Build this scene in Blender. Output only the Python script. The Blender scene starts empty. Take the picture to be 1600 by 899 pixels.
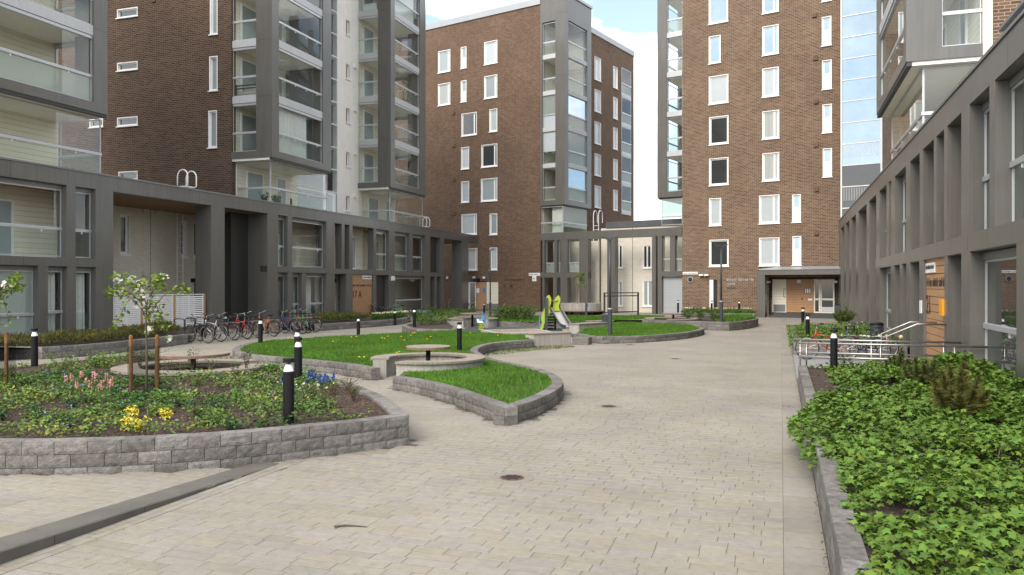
import bpy, math, random
import numpy as np
from mathutils import Vector, Matrix, noise as mnoise

random.seed(7); RNG = np.random.default_rng(11)
SC = bpy.context.scene
COL = SC.collection
R_ = math.radians

# ------------------------------------------------------------------ camera
F, CX, HY, CAMH = 1244.4, 800.0, 447.0, 2.155       # 28 mm lens on a 1600 px wide frame, horizon row, eye height
YAW = R_(18.66)                                      # the courtyard axis (+Y) vanishes right of the picture centre
cam_d = bpy.data.cameras.new('camera'); cam = bpy.data.objects.new('camera', cam_d); COL.objects.link(cam)
cam_d.sensor_width = 36.0; cam_d.lens = 28.0; cam_d.shift_y = -2.5/1600.0
cam_d.clip_start = 0.1; cam_d.clip_end = 3000
cam.location = (0, 0, CAMH); cam.rotation_euler = (R_(90), 0, YAW)
SC.camera = cam

# ------------------------------------------------------------------ light
SUN_EL, SUN_AZ = R_(42), R_(194)                     # azimuth clockwise from +Y: behind and left of the camera
SKY_STRENGTH, CLOUD = 0.10, 9.6
w = bpy.data.worlds.new('World'); SC.world = w; w.use_nodes = True
nt = w.node_tree; nt.nodes.clear()
def N(t, **k):
    n = nt.nodes.new(t)
    for a, b in k.items(): setattr(n, a, b)
    return n
out = N('ShaderNodeOutputWorld'); bg = N('ShaderNodeBackground'); bg.inputs[1].default_value = SKY_STRENGTH
sky = N('ShaderNodeTexSky', sky_type='NISHITA'); sky.sun_disc = False
sky.sun_elevation = SUN_EL; sky.sun_rotation = SUN_AZ; sky.air_density = 1.0; sky.dust_density = 1.5; sky.ozone_density = 1.2
tc = N('ShaderNodeTexCoord'); sep = N('ShaderNodeSeparateXYZ'); nt.links.new(tc.outputs['Generated'], sep.inputs[0])
zz = N('ShaderNodeMath', operation='MAXIMUM'); nt.links.new(sep.outputs[2], zz.inputs[0]); zz.inputs[1].default_value = 0.0
za = N('ShaderNodeMath', operation='ADD'); nt.links.new(zz.outputs[0], za.inputs[0]); za.inputs[1].default_value = 0.22
dv = N('ShaderNodeVectorMath', operation='SCALE'); nt.links.new(tc.outputs['Generated'], dv.inputs[0])
iv = N('ShaderNodeMath', operation='DIVIDE'); iv.inputs[0].default_value = 1.0; nt.links.new(za.outputs[0], iv.inputs[1])
nt.links.new(iv.outputs[0], dv.inputs['Scale'])
mp = N('ShaderNodeMapping'); nt.links.new(dv.outputs[0], mp.inputs[0]); mp.inputs[1].default_value = (3.1, 1.7, 0.4); mp.inputs[3].default_value = (1.0, 1.0, 0.35)
n1 = N('ShaderNodeTexNoise'); n1.inputs['Scale'].default_value = 1.55; n1.inputs['Detail'].default_value = 9; n1.inputs['Roughness'].default_value = 0.52
n2 = N('ShaderNodeTexNoise'); n2.inputs['Scale'].default_value = 3.3; n2.inputs['Detail'].default_value = 6
for n in (n1, n2): nt.links.new(mp.outputs[0], n.inputs['Vector'])
cr = N('ShaderNodeValToRGB'); cr.color_ramp.elements[0].position = 0.45; cr.color_ramp.elements[1].position = 0.535
nt.links.new(n1.outputs[0], cr.inputs[0])
cc = N('ShaderNodeValToRGB'); cc.color_ramp.elements[0].position = 0.3; cc.color_ramp.elements[1].position = 0.62
cc.color_ramp.elements[0].color = (0.72*CLOUD, 0.76*CLOUD, 0.80*CLOUD, 1); cc.color_ramp.elements[1].color = (1.06*CLOUD, 1.06*CLOUD, 1.06*CLOUD, 1)
nt.links.new(n2.outputs[0], cc.inputs[0])
veil = N('ShaderNodeMix', data_type='RGBA'); veil.inputs[0].default_value = 0.12; veil.inputs[7].default_value = (9.0, 9.3, 9.6, 1)
nt.links.new(sky.outputs[0], veil.inputs[6])
mx = N('ShaderNodeMix', data_type='RGBA')
nt.links.new(cr.outputs[0], mx.inputs[0]); nt.links.new(veil.outputs[2], mx.inputs[6]); nt.links.new(cc.outputs[0], mx.inputs[7])
nt.links.new(mx.outputs[2], bg.inputs[0]); nt.links.new(bg.outputs[0], out.inputs[0])

sun_d = bpy.data.lights.new('sun', 'SUN'); sun_d.energy = 1.25; sun_d.angle = R_(34); sun_d.color = (1.0, 0.94, 0.86)
sun = bpy.data.objects.new('sun', sun_d); COL.objects.link(sun); sun.location = (-30, -30, 60)
sdir = Vector((math.sin(SUN_AZ)*math.cos(SUN_EL), math.cos(SUN_AZ)*math.cos(SUN_EL), math.sin(SUN_EL)))
sun.rotation_euler = (-sdir).to_track_quat('-Z', 'Y').to_euler()

vs = SC.view_settings; vs.view_transform = 'Standard'; vs.look = 'None'; vs.exposure = 1.42; vs.gamma = 1.0; vs.use_curve_mapping = False
cy = SC.cycles; cy.max_bounces = 8; cy.diffuse_bounces = 4; cy.glossy_bounces = 3; cy.transmission_bounces = 4; cy.transparent_max_bounces = 14
cy.caustics_reflective = False; cy.caustics_refractive = False; cy.use_denoising = True; cy.sample_clamp_indirect = 6

# ------------------------------------------------------------------ pixels to places
RT = Vector((math.cos(YAW), math.sin(YAW), 0)); FW = Vector((-math.sin(YAW), math.cos(YAW), 0)); CAM = Vector((0, 0, CAMH))
def ray(px, py): return FW + RT*((px-CX)/F) + Vector((0, 0, 1))*((HY-py)/F)
def G(px, py, z=0.0):
    r = ray(px, py); t = (z-CAMH)/r.z
    p = CAM + r*t; return Vector((p.x, p.y, z))
def on_plane(px, py, p0, n):
    r = ray(px, py); t = (Vector(p0)-CAM).dot(n)/r.dot(n); return CAM + r*t

# ------------------------------------------------------------------ objects
def tag(o, label=None, cat=None, group=None, kind=None):
    if label: o['label'] = label
    if cat: o['category'] = cat
    if group: o['group'] = group
    if kind: o['kind'] = kind
    return o
def empty(name, loc=(0, 0, 0), rz=0.0, label=None, cat=None, group=None, parent=None):
    o = bpy.data.objects.new(name, None); COL.objects.link(o); o.location = loc; o.rotation_euler = (0, 0, rz); o.empty_display_size = 0.2
    if parent: o.parent = parent
    return tag(o, label, cat, group)
def copy_tree(o, loc=None, rz=None, parent=None, label=None, group=None):
    c = o.copy(); COL.objects.link(c); c.parent = parent
    if loc is not None: c.location = loc
    if rz is not None: c.rotation_euler = (0, 0, rz)
    if label: c['label'] = label
    if group: c['group'] = group
    for ch in list(o.children): copy_tree(ch, parent=c)
    return c

class MB:
    def __init__(s): s.v = []; s.f = []
    def add(s, vs_, fs_):
        b = len(s.v); s.v += [tuple(p) for p in vs_]; s.f += [tuple(i+b for i in f) for f in fs_]; return s
    def box(s, x0, x1, y0, y1, z0, z1):
        if x1 < x0: x0, x1 = x1, x0
        if y1 < y0: y0, y1 = y1, y0
        if z1 < z0: z0, z1 = z1, z0
        return s.add([(x0,y0,z0),(x1,y0,z0),(x1,y1,z0),(x0,y1,z0),(x0,y0,z1),(x1,y0,z1),(x1,y1,z1),(x0,y1,z1)],
                     [(0,3,2,1),(4,5,6,7),(0,1,5,4),(1,2,6,5),(2,3,7,6),(3,0,4,7)])
    def mbox(s, M, sx, sy, sz):
        pts = [M @ Vector((a*sx/2, b*sy/2, c*sz/2)) for c in (-1,1) for a, b in ((-1,-1),(1,-1),(1,1),(-1,1))]
        return s.add(pts, [(0,3,2,1),(4,5,6,7),(0,1,5,4),(1,2,6,5),(2,3,7,6),(3,0,4,7)])
    def cbox(s, x0, x1, y0, y1, z0, z1, c=0.01):
        # box with its top edges chamfered
        x0, x1 = min(x0,x1), max(x0,x1); y0, y1 = min(y0,y1), max(y0,y1)
        v = [(x0,y0,z0),(x1,y0,z0),(x1,y1,z0),(x0,y1,z0),(x0,y0,z1-c),(x1,y0,z1-c),(x1,y1,z1-c),(x0,y1,z1-c),
             (x0+c,y0+c,z1),(x1-c,y0+c,z1),(x1-c,y1-c,z1),(x0+c,y1-c,z1)]
        f = [(0,3,2,1),(0,1,5,4),(1,2,6,5),(2,3,7,6),(3,0,4,7),(4,5,9,8),(5,6,10,9),(6,7,11,10),(7,4,8,11),(8,9,10,11)]
        return s.add(v, f)
    def prism(s, pts, z0, z1):
        n = len(pts); v = [(p[0],p[1],z0) for p in pts] + [(p[0],p[1],z1) for p in pts]
        f = [tuple(range(n-1,-1,-1)), tuple(range(n,2*n))] + [(i,(i+1)%n,n+(i+1)%n,n+i) for i in range(n)]
        return s.add(v, f)
    def vprism(s, pts, y0, y1):
        # outline in x,z extruded along y
        n = len(pts); v = [(p[0],y0,p[1]) for p in pts] + [(p[0],y1,p[1]) for p in pts]
        f = [tuple(range(n)), tuple(range(2*n-1,n-1,-1))] + [(i,n+i,n+(i+1)%n,(i+1)%n) for i in range(n)]
        return s.add(v, f)
    def tube(s, pts, r, n=6, closed=False):
        pts = [Vector(p) for p in pts]; m = len(pts); rr = r if hasattr(r, '__len__') else [r]*m; vs_ = []
        up = Vector((0.0123, 0.0345, 1)).normalized(); last = None
        for i, p in enumerate(pts):
            a = pts[(i-1) % m] if (i > 0 or closed) else p; b = pts[(i+1) % m] if (i < m-1 or closed) else p
            t = (b-a)
            if t.length < 1e-9: t = Vector((0,0,1))
            t.normalize()
            ref = last if last is not None else (up if abs(t.z) < 0.95 else Vector((1,0,0)))
            x = ref - t*ref.dot(t)
            if x.length < 1e-6: x = t.orthogonal()
            x.normalize(); y = t.cross(x); last = x
            for k in range(n):
                an = 2*math.pi*k/n; vs_.append(p + (x*math.cos(an) + y*math.sin(an))*rr[i])
        fs_ = []
        for i in range(m if closed else m-1):
            j = (i+1) % m
            for k in range(n): fs_.append((i*n+k, i*n+(k+1)%n, j*n+(k+1)%n, j*n+k))
        if not closed: fs_ += [tuple(range(n-1,-1,-1)), tuple((m-1)*n+k for k in range(n))]
        return s.add(vs_, fs_)
    def lathe(s, prof, n=16, c=(0,0,0)):
        vs_ = []; fs_ = []
        for r, z in prof:
            for k in range(n):
                an = 2*math.pi*k/n; vs_.append((c[0]+r*math.cos(an), c[1]+r*math.sin(an), c[2]+z))
        for i in range(len(prof)-1):
            for k in range(n): fs_.append((i*n+k, i*n+(k+1)%n, (i+1)*n+(k+1)%n, (i+1)*n+k))
        fs_ += [tuple(range(n-1,-1,-1)), tuple((len(prof)-1)*n+k for k in range(n))]
        return s.add(vs_, fs_)
    def mesh(s, mat=None, smooth=False, uv=True):
        me = bpy.data.meshes.new('m'); me.from_pydata(s.v, [], s.f); me.update()
        if mat is not None: me.materials.append(mat)
        if uv and len(s.f) < 4000:
            L = me.uv_layers.new(name='UVMap').data
            for p in me.polygons:
                n = p.normal
                if abs(n.z) > 0.7: fn = lambda c: (c.x, c.y)
                else:
                    tx, ty = -n.y, n.x; l = math.hypot(tx, ty) or 1; tx /= l; ty /= l
                    fn = lambda c: (c.x*tx + c.y*ty, c.z)
                for li in p.loop_indices: L[li].uv = fn(me.vertices[me.loops[li].vertex_index].co)
        if smooth:
            for p in me.polygons: p.use_smooth = True
        return me
    def build(s, name, mat, parent=None, smooth=False, label=None, cat=None, group=None, kind=None, loc=None, rz=None, uv=True):
        me = s.mesh(mat, smooth, uv); me.name = name
        return put(name, me, parent, label, cat, group, kind, loc, rz)
def put(name, me, parent=None, label=None, cat=None, group=None, kind=None, loc=None, rz=None):
    o = bpy.data.objects.new(name, me); COL.objects.link(o)
    if parent: o.parent = parent
    if loc is not None: o.location = loc
    if rz is not None: o.rotation_euler = (0, 0, rz)
    return tag(o, label, cat, group, kind)
def bx(name, mat, parent, *a, **k): return MB().box(*a).build(name, mat, parent, **k)

def scatter(name, tv, tf, pos, mats3, mat, cols=None, parent=None, **k):
    """one mesh of many small copies of a template: pos (n,3), mats3 (n,3,3), cols (n,3)"""
    tv = np.asarray(tv, float); n = len(pos); m = len(tv)
    V = np.einsum('nij,mj->nmi', np.asarray(mats3), tv) + np.asarray(pos)[:, None, :]
    ls = [len(f) for f in tf]; flat = np.concatenate([np.asarray(f) for f in tf]); nl = len(flat)
    me = bpy.data.meshes.new(name)
    me.vertices.add(n*m); me.vertices.foreach_set('co', V.reshape(-1).astype(np.float32))
    me.loops.add(n*nl); me.loops.foreach_set('vertex_index', (flat[None, :] + (np.arange(n)*m)[:, None]).reshape(-1).astype(np.int32))
    me.polygons.add(n*len(tf)); st = np.concatenate([[0], np.cumsum(ls)[:-1]])
    me.polygons.foreach_set('loop_start', (st[None, :] + (np.arange(n)*nl)[:, None]).reshape(-1).astype(np.int32))
    me.update(calc_edges=True); me.validate()
    if cols is not None:
        at = me.color_attributes.new('Col', 'FLOAT_COLOR', 'POINT')
        c = np.ones((n, m, 4), np.float32); c[:, :, :3] = np.asarray(cols)[:, None, :]
        at.data.foreach_set('color', c.reshape(-1))
    me.materials.append(mat)
    return put(name, me, parent, **k)
def rot_rand(n, tilt=0.6, smin=0.8, smax=1.2, rng=RNG):
    """random heading, random lean, random size"""
    a = rng.uniform(0, 2*np.pi, n); b = rng.normal(0, tilt, n); c = rng.normal(0, tilt, n); s = rng.uniform(smin, smax, n)
    ca, sa, cb, sb, c2, s2 = np.cos(a), np.sin(a), np.cos(b), np.sin(b), np.cos(c), np.sin(c); z = np.zeros(n); o = np.ones(n)
    Rz = np.stack([np.stack([ca,-sa,z],1), np.stack([sa,ca,z],1), np.stack([z,z,o],1)],1)
    Rx = np.stack([np.stack([o,z,z],1), np.stack([z,cb,-sb],1), np.stack([z,sb,cb],1)],1)
    Ry = np.stack([np.stack([c2,z,s2],1), np.stack([z,o,z],1), np.stack([-s2,z,c2],1)],1)
    return np.einsum('nij,njk,nkl->nil', Rz, Rx, Ry)*s[:, None, None]
def inside(poly, x, y):
    c = False; j = len(poly)-1
    for i in range(len(poly)):
        xi, yi = poly[i][0], poly[i][1]; xj, yj = poly[j][0], poly[j][1]
        if (yi > y) != (yj > y) and x < (xj-xi)*(y-yi)/(yj-yi)+xi: c = not c
        j = i
    return c
def inside_np(poly, X, Y):
    c = np.zeros(len(X), bool); j = len(poly)-1
    for i in range(len(poly)):
        xi, yi = poly[i][0], poly[i][1]; xj, yj = poly[j][0], poly[j][1]
        if yi != yj:
            t = ((yi > Y) != (yj > Y)) & (X < (xj-xi)*(Y-yi)/(yj-yi)+xi); c ^= t
        j = i
    return c
def fill_pts(poly, n, rng=RNG, margin=0.0):
    xs = [p[0] for p in poly]; ys = [p[1] for p in poly]; out_ = np.zeros((0, 2))
    A = (max(xs)-min(xs))*(max(ys)-min(ys))
    while len(out_) < n:
        X = rng.uniform(min(xs), max(xs), n*2); Y = rng.uniform(min(ys), max(ys), n*2)
        k = inside_np(poly, X, Y); out_ = np.concatenate([out_, np.stack([X[k], Y[k]], 1)])
    return out_[:n]
def area(poly): return abs(sum(poly[i-1][0]*poly[i][1]-poly[i][0]*poly[i-1][1] for i in range(len(poly))))/2
def spline(pts, step=0.15):
    """Catmull-Rom through points, resampled at an even step"""
    P = [Vector((p[0], p[1])) for p in pts]; P = [P[0]*2-P[1]] + P + [P[-1]*2-P[-2]]; fine = []
    for i in range(1, len(P)-2):
        for k in range(16):
            t = k/16; a, b, c, d = P[i-1], P[i], P[i+1], P[i+2]
            fine.append(0.5*((2*b)+(-a+c)*t+(2*a-5*b+4*c-d)*t*t+(-a+3*b-3*c+d)*t**3))
    fine.append(P[-2]); return resample(fine, step)
def resample(fine, step):
    out_ = [fine[0]]; acc = 0.0; prev = fine[0]
    L = sum((fine[i+1]-fine[i]).length for i in range(len(fine)-1)); n = max(1, round(L/step)); st = L/n; want = st
    for i in range(len(fine)-1):
        a, b = fine[i], fine[i+1]; l = (b-a).length
        while acc+l >= want-1e-9 and len(out_) < n:
            out_.append(a+(b-a)*((want-acc)/max(l, 1e-9))); want += st
        acc += l
    out_.append(fine[-1]); return out_
# ------------------------------------------------------------------ materials
MATS = {}
def newmat(name):
    m = bpy.data.materials.new(name); m.use_nodes = True; t = m.node_tree; b = t.nodes['Principled BSDF']; MATS[name] = m
    return m, t, b
def nd(t, typ, **k):
    n = t.nodes.new(typ)
    for a, b in k.items(): setattr(n, a, b)
    return n
def c4(c): return (c[0], c[1], c[2], 1)
def pm(name, col, rough=0.6, metal=0.0, var=0.12, vs_=2.0, bump=0.0, bs=60.0, coat=0.0, spec=0.5, attr=False, detail=5.0, trans=0.0, streak=0.0):
    """plain surface: base colour with uneven tone, fine relief; attr = colour per piece from the mesh"""
    m, t, b = newmat(name); L = t.links.new
    b.inputs['Roughness'].default_value = rough; b.inputs['Metallic'].default_value = metal
    b.inputs['Coat Weight'].default_value = coat; b.inputs['Coat Roughness'].default_value = 0.08; b.inputs['Specular IOR Level'].default_value = spec
    geo = nd(t, 'ShaderNodeNewGeometry')
    src = None
    if attr:
        at = nd(t, 'ShaderNodeVertexColor', layer_name='Col'); src = at.outputs[0]
    no = nd(t, 'ShaderNodeTexNoise'); no.inputs['Scale'].default_value = vs_; no.inputs['Detail'].default_value = detail; no.inputs['Roughness'].default_value = 0.6
    L(geo.outputs['Position'], no.inputs['Vector'])
    mr = nd(t, 'ShaderNodeMapRange'); mr.inputs[1].default_value = 0.25; mr.inputs[2].default_value = 0.75
    mr.inputs[3].default_value = 1-var; mr.inputs[4].default_value = 1+var; L(no.outputs[0], mr.inputs[0])
    fac = mr.outputs[0]
    if streak:
        mp_ = nd(t, 'ShaderNodeMapping'); mp_.inputs[3].default_value = (7, 7, 0.35); L(geo.outputs['Position'], mp_.inputs[0])
        n3 = nd(t, 'ShaderNodeTexNoise'); n3.inputs['Scale'].default_value = 1.6; n3.inputs['Detail'].default_value = 4; L(mp_.outputs[0], n3.inputs['Vector'])
        m3 = nd(t, 'ShaderNodeMapRange'); m3.inputs[1].default_value = 0.3; m3.inputs[2].default_value = 0.7; m3.inputs[3].default_value = 1-streak; m3.inputs[4].default_value = 1+streak*0.6
        L(n3.outputs[0], m3.inputs[0]); mm = nd(t, 'ShaderNodeMath', operation='MULTIPLY'); L(fac, mm.inputs[0]); L(m3.outputs[0], mm.inputs[1]); fac = mm.outputs[0]
    vm = nd(t, 'ShaderNodeVectorMath', operation='SCALE'); L(fac, vm.inputs['Scale'])
    if src: L(src, vm.inputs[0])
    else: vm.inputs[0].default_value = col
    L(vm.outputs[0], b.inputs['Base Color'])
    if bump:
        nb = nd(t, 'ShaderNodeTexNoise'); nb.inputs['Scale'].default_value = bs; nb.inputs['Detail'].default_value = 6; L(geo.outputs['Position'], nb.inputs['Vector'])
        bu = nd(t, 'ShaderNodeBump'); bu.inputs['Strength'].default_value = min(1.0, bump); bu.inputs['Distance'].default_value = 0.02*max(1, bump); L(nb.outputs[0], bu.inputs['Height']); L(bu.outputs[0], b.inputs['Normal'])
    if trans:
        tr = nd(t, 'ShaderNodeBsdfTranslucent'); L(vm.outputs[0], tr.inputs[0]); mxs = nd(t, 'ShaderNodeMixShader'); mxs.inputs[0].default_value = trans
        o = t.nodes['Material Output']; L(b.outputs[0], mxs.inputs[1]); L(tr.outputs[0], mxs.inputs[2]); L(mxs.outputs[0], o.inputs[0])
    return m
def brick(name, c1, c2, mortar, bw=0.30, bh=0.10, gap=0.012, var=0.25, third=None, rough=0.85):
    m, t, b = newmat(name); L = t.links.new
    uv = nd(t, 'ShaderNodeUVMap'); br = nd(t, 'ShaderNodeTexBrick'); L(uv.outputs[0], br.inputs[0])
    br.offset = 0.5; br.inputs['Color1'].default_value = c4(c1); br.inputs['Color2'].default_value = c4(c2); br.inputs['Mortar'].default_value = c4(mortar)
    br.inputs['Scale'].default_value = 1.0; br.inputs['Mortar Size'].default_value = gap; br.inputs['Mortar Smooth'].default_value = 0.15; br.inputs['Bias'].default_value = -0.1
    br.inputs['Brick Width'].default_value = bw; br.inputs['Row Height'].default_value = bh
    no = nd(t, 'ShaderNodeTexNoise'); no.inputs['Scale'].default_value = 0.33; no.inputs['Detail'].default_value = 7; no.inputs['Roughness'].default_value = 0.65; L(uv.outputs[0], no.inputs['Vector'])
    mr = nd(t, 'ShaderNodeMapRange'); mr.inputs[1].default_value = 0.3; mr.inputs[2].default_value = 0.7; mr.inputs[3].default_value = 1-var*0.5; mr.inputs[4].default_value = 1+var*0.5; L(no.outputs[0], mr.inputs[0])
    vm = nd(t, 'ShaderNodeVectorMath', operation='SCALE'); L(br.outputs[0], vm.inputs[0]); L(mr.outputs[0], vm.inputs['Scale'])
    L(vm.outputs[0], b.inputs['Base Color']); b.inputs['Roughness'].default_value = rough; b.inputs['Specular IOR Level'].default_value = 0.25
    bu = nd(t, 'ShaderNodeBump', invert=True); bu.inputs['Strength'].default_value = 0.6; bu.inputs['Distance'].default_value = 0.012; L(br.outputs[1], bu.inputs['Height']); L(bu.outputs[0], b.inputs['Normal'])
    return m
def glass(name, tint=(0.95, 0.975, 0.965), refl=1.0, rough=0.0, haze=0.0, hazecol=(0.7, 0.78, 0.74)):
    """a thin pane: clear with mirror reflections that grow at grazing angles"""
    m, t, b = newmat(name); L = t.links.new; o = t.nodes['Material Output']; t.nodes.remove(b)
    tr = nd(t, 'ShaderNodeBsdfTransparent'); tr.inputs[0].default_value = c4(tint)
    gl = nd(t, 'ShaderNodeBsdfGlossy'); gl.inputs['Roughness'].default_value = rough; gl.inputs[0].default_value = (0.95, 0.98, 1, 1)
    fr = nd(t, 'ShaderNodeLayerWeight'); fr.inputs[0].default_value = 0.5; pw = nd(t, 'ShaderNodeMath', operation='POWER'); L(fr.outputs['Facing'], pw.inputs[0]); pw.inputs[1].default_value = 4.5
    mm = nd(t, 'ShaderNodeMath', operation='MULTIPLY_ADD', use_clamp=True); L(pw.outputs[0], mm.inputs[0]); mm.inputs[1].default_value = 0.9*refl; mm.inputs[2].default_value = 0.05*refl
    body = tr.outputs[0]
    if haze:
        df = nd(t, 'ShaderNodeBsdfDiffuse'); df.inputs[0].default_value = c4(hazecol); h = nd(t, 'ShaderNodeMixShader'); h.inputs[0].default_value = haze
        L(tr.outputs[0], h.inputs[1]); L(df.outputs[0], h.inputs[2]); body = h.outputs[0]
    mxs = nd(t, 'ShaderNodeMixShader'); L(mm.outputs[0], mxs.inputs[0]); L(body, mxs.inputs[1]); L(gl.outputs[0], mxs.inputs[2]); L(mxs.outputs[0], o.inputs[0])
    return m
def boards(name, col, pitch=0.16, gap=0.10, dark=0.35, var=0.12, vertical=False, rough=0.6, axis_z=True):
    """boarded cladding too fine to pick apart: shallow grooves in relief along v of the metric UV"""
    m, t, b = newmat(name); L = t.links.new
    uv = nd(t, 'ShaderNodeUVMap'); sp = nd(t, 'ShaderNodeSeparateXYZ'); L(uv.outputs[0], sp.inputs[0])
    d = nd(t, 'ShaderNodeMath', operation='DIVIDE'); L(sp.outputs[0 if vertical else 1], d.inputs[0]); d.inputs[1].default_value = pitch
    fr = nd(t, 'ShaderNodeMath', operation='FRACT'); L(d.outputs[0], fr.inputs[0])
    lt = nd(t, 'ShaderNodeMath', operation='LESS_THAN'); L(fr.outputs[0], lt.inputs[0]); lt.inputs[1].default_value = gap
    fl = nd(t, 'ShaderNodeMath', operation='FLOOR'); L(d.outputs[0], fl.inputs[0])
    wn = nd(t, 'ShaderNodeTexWhiteNoise', noise_dimensions='1D'); L(fl.outputs[0], wn.inputs['W'])
    mr = nd(t, 'ShaderNodeMapRange'); mr.inputs[3].default_value = 1-var; mr.inputs[4].default_value = 1+var; L(wn.outputs[0], mr.inputs[0])
    mx_ = nd(t, 'ShaderNodeMix'); L(lt.outputs[0], mx_.inputs[0]); L(mr.outputs[0], mx_.inputs[2]); mx_.inputs[3].default_value = 1-dark
    vm = nd(t, 'ShaderNodeVectorMath', operation='SCALE'); vm.inputs[0].default_value = col; L(mx_.outputs[0], vm.inputs['Scale']); L(vm.outputs[0], b.inputs['Base Color'])
    bu = nd(t, 'ShaderNodeBump', invert=True); bu.inputs['Strength'].default_value = 0.7; bu.inputs['Distance'].default_value = 0.01; L(lt.outputs[0], bu.inputs['Height']); L(bu.outputs[0], b.inputs['Normal'])
    b.inputs['Roughness'].default_value = rough
    return m

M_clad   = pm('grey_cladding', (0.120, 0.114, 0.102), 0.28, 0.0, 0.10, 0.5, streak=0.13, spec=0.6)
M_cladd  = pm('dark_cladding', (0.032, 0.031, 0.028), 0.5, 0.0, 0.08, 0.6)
M_coping = pm('coping_metal', (0.20, 0.20, 0.20), 0.4, 0.3, 0.06, 0.7)
M_copl   = pm('pale_coping', (0.36, 0.37, 0.38), 0.45, 0.3, 0.06, 0.7)
M_alu    = pm('aluminium', (0.52, 0.53, 0.54), 0.38, 0.5, 0.05, 1.0)
M_fascia = pm('slab_fascia', (0.47, 0.47, 0.47), 0.5, 0.1, 0.06, 0.8, streak=0.06)
M_white  = pm('white_paint', (0.84, 0.83, 0.80), 0.5, 0, 0.05, 1.5)
M_cream  = boards('cream_boards', (0.80, 0.74, 0.61), 0.2, 0.07, 0.4, 0.04)
M_render = pm('pale_render', (0.88, 0.84, 0.76), 0.9, 0, 0.05, 0.8, bump=0.15, bs=120, streak=0.05)
M_creamb = brick('cream_brick', (0.68, 0.63, 0.53), (0.74, 0.69, 0.59), (0.56, 0.52, 0.44), 0.30, 0.10, 0.008, 0.08)
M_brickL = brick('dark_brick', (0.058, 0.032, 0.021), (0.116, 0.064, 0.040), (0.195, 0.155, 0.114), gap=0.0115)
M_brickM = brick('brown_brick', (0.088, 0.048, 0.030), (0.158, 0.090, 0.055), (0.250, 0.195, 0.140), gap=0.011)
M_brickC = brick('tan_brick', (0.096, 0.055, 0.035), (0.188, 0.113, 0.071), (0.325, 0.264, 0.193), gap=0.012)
M_soffit = boards('wood_soffit', (0.30, 0.16, 0.065), 0.12, 0.06, 0.5, 0.15)
M_wood   = pm('wood_cladding', (0.42, 0.235, 0.115), 0.55, 0, 0.10, 3.0, streak=0.0)
M_bench  = pm('weathered_wood', (0.25, 0.21, 0.165), 0.75, 0, 0.22, 6.0, bump=0.3, bs=90)
M_benche = pm('wood_edge', (0.17, 0.10, 0.065), 0.7, 0, 0.25, 6.0)
M_stake  = pm('stake_wood', (0.21, 0.095, 0.035), 0.8, 0, 0.25, 8.0, bump=0.3)
M_conc   = pm('board_marked_concrete', (0.36, 0.335, 0.29), 0.85, 0, 0.10, 2.0, bump=0.3, bs=50, streak=0.22)
M_block  = pm('split_block', (0.168, 0.156, 0.142), 0.95, 0, 0.40, 14.0, bump=0.9, bs=60, attr=False, spec=0.2)
M_block2 = pm('split_block_pale', (0.200, 0.186, 0.171), 0.95, 0, 0.40, 14.0, bump=0.9, bs=60, spec=0.2)
M_block3 = pm('split_block_dark', (0.140, 0.129, 0.117), 0.95, 0, 0.40, 14.0, bump=0.9, bs=60, spec=0.2)
M_granite= pm('granite', (0.225, 0.22, 0.215), 0.8, 0, 0.30, 40.0, bump=0.3, bs=90)
M_step   = pm('kerb_stone', (0.098, 0.088, 0.074), 0.75, 0, 0.22, 3.0, bump=0.25, bs=150)
M_stepd  = pm('dark_stone_step', (0.055, 0.055, 0.058), 0.7, 0, 0.15, 5.0)
M_paver  = pm('pavers', (0.4, 0.37, 0.32), 0.85, 0, 0.17, 0.55, bump=0.3, bs=220, attr=True, spec=0.3, detail=9.0, streak=0.10)
M_joint  = pm('joint_sand', (0.085, 0.072, 0.055), 0.95, 0, 0.25, 20.0)
M_soil   = pm('soil', (0.042, 0.027, 0.019), 0.95, 0, 0.35, 14.0, bump=1.0, bs=30)
M_chip   = pm('bark_chips', (0.1, 0.05, 0.03), 0.9, 0, 0.2, 20.0, attr=True)
M_leaf   = pm('leaves', (0.06, 0.12, 0.02), 0.62, 0, 0.25, 2.2, attr=True, trans=0.15, spec=0.22)
M_grass  = pm('grass_blades', (0.06, 0.14, 0.02), 0.6, 0, 0.22, 0.9, attr=True, trans=0.25, spec=0.3)
M_turf   = pm('turf', (0.045, 0.085, 0.014), 0.95, 0, 0.25, 3.0, bump=0.6, bs=60)
M_petal  = pm('petals', (0.7, 0.6, 0.6), 0.6, 0, 0.08, 9.0, attr=True, trans=0.3)
M_bark   = pm('sapling_bark', (0.09, 0.065, 0.045), 0.85, 0, 0.25, 20.0, bump=0.5)
M_black  = pm('black_steel', (0.007, 0.007, 0.008), 0.45, 0, 0.1, 3.0, spec=0.25)
M_dgrey  = pm('charcoal_steel', (0.045, 0.052, 0.060), 0.45, 0.1, 0.08, 2.0)
M_steel  = pm('stainless_steel', (0.36, 0.34, 0.32), 0.34, 0.9, 0.06, 4.0)
M_lens   = pm('lamp_cone', (0.88, 0.88, 0.87), 0.3, 0, 0.03, 3.0)
M_rubber = pm('rubber', (0.016, 0.016, 0.016), 0.7, 0, 0.1, 3.0)
M_mat    = pm('rubber_surface', (0.040, 0.062, 0.050), 0.95, 0, 0.18, 8.0, bump=0.3, bs=120)
M_iron   = pm('cast_iron', (0.14, 0.075, 0.050), 0.7, 0.3, 0.4, 40.0, bump=0.5)
M_lime   = pm('lime_board', (0.36, 0.44, 0.035), 0.45, 0, 0.06, 2.0)
M_blue   = pm('blue_board', (0.03, 0.22, 0.50), 0.45, 0, 0.05, 2.0)
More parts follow.
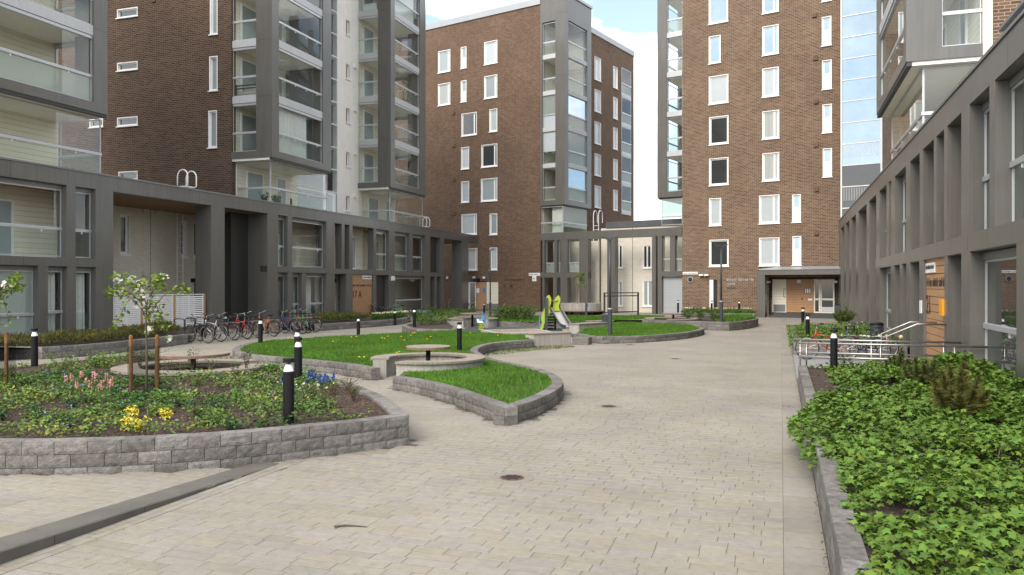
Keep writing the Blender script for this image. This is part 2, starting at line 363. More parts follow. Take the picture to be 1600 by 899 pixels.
M_green  = pm('green_plastic', (0.030, 0.085, 0.052), 0.5, 0, 0.08, 2.0)
M_sand   = pm('play_sand', (0.34, 0.20, 0.12), 0.95, 0, 0.2, 10.0)
M_sign   = pm('sign_white', (0.78, 0.78, 0.76), 0.5, 0, 0.03, 2.0)
M_letter = pm('letters_dark', (0.03, 0.025, 0.022), 0.5, 0, 0.05, 2.0)
M_brickL2 = pm('letters_brown', (0.045, 0.026, 0.018), 0.5, 0, 0.05, 2.0)
M_orange = pm('mail_box_orange', (0.75, 0.33, 0.015), 0.45, 0, 0.05, 2.0)
M_red    = pm('red_paint', (0.45, 0.02, 0.018), 0.35, 0, 0.05, 2.0, coat=0.3)
M_oran2  = pm('orange_paint', (0.55, 0.11, 0.02), 0.35, 0, 0.05, 2.0, coat=0.3)
M_gren2  = pm('bright_green_paint', (0.06, 0.42, 0.03), 0.35, 0, 0.05, 2.0, coat=0.3)
M_navy   = pm('navy_paint', (0.03, 0.045, 0.12), 0.35, 0, 0.05, 2.0, coat=0.3)
M_wine   = pm('wine_paint', (0.22, 0.012, 0.05), 0.35, 0, 0.05, 2.0, coat=0.3)
M_silver = pm('silver_paint', (0.45, 0.46, 0.47), 0.35, 0.5, 0.05, 2.0, coat=0.3)
M_curtain= pm('curtain', (0.62, 0.62, 0.58), 0.9, 0, 0.10, 9.0)
M_garage = boards('roller_door', (0.36, 0.38, 0.39), 0.11, 0.10, 0.25, 0.03)
M_blind  = pm('drawn_blind', (0.30, 0.345, 0.35), 0.35, 0, 0.06, 3.0, coat=0.9, spec=0.5)
M_blind2 = pm('white_blind', (0.42, 0.465, 0.475), 0.4, 0, 0.05, 3.0, coat=0.8)
M_drape  = boards('drape_behind_glass', (0.42, 0.44, 0.42), 0.085, 0.35, 0.22, 0.10, vertical=True, rough=0.3)
M_darkp  = pm('dark_room_pane', (0.035, 0.040, 0.042), 0.15, 0, 0.15, 1.0, coat=1.0)
M_skyp   = pm('mirror_pane', (0.26, 0.34, 0.40), 0.03, 0.85, 0.1, 1.0, coat=1.0)
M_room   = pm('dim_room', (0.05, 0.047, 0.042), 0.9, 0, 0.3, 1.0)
M_floor  = pm('balcony_floor', (0.22, 0.20, 0.18), 0.8, 0, 0.1, 2.0)
M_glass  = glass('clear_glass')
M_glassg = glass('green_glass', (0.86, 0.93, 0.895), 1.0, haze=0.04)
M_lampg  = glass('lamp_glass', (0.97, 0.98, 0.98), 0.25)
M_frost  = glass('frosted_glass', (0.62, 0.72, 0.66), 0.8, haze=0.45, hazecol=(0.50, 0.56, 0.50))
M_pampas = pm('pampas', (0.62, 0.52, 0.36), 0.9, 0, 0.1, 8.0)
M_roof   = pm('roof_felt', (0.09, 0.092, 0.10), 0.9, 0, 0.15, 2.0)
# ------------------------------------------------------------------ facade frames: x along the wall, y into the building, z up
class Frame:
    def __init__(s, o, rz):
        s.o = Vector((o[0], o[1], 0)); s.rz = rz
        s.ax = Vector((math.cos(rz), math.sin(rz), 0)); s.ay = Vector((-math.sin(rz), math.cos(rz), 0))
    def at(s, px, py, y=0.0):
        p = on_plane(px, py, s.o + s.ay*y, s.ay) - s.o; return p.dot(s.ax), p.z
    def x(s, px, y=0.0): return s.at(px, HY, y)[0]
    def side(s, px, py, x):
        p = on_plane(px, py, s.o + s.ax*x, s.ax) - s.o; return p.dot(s.ay), p.z
    def w(s, x, y, z=0): return s.o + s.ax*x + s.ay*y + Vector((0, 0, z))
    def root(s, name, label, cat, group=None): return empty(name, s.o, s.rz, label, cat, group)
FL = Frame((-25.1, 0), R_(90)); FR = Frame((3.67, 0), R_(-90)); FM = Frame((-19.1, 64.0), R_(-15))
Z_ROOF, Z_COP, Z_BB, Z_BT, Z_B0 = 6.18, 6.47, 5.90, 3.19, 2.88     # podium roof, beam top, beam bottom, band top, band bottom
ST = 2.92; Z9 = 9.10; TOP = 26.0

def window(parent, x0, x1, z0, z1, y=0.0, pane=None, mull=None, panel=None, rec=0.12, fr=0.09, sill=True, frame=None, axis='x'):
    """white window set back in the wall: frame with reveals, pane, sill; mull = share of the width left of a mullion, panel = share of the height filled by a white panel below"""
    frame = frame or M_white; pane = pane or M_blind
    m = MB(); t = 0.05; yb = y+rec
    W = lambda a, b, c, d, e, f: m.box(a, b, c, d, e, f)
    # reveal lining, proud of the wall by 8 mm
    W(x0, x0+t, y-0.008, yb, z0, z1); W(x1-t, x1, y-0.008, yb, z0, z1); W(x0+t, x1-t, y-0.008, yb, z1-t, z1); W(x0+t, x1-t, y-0.006, yb, z0, z0+t)
    f = fr; zf = z0+t; zt = z1-t; xl = x0+t; xr = x1-t; ya = yb-0.05
    W(xl, xl+f, ya, yb, zf, zt); W(xr-f, xr, ya, yb, zf, zt); W(xl+f, xr-f, ya, yb, zt-f, zt); W(xl+f, xr-f, ya, yb, zf, zf+f)
    zp = zf+f
    if panel:
        zp = zf+(zt-zf)*panel; W(xl+f, xr-f, ya+0.01, yb, zf+f, zp)
    if mull:
        xm = xl+(xr-xl)*mull; W(xm-0.06, xm+0.06, ya, yb, zf+f, zt-f)
    o = m.build('window', frame, parent)
    MB().box(xl+f, xr-f, yb-0.025, yb-0.02, zp, zt-f).build('pane', pane, o)
    MB().box(x0-0.01, x1+0.01, yb-0.02, yb, z0, z1).build('backing', M_room, o)
    if sill: MB().box(x0-0.05, x1+0.05, y-0.07, y+0.03, z0-0.055, z0-0.002).build('sill', frame, o)
    return o
def wall_with_openings(x0, x1, z0, z1, holes, y0=0.0, y1=0.3):
    """a wall slab with rectangular holes, as boxes between the cut lines"""
    m = MB(); xs = sorted({x0, x1} | {h[0] for h in holes} | {h[1] for h in holes}); xs = [x for x in xs if x0 <= x <= x1]
    for a, b in zip(xs, xs[1:]):
        if b-a < 1e-4: continue
        cuts = sorted([(h[2], h[3]) for h in holes if h[0] < (a+b)/2 < h[1]]); z = z0
        for c, d in cuts:
            if c > z: m.add([(a,y0,z),(b,y0,z),(b,y0,c),(a,y0,c)], [(0,1,2,3)])
            z = max(z, d)
        if z < z1: m.add([(a,y0,z),(b,y0,z),(b,y0,z1),(a,y0,z1)], [(0,1,2,3)])
    return m
def pxwin(fr, r, y=0.0):
    """pixel box -> wall rectangle"""
    a, b, t, u = r; xm = (a+b)/2
    return fr.x(a, y), fr.x(b, y), fr.at(xm, u, y)[1], fr.at(xm, t, y)[1]
def glazing(parent, x0, x1, z0, z1, y, rail=None, low=None, up=None, div=3, name='glazing', bar=True, side=None):
    """balcony glazing: aluminium handrail, lower and upper panes with thin joints"""
    m = MB(); rz = rail if rail is not None else z0+1.05; t = 0.035
    m.box(x0, x1, y-0.02, y+0.02, z0, z0+0.05); m.box(x0, x1, y-0.02, y+0.02, z1-0.05, z1)
    m.box(x0, x0+t, y-0.02, y+0.02, z0+0.05, z1-0.05); m.box(x1-t, x1, y-0.02, y+0.02, z0+0.05, z1-0.05)
    o = m.build(name, M_alu, parent)
    if bar: MB().cbox(x0-0.02, x1+0.02, y-0.05, y+0.05, rz-0.055, rz+0.055, 0.012).build('handrail', M_alu, o)
    for nm, a, b, mt in (('lower_pane', z0+0.05, rz-0.06, low or M_glassg), ('upper_pane', rz+0.06, z1-0.05, up or M_glass)):
        if mt == 0: continue
        g = MB()
        for k in range(div):
            xa = x0+t+(x1-x0-2*t)*k/div+0.004; xb = x0+t+(x1-x0-2*t)*(k+1)/div-0.004
            g.add([(xa,y,a),(xb,y,a),(xb,y,b),(xa,y,b)], [(0,1,2,3)])
        g.build(nm, mt, o)
    if bar and x1-x0 > 0.8:
        c = MB()
        for k in range(1, div+1 if div > 1 else 2): c.box(x0+(x1-x0)*(k-0.45)/div-0.02, x0+(x1-x0)*(k-0.45)/div+0.02, y-0.03, y+0.0, rz-0.14, rz-0.06)
        c.build('clamp', M_sign, o)
    return o
def side_glazing(parent, x, y0, y1, z0, z1, rail, low=None, up=None, name='side_glazing', bar=True):
    m = MB(); t = 0.035
    m.box(x-0.02, x+0.02, y0, y1, z0, z0+0.05); m.box(x-0.02, x+0.02, y0, y1, z1-0.05, z1); m.box(x-0.02, x+0.02, y0, y0+t, z0+0.05, z1-0.05); m.box(x-0.02, x+0.02, y1-t, y1, z0+0.05, z1-0.05)
    o = m.build(name, M_alu, parent)
    if bar: MB().cbox(x-0.05, x+0.05, y0-0.02, y1+0.02, rail-0.055, rail+0.055, 0.012).build('handrail', M_alu, o)
    for nm, a, b, mt in (('lower_pane', z0+0.05, rail-0.06, low or M_glassg), ('upper_pane', rail+0.06, z1-0.05, up or M_glass)):
        if mt == 0: continue
        MB().add([(x,y0+t,a),(x,y1-t,a),(x,y1-t,b),(x,y0+t,b)], [(0,1,2,3)]).build(nm, mt, o)
    return o
def curtain(parent, x0, x1, z0, z1, y, mat=None, amp=0.035, pitch=0.16):
    n = max(4, int((x1-x0)/pitch*4)); m = MB(); v = []
    for i in range(n+1):
        x = x0+(x1-x0)*i/n; yy = y+amp*math.sin(i*math.pi/2+0.4*math.sin(i*0.7)); v += [(x,yy,z0),(x,yy+0.01,z1)]
    m.add(v, [(2*i,2*i+2,2*i+3,2*i+1) for i in range(n)]); return m.build('curtain', mat or M_curtain, parent)
def door_unit(parent, x0, x1, z0, z1, y, frame=None, pane=None, name='balcony_door'):
    m = MB(); t = 0.09; d = 0.06; frame = frame or M_white
    m.box(x0, x0+t, y-d, y, z0, z1); m.box(x1-t, x1, y-d, y, z0, z1); m.box(x0+t, x1-t, y-d, y, z1-t, z1); m.box(x0+t, x1-t, y-d, y, z0, z0+t)
    o = m.build(name, frame, parent); MB().box(x0+t, x1-t, y-0.03, y-0.02, z0+t, z1-t).build('pane', pane or M_blind, o); return o

# ------------------------------------------------------------------ a balcony bay: grey clad frame round stacked glazed balconies
def bay(root, x0, x1, yf, yb, floors, cl, cr, open_l=None, open_r=None, zbot=8.80, ztop=TOP+0.4, base=True, looks=(), sidecol=0.95, rear=True, doors=True):
    """front from x0 to x1 at y = yf, tower wall at yb. cl, cr: widths of the end posts. open_l/open_r: the side has an opening"""
    zt = ztop
    def post(xa, xb, ya, yb_): 
        m = MB(); z = zbot; k = 0
        while z < zt-0.01:
            z2 = min(zt, Z9-0.05+ST*(k+1)); m.box(xa, xb, ya, yb_, z+(0.008 if k else 0), z2); z = z2; k += 1
        return m
    post(x0, x0+cl, yf, yf+(sidecol if open_l else yb-yf)).build('bay_post', M_clad, root)
    post(x1-cr, x1, yf, yf+(sidecol if open_r else yb-yf)).build('bay_post', M_clad, root)
    MB().box(x0+cl, x1-cr, yf, yf+0.25, zbot, zbot+0.36).build('bay_beam', M_clad, root)
    MB().box(x0+cl, x1-cr, yf, yf+0.25, zt-1.1, zt).build('bay_beam', M_clad, root)
    for flag, xa, xb in ((open_l, x0, x0+0.25), (open_r, x1-0.25, x1)):
        if flag:
            MB().box(xa, xb, yf+sidecol, yb, zbot, zbot+0.36).build('bay_beam', M_clad, root)
            MB().box(xa, xb, yf+sidecol, yb, zt-1.1, zt).build('bay_beam', M_clad, root)
    MB().box(x0+0.05, x1-0.05, yf+0.05, yb, zbot-0.12, zbot-0.002).build('bay_soffit', M_render, root); MB().box(x0+0.02, x1-0.02, yf+0.02, yf+0.16, zbot-0.13, zbot-0.003).build('bay_track', M_cladd, root)
    rail = 1.05
    for k in range(floors):
        zf = Z9+ST*k; za = zf+0.10; zb = zf+ST-0.42
        lo, up, cur = (looks[k] if k < len(looks) else (None, None, None))
        MB().box(x0+0.26, x1-0.26, yf+0.26, yb-0.01, zf-0.28, zf).build('balcony_slab', M_render, root)
        if k > 0:
            MB().box(x0+cl, x1-cr, yf+0.04, yf+0.24, zf-0.32, zf+0.06).build('slab_edge', M_fascia, root)
            MB().box(x0+cl, x1-cr, yf+0.07, yf+0.20, zf-0.45, zf-0.335).build('glazing_track', M_alu, root)
        glazing(root, x0+cl, x1-cr, zf+0.06 if k else zbot+0.36, zb if k < floors-1 else zt-1.1, yf+0.13, zf+rail, lo, up, 4)
        for flag, xs, xa, xb in ((open_l, x0+0.13, x0+0.04, x0+0.24), (open_r, x1-0.13, x1-0.24, x1-0.04)):
            if flag:
                if k > 0:
                    MB().box(xa, xb, yf+sidecol, yb-0.02, zf-0.32, zf+0.06).build('slab_edge', M_fascia, root)
                    MB().box(xa+0.03, xb-0.03, yf+sidecol, yb-0.02, zf-0.45, zf-0.335).build('glazing_track', M_alu, root)
                side_glazing(root, xs, yf+sidecol, yb-0.02, zf+0.06 if k else zbot+0.36, zb if k < floors-1 else zt-1.1, zf+rail, lo if flag != 2 else 0, up if flag != 2 else 0)
        if cur: curtain(root, x0+cl+0.1, x0+cl+(x1-x0-cl-cr)*cur, zf+0.08, zf+ST-0.45, yf+0.32)
        if doors:
            w_ = x1-x0
            door_unit(root, x0+w_*0.13, x0+w_*0.13+1.5, zf+0.05, zf+2.3, yb)
            door_unit(root, x0+w_*0.62, x0+w_*0.62+0.95, zf+0.05, zf+2.3, yb)

# ================================================================== left wing: two storey podium and two towers behind it
LOOK = [(None, None, None)]*8
LP = FL.root('podium_wing', 'long two storey grey clad podium wing with wood soffits and entrance panel 17A', 'building')
lx = lambda p: FL.x(p)
X_L0, X_L1 = 11.0, lx(747.5)
def panel_run(nm, root, a, b, y0, y1, z0, z1, pitch=2.35):
    """clad beam: dark carrier with separate panels and open joints"""
    c = bx(nm, M_cladd, root, a+0.01, b-0.01, y0+0.012, y1, z0+0.004, z1-0.004); n = max(1, round((b-a)/pitch))
    for k in range(n):
        xa, xb = a+(b-a)*k/n, a+(b-a)*(k+1)/n; MB().box(xa+0.006, xb-0.006, y0, y0+0.03, z0, z1).build('panel', M_clad, c); MB().box(xa+0.006, xb-0.006, y0+0.031, y1-0.01, z0-0.012, z0+0.003).build('soffit_panel', M_clad, c)
    return c
panel_run('parapet_beam', LP, X_L0, X_L1, 0, 0.45, Z_BB, Z_COP)
bx('coping', M_coping, LP, X_L0, X_L1, -0.03, 0.55, Z_COP+0.006, Z_COP+0.07)
bx('roof', M_roof, LP, X_L0, X_L1-0.4, 0.56, 14, Z_ROOF-0.15, Z_ROOF+0.02)
void = [(lx(177), lx(330)), (lx(351), lx(418)), (lx(694), X_L1)]
def band_run(root, a, b): panel_run('floor_band', root, a, b, -0.004, 0.42, Z_B0, Z_BT, 1.9)
band_run(LP, X_L0, lx(177)); band_run(LP, lx(418), lx(694))
REC = 0.26
def piers(root, fr, edges, z0, z1, depth=0.45, name='pier'):
    for a, b in edges:
        xa, xb = sorted((fr.x(a), fr.x(b))); m = MB(); m.box(xa, xb, 0, depth, z0, z1); m.build(name, M_clad, root)
# full height columns and the piers of each floor (pixel columns of the photograph on this wall plane)
piers(LP, FL, [(330, 351), (722, 732)], 0, Z_BB, 0.9, 'column')
piers(LP, FL, [(104, 118), (149.5, 177), (418, 434.5), (449.5, 456.7), (510, 523), (534, 538.5), (546, 551), (584, 588), (608, 617), (640, 645), (664, 672.5), (688, 694)], Z_BT, Z_BB)
piers(LP, FL, [(60, 75), (105, 119), (150, 177), (418, 434.5), (449.5, 457), (472, 478), (510, 523), (541, 551), (583, 588), (608, 617), (664, 672.5), (680, 683), (689, 694)], 0, Z_B0)
# dark clad side walls of the recesses
bx('recess_wall', M_clad, LP, lx(418), lx(418)+0.2, 0.45, 3.6, 0, Z_BB); bx('recess_wall', M_clad, LP, lx(694)-0.2, lx(694), 0.45, 3.4, 0, Z_BB)
bx('recess_wall', M_clad, LP, lx(177)-0.25, lx(177), 0.45, 4.2, 0, Z_BB)
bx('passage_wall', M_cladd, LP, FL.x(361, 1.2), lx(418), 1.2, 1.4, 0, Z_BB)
bx('soffit', M_soffit, LP, lx(177), lx(418), 0.45, 4.4, Z_BB-0.02, Z_BB+0.1); bx('soffit', M_soffit, LP, lx(694), X_L1, 0.45, 4.4, Z_BB-0.02, Z_BB+0.1)
# back walls, intermediate floor, ceiling of the glazed balconies
def balcony_block(root, xa, xb, depth=2.1, wall=M_cream):
    bx('floor_slab', M_render, root, xa, xb, 0.43, depth, Z_B0+0.02, Z_BT-0.04)
    bx('ceiling', M_soffit, root, xa, xb, 0.46, depth, Z_BB-0.03, Z_BB+0.12)
    bx('rear_wall', wall, root, xa, xb, depth, depth+0.25, 0, Z_BB+0.1)
balcony_block(LP, X_L0, lx(177)-0.26, 2.2); balcony_block(LP, lx(418)+0.21, lx(694)-0.21, 2.2)
def lglaz(a, b, z0, z1, rail, low=None, up=None, div=1, cur=None, bar=True):
    xa, xb = lx(a), lx(b); g = glazing(LP, xa+0.01, xb-0.01, z0, z1, REC, rail, low, up, div, bar=bar)
    MB().box(xa+0.01, xb-0.01, REC-0.05, REC+0.05, z1+0.002, z1+0.16).build('blind_box', M_coping, g)
    if cur: curtain(g, xa+0.1, xb-0.1, z0+0.05, z1-0.05, REC+0.2, cur, 0.03, 0.2)
    return g
U0, U1, UR = Z_BT+0.03, Z_BB-0.17, Z_BT+1.08
for a, b, d in ((-140, 104, 3), (118, 149.5, 1), (434.5, 449.5, 1), (456.7, 510, 3), (588, 608, 1), (617, 640, 2), (645, 664, 1)): lglaz(a, b, U0, U1, UR, None, None, d)
D0, D1 = 0.35, Z_B0-0.17
lglaz(-120, 60, D0, D1, 1.15, M_frost, M_frost, 3, M_curtain); lglaz(75, 105, D0, D1, 1.2, None, None, 1, M_curtain); lglaz(119, 150, D0, D1, 1.2, None, None, 1, M_curtain, False)
lglaz(434.5, 449.5, D0, D1, 1.15, None, None, 1, None, False); lglaz(457, 472, D0, D1, 1.15, None, None, 1); lglaz(478, 510, D0, D1, 1.15, None, None, 1, None); lglaz(617, 664, D0, D1, 1.15, None, None, 2)
curtain(LP, lx(479), lx(507), 0.4, D1, 0.9, M_curtain, 0.04, 0.3)
for a, b in ((15, 26), (52, 60), (458, 466), (485, 492), (625, 632)): door_unit(LP, lx(a), lx(a)+1.0, Z_BT, Z_BT+2.2, 2.2)
for a in (482, 560, 650): door_unit(LP, lx(a), lx(a)+1.1, 0.3, 2.5, 2.2)
# low plinths under the ground floor glass, near-black panels in the dark openings (one louvred)
for a, b in ((-140, 60), (75, 105), (119, 150), (434.5, 449.5), (457, 472), (478, 510), (617, 664)): bx('plinth', M_clad, LP, lx(a), lx(b), 0.02, 0.4, 0, D0-0.01)
for a, b, z0, z1 in ((672.5, 688, Z_BT, Z_BB), (672.5, 680, 0, Z_B0), (683, 689, 0, Z_B0), (588, 608, 0, Z_B0)): bx('dark_recess_panel', M_cladd, LP, lx(a), lx(b), 0.40 if z1 < 3 and a != 588 else 0.35, 0.6, z0, z1)
for a, b in ((523, 534), (538.5, 546)): bx('dark_recess_panel', M_cladd, LP, lx(a), lx(b)-0.25, 1.2, 1.3, Z_BT, Z_BB)
# upper open gallery with pale wall and door
bx('gallery_wall', M_creamb, LP, lx(551)-1.0, lx(588)+0.6, 1.3, 1.5, Z_BT, Z_BB); door_unit(LP, lx(566), lx(579)+0.3, Z_BT+0.05, Z_BT+2.2, 1.3); window(LP, lx(553), lx(559), Z_BT+0.3, Z_BT+2.1, 1.3, M_darkp, rec=0.02, sill=False)
# ground floor entrance: pale wall with window and door light, wood panel with the house number
bx('entrance_wall', M_creamb, LP, lx(523)-0.4, lx(551), 0.9, 1.1, 0, Z_B0); window(LP, lx(524), lx(530), 0.75, 2.75, 0.9, M_darkp, rec=0.03)
LW = MB().box(lx(551), lx(583), 0.10, 0.3, 0.12, Z_B0).build('wood_panel', M_benche, LP)
for i in range(17):
    z0 = 0.14+i*0.161; MB().box(lx(551)+0.01, lx(583)-0.05, 0.075, 0.10, z0, z0+0.149).build('board', M_wood, LW)
def text(s, size, mat, parent, loc, rot=(R_(90), 0, 0), name='lettering', ext=0.006, align='LEFT'):
    c = bpy.data.curves.new('t', 'FONT'); c.body = s; c.size = size; c.extrude = ext; c.align_x = align; c.resolution_u = 2
    o = bpy.data.objects.new('tmp', c); COL.objects.link(o); dg = bpy.context.evaluated_depsgraph_get()
    me = bpy.data.meshes.new_from_object(o.evaluated_get(dg)); bpy.data.objects.remove(o); me.materials.clear(); me.materials.append(mat)
    p = put(name, me, parent); p.location = loc; p.rotation_euler = rot; return p
def marks(x0, x1, y, z, h, mat, parent, seed=1):
    # a line of print too small to read in the photograph: uneven strokes grouped like words
    rg = random.Random(seed); m = MB(); x = x0
    while x < x1-h*0.3:
        n_ = rg.randint(4, 9)
        for i in range(n_):
            w_ = h*rg.uniform(0.38, 0.6)
            if x+w_ > x1: break
            t_ = h*0.13; k = rg.randint(0, 3)
            m.box(x, x+t_, y, y+0.006, z, z+h*(1 if k else 0.75))
            if k != 1: m.box(x+w_-t_*1.6, x+w_-t_*0.6, y, y+0.006, z, z+h*0.75)
            m.box(x+t_, x+w_-t_*1.6, y, y+0.006, z+h*(0.4 if k % 2 else 0.62), z+h*(0.4 if k % 2 else 0.62)+t_)
            x += w_+h*0.08
        x += h*0.45
    return m.build('lettering', mat, parent, kind='stuff')
text('17 A', 0.62, M_letter, LW, (lx(551.5), 0.068, 1.42)); marks(lx(552), lx(581.5), 0.068, 2.12, 0.15, M_letter, LW, 3)
s_ = bx('street_name_plate', M_sign, LW, lx(568), lx(581.5), 0.05, 0.074, 2.58, 2.82); marks(lx(569), lx(581), 0.043, 2.66, 0.09, M_letter, s_, 4)
bx('wall_lamp', M_sign, LP, lx(611), lx(615), -0.10, -0.004, 2.52, 2.82); bx('wall_lamp', M_black, LP, lx(535), lx(540), 0.62, 0.9, 2.35, 2.6); bx('door_panel', M_dgrey, LP, lx(533.5), lx(539), 0.86, 0.9, 1.2, 1.75)
# big recess: cream brick wall with windows, ladder, white slat screen
yb_ = 4.2
ho = [pxwin(FL, r, yb_) for r in ((187, 203, 335, 398), (282, 292, 345, 402), (302, 320, 346, 403), (302, 318, 436, 470))]
wall_with_openings(lx(177)-0.2, lx(418)+2, 0, Z_BB+0.1, ho, yb_).build('rear_wall', M_creamb, LP)
for h in ho: window(LP, *h, yb_, M_darkp, rec=0.18)
for p in (221.5, 241.5):
    for (t, u) in ((325, 334), (424, 432)): bx('vent_hood', M_creamb, LP, *[FL.x(p, yb_)+q for q in (0, 0.36)], yb_-0.16, yb_, FL.at(p, u, yb_)[1], FL.at(p, t, yb_)[1])
bx('wall_joint', M_cladd, LP, FL.x(235, yb_), FL.x(235, yb_)+0.025, yb_-0.004, yb_, 0, Z_BB)
m = MB(); xa, xb = FL.x(272, yb_), FL.x(281, yb_)
for x in (xa, xb): m.tube([(x, yb_-0.2, 0.6), (x, yb_-0.2, 5.8)], 0.025)
for i in range(17): m.tube([(xa, yb_-0.2, 0.8+i*0.3), (xb, yb_-0.2, 0.8+i*0.3)], 0.014, 5)
m.build('wall_ladder', M_white, LP)
bx('wall_lamp', M_black, LP, FL.x(298, yb_), FL.x(303, yb_), yb_-0.25, yb_, 2.35, 2.55)
# roof ladders: bent white hoops over the parapet
def roof_ladder(fr, px, y, z, label, rz=0.0, w_=0.55):
    r = empty('roof_ladder', fr.w(fr.x(px), y, 0), fr.rz+rz, label, 'ladder')
    for s in (0, 1):
        m = MB(); x = s*w_
        pts = [(x, 0.40, z+0.10), (x, -0.02, z+0.10), (x, -0.12, z+0.16), (x, -0.12, z+0.55)] + [(x, -0.12+0.28*(1-math.cos(a))+0.0, z+0.55+0.30*math.sin(a)) for a in [math.pi*i/8 for i in range(1, 8)]] + [(x, 0.44, z+0.55), (x, 0.44, z+0.12)]
        m.tube(pts, 0.028, 7); m.build('rail', M_white, r, smooth=True)
    m = MB()
    for y_ in (-0.05, 0.42): m.tube([(0, y_, z+0.10), (w_, y_, z+0.10)], 0.02, 5)
    for x_ in (0.0, w_): m.tube([(x_, 0.44, z+0.12), (x_, 0.44, z-0.2)], 0.022, 5)
    m.build('rungs', M_white, r)
    return r
roof_ladder(FL, 287, -0.10, Z_COP, 'white roof ladder hoops over the grey parapet in front of dark brick gable')
roof_ladder(FL, 662.5, -0.10, Z_COP, 'white roof ladder hoops on grey parapet beside the lowest glazed balcony of the pale tower')

# towers of the left wing
YW = 2.2; YF = -0.30                       # tower wall and bay front
def podium_balcony(root, x0, x1, yf, yb, side_l=False, side_r=False, doors=True):
    z0, z1, r = Z_ROOF+0.30, 8.68, Z_ROOF+1.12
    bx('terrace_floor', M_render, root, x0+0.05, x1-0.05, yf+0.1, yb-0.01, Z_ROOF+0.025, Z_ROOF+0.08)
    glazing(root, x0, x1, z0, z1, yf, r, None, None, 4, 'terrace_glazing')
    if side_l: side_glazing(root, x0, yf, yb, z0, z1, r, None, None, 'terrace_side_glazing')
    if side_r: side_glazing(root, x1, yf, yb, z0, z1, r, None, None, 'terrace_side_glazing')
    w_ = x1-x0
    if doors: door_unit(root, x0+w_*0.13, x0+w_*0.13+1.5, Z_ROOF+0.05, Z_ROOF+2.2, yb); door_unit(root, x0+w_*0.62, x0+w_*0.62+0.95, Z_ROOF+0.05, Z_ROOF+2.2, yb)
# tower one (only its right end shows)
T1 = FL.root('apartment_tower', 'brown brick tower with wide glazed balconies in a grey frame, above the grey glazed podium', 'building')
xe = FL.x(168, YF)
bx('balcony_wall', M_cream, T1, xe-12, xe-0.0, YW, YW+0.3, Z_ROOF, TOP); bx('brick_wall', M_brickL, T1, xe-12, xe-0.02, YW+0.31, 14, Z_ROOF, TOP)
bay(T1, xe-10.6, xe, YF, YW, 6, 0.6, xe-FL.x(147, YF), None, 1, looks=[(M_frost, None, None), (None, None, None), (None, None, None)])
podium_balcony(T1, xe-10.4, FL.x(157, 0.15), 0.15, YW, False, True)
# tower two: dark brick gable, two bays, stair glazing and a pale core between
T2 = FL.root('apartment_tower', 'tower with dark brick gable, two stacks of grey framed balconies and pale stair core', 'building')
xg = FL.x(425, YF); xg1 = FL.x(518, YF); xc0 = FL.x(610.5, YF); xc1 = FL.x(665, YF); xs1 = FL.x(527.5, YW)
gab = Frame(FL.w(xg, 0), 0.0)              # gable plane faces the camera
def gpx(a, b, t, u):
    n = FL.ax; p = FL.w(xg, 0)
    A = on_plane(a, (t+u)/2, p, n); B = on_plane(b, (t+u)/2, p, n); T = on_plane((a+b)/2, t, p, n); U = on_plane((a+b)/2, u, p, n)
    return -(B.x-p.x), -(A.x-p.x), U.z, T.z          # y0, y1 (into the building), z0, z1
GW = [gpx(*r) for r in ((183, 215, 13, 27), (183, 215, 97, 110), (183, 215, 183, 197), (328, 340, -40, 54), (327, 340, 88, 142), (325.5, 339, 173, 231), (140, 161, 186, 199), (185, 215, 268, 282))]
GR = empty('gable_wall', (xg, 0, 0), R_(90), parent=T2)   # local x -> building depth... mirrored below
bpy.data.objects.remove(GR)
gr = Frame(FL.w(xg, 16.0), 0.0)            # x world-right along the gable
GB = empty('gable', (xg, 16.0, 0), R_(-90), parent=T2)
hs = [(16-b, 16-a, c, d) for a, b, c, d in GW]
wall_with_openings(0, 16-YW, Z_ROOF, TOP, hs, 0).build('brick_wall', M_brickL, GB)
for h in hs: window(GB, *h, 0, M_darkp if h[1]-h[0] > 0.6 else M_blind, rec=0.16, fr=0.06)
bx('vent', M_brickL, GB, 8.6, 8.85, -0.06, 0, 17.6, 17.8)
bx('corner_return', M_brickL, T2, xg+0.01, xg+0.35, YW, YW+0.2, Z_ROOF, TOP)
bx('balcony_wall', M_cream, T2, xg+0.35, xg1+0.3, YW, YW+0.3, Z_ROOF, TOP)
bx('stair_back', M_room, T2, xg1, xs1, YW+0.8, YW+1.0, Z_ROOF, TOP)
sg = MB().box(xs1-0.12, xs1, YW-0.05, YW+0.3, Z_ROOF, TOP).build('stair_glazing', M_white, T2)
for k in range(15):
    z = Z_ROOF+0.5+k*ST/2; bx('transom', M_white, sg, xg1-1, xs1-0.12, YW-0.04, YW+0.04, z, z+0.07)
    bx('stair_pane', M_glass, sg, xg1-1, xs1-0.12, YW+0.01, YW+0.015, z+0.07, z+ST/2)
    bx('stair_landing', M_render, sg, xg1-1, xs1-0.12, YW+0.1, YW+0.8, z-0.1, z+0.02) if k % 2 else None
ws = []
for k in range(7):
    zc = Z_ROOF+1.3+ST*k; ws.append((FL.x(540, YW), FL.x(547, YW), zc-0.35, zc+0.7))
wall_with_openings(xs1, xc0+0.1, Z_ROOF, TOP, ws, YW).build('pale_wall', M_render, T2)
for h in ws:
    wn_ = window(T2, *h, YW, M_stake, rec=0.2, fr=0.05); bx('lower_panel', M_render, wn_, h[0]+0.02, h[1]-0.02, YW-0.012, YW+0.01, h[2]-1.15, h[2]-0.12)
for k in range(4): bx('vent_hood', M_render, T2, FL.x(552.5, YW), FL.x(556, YW), YW-0.12, YW, 8.1+ST*k, 8.4+ST*k)
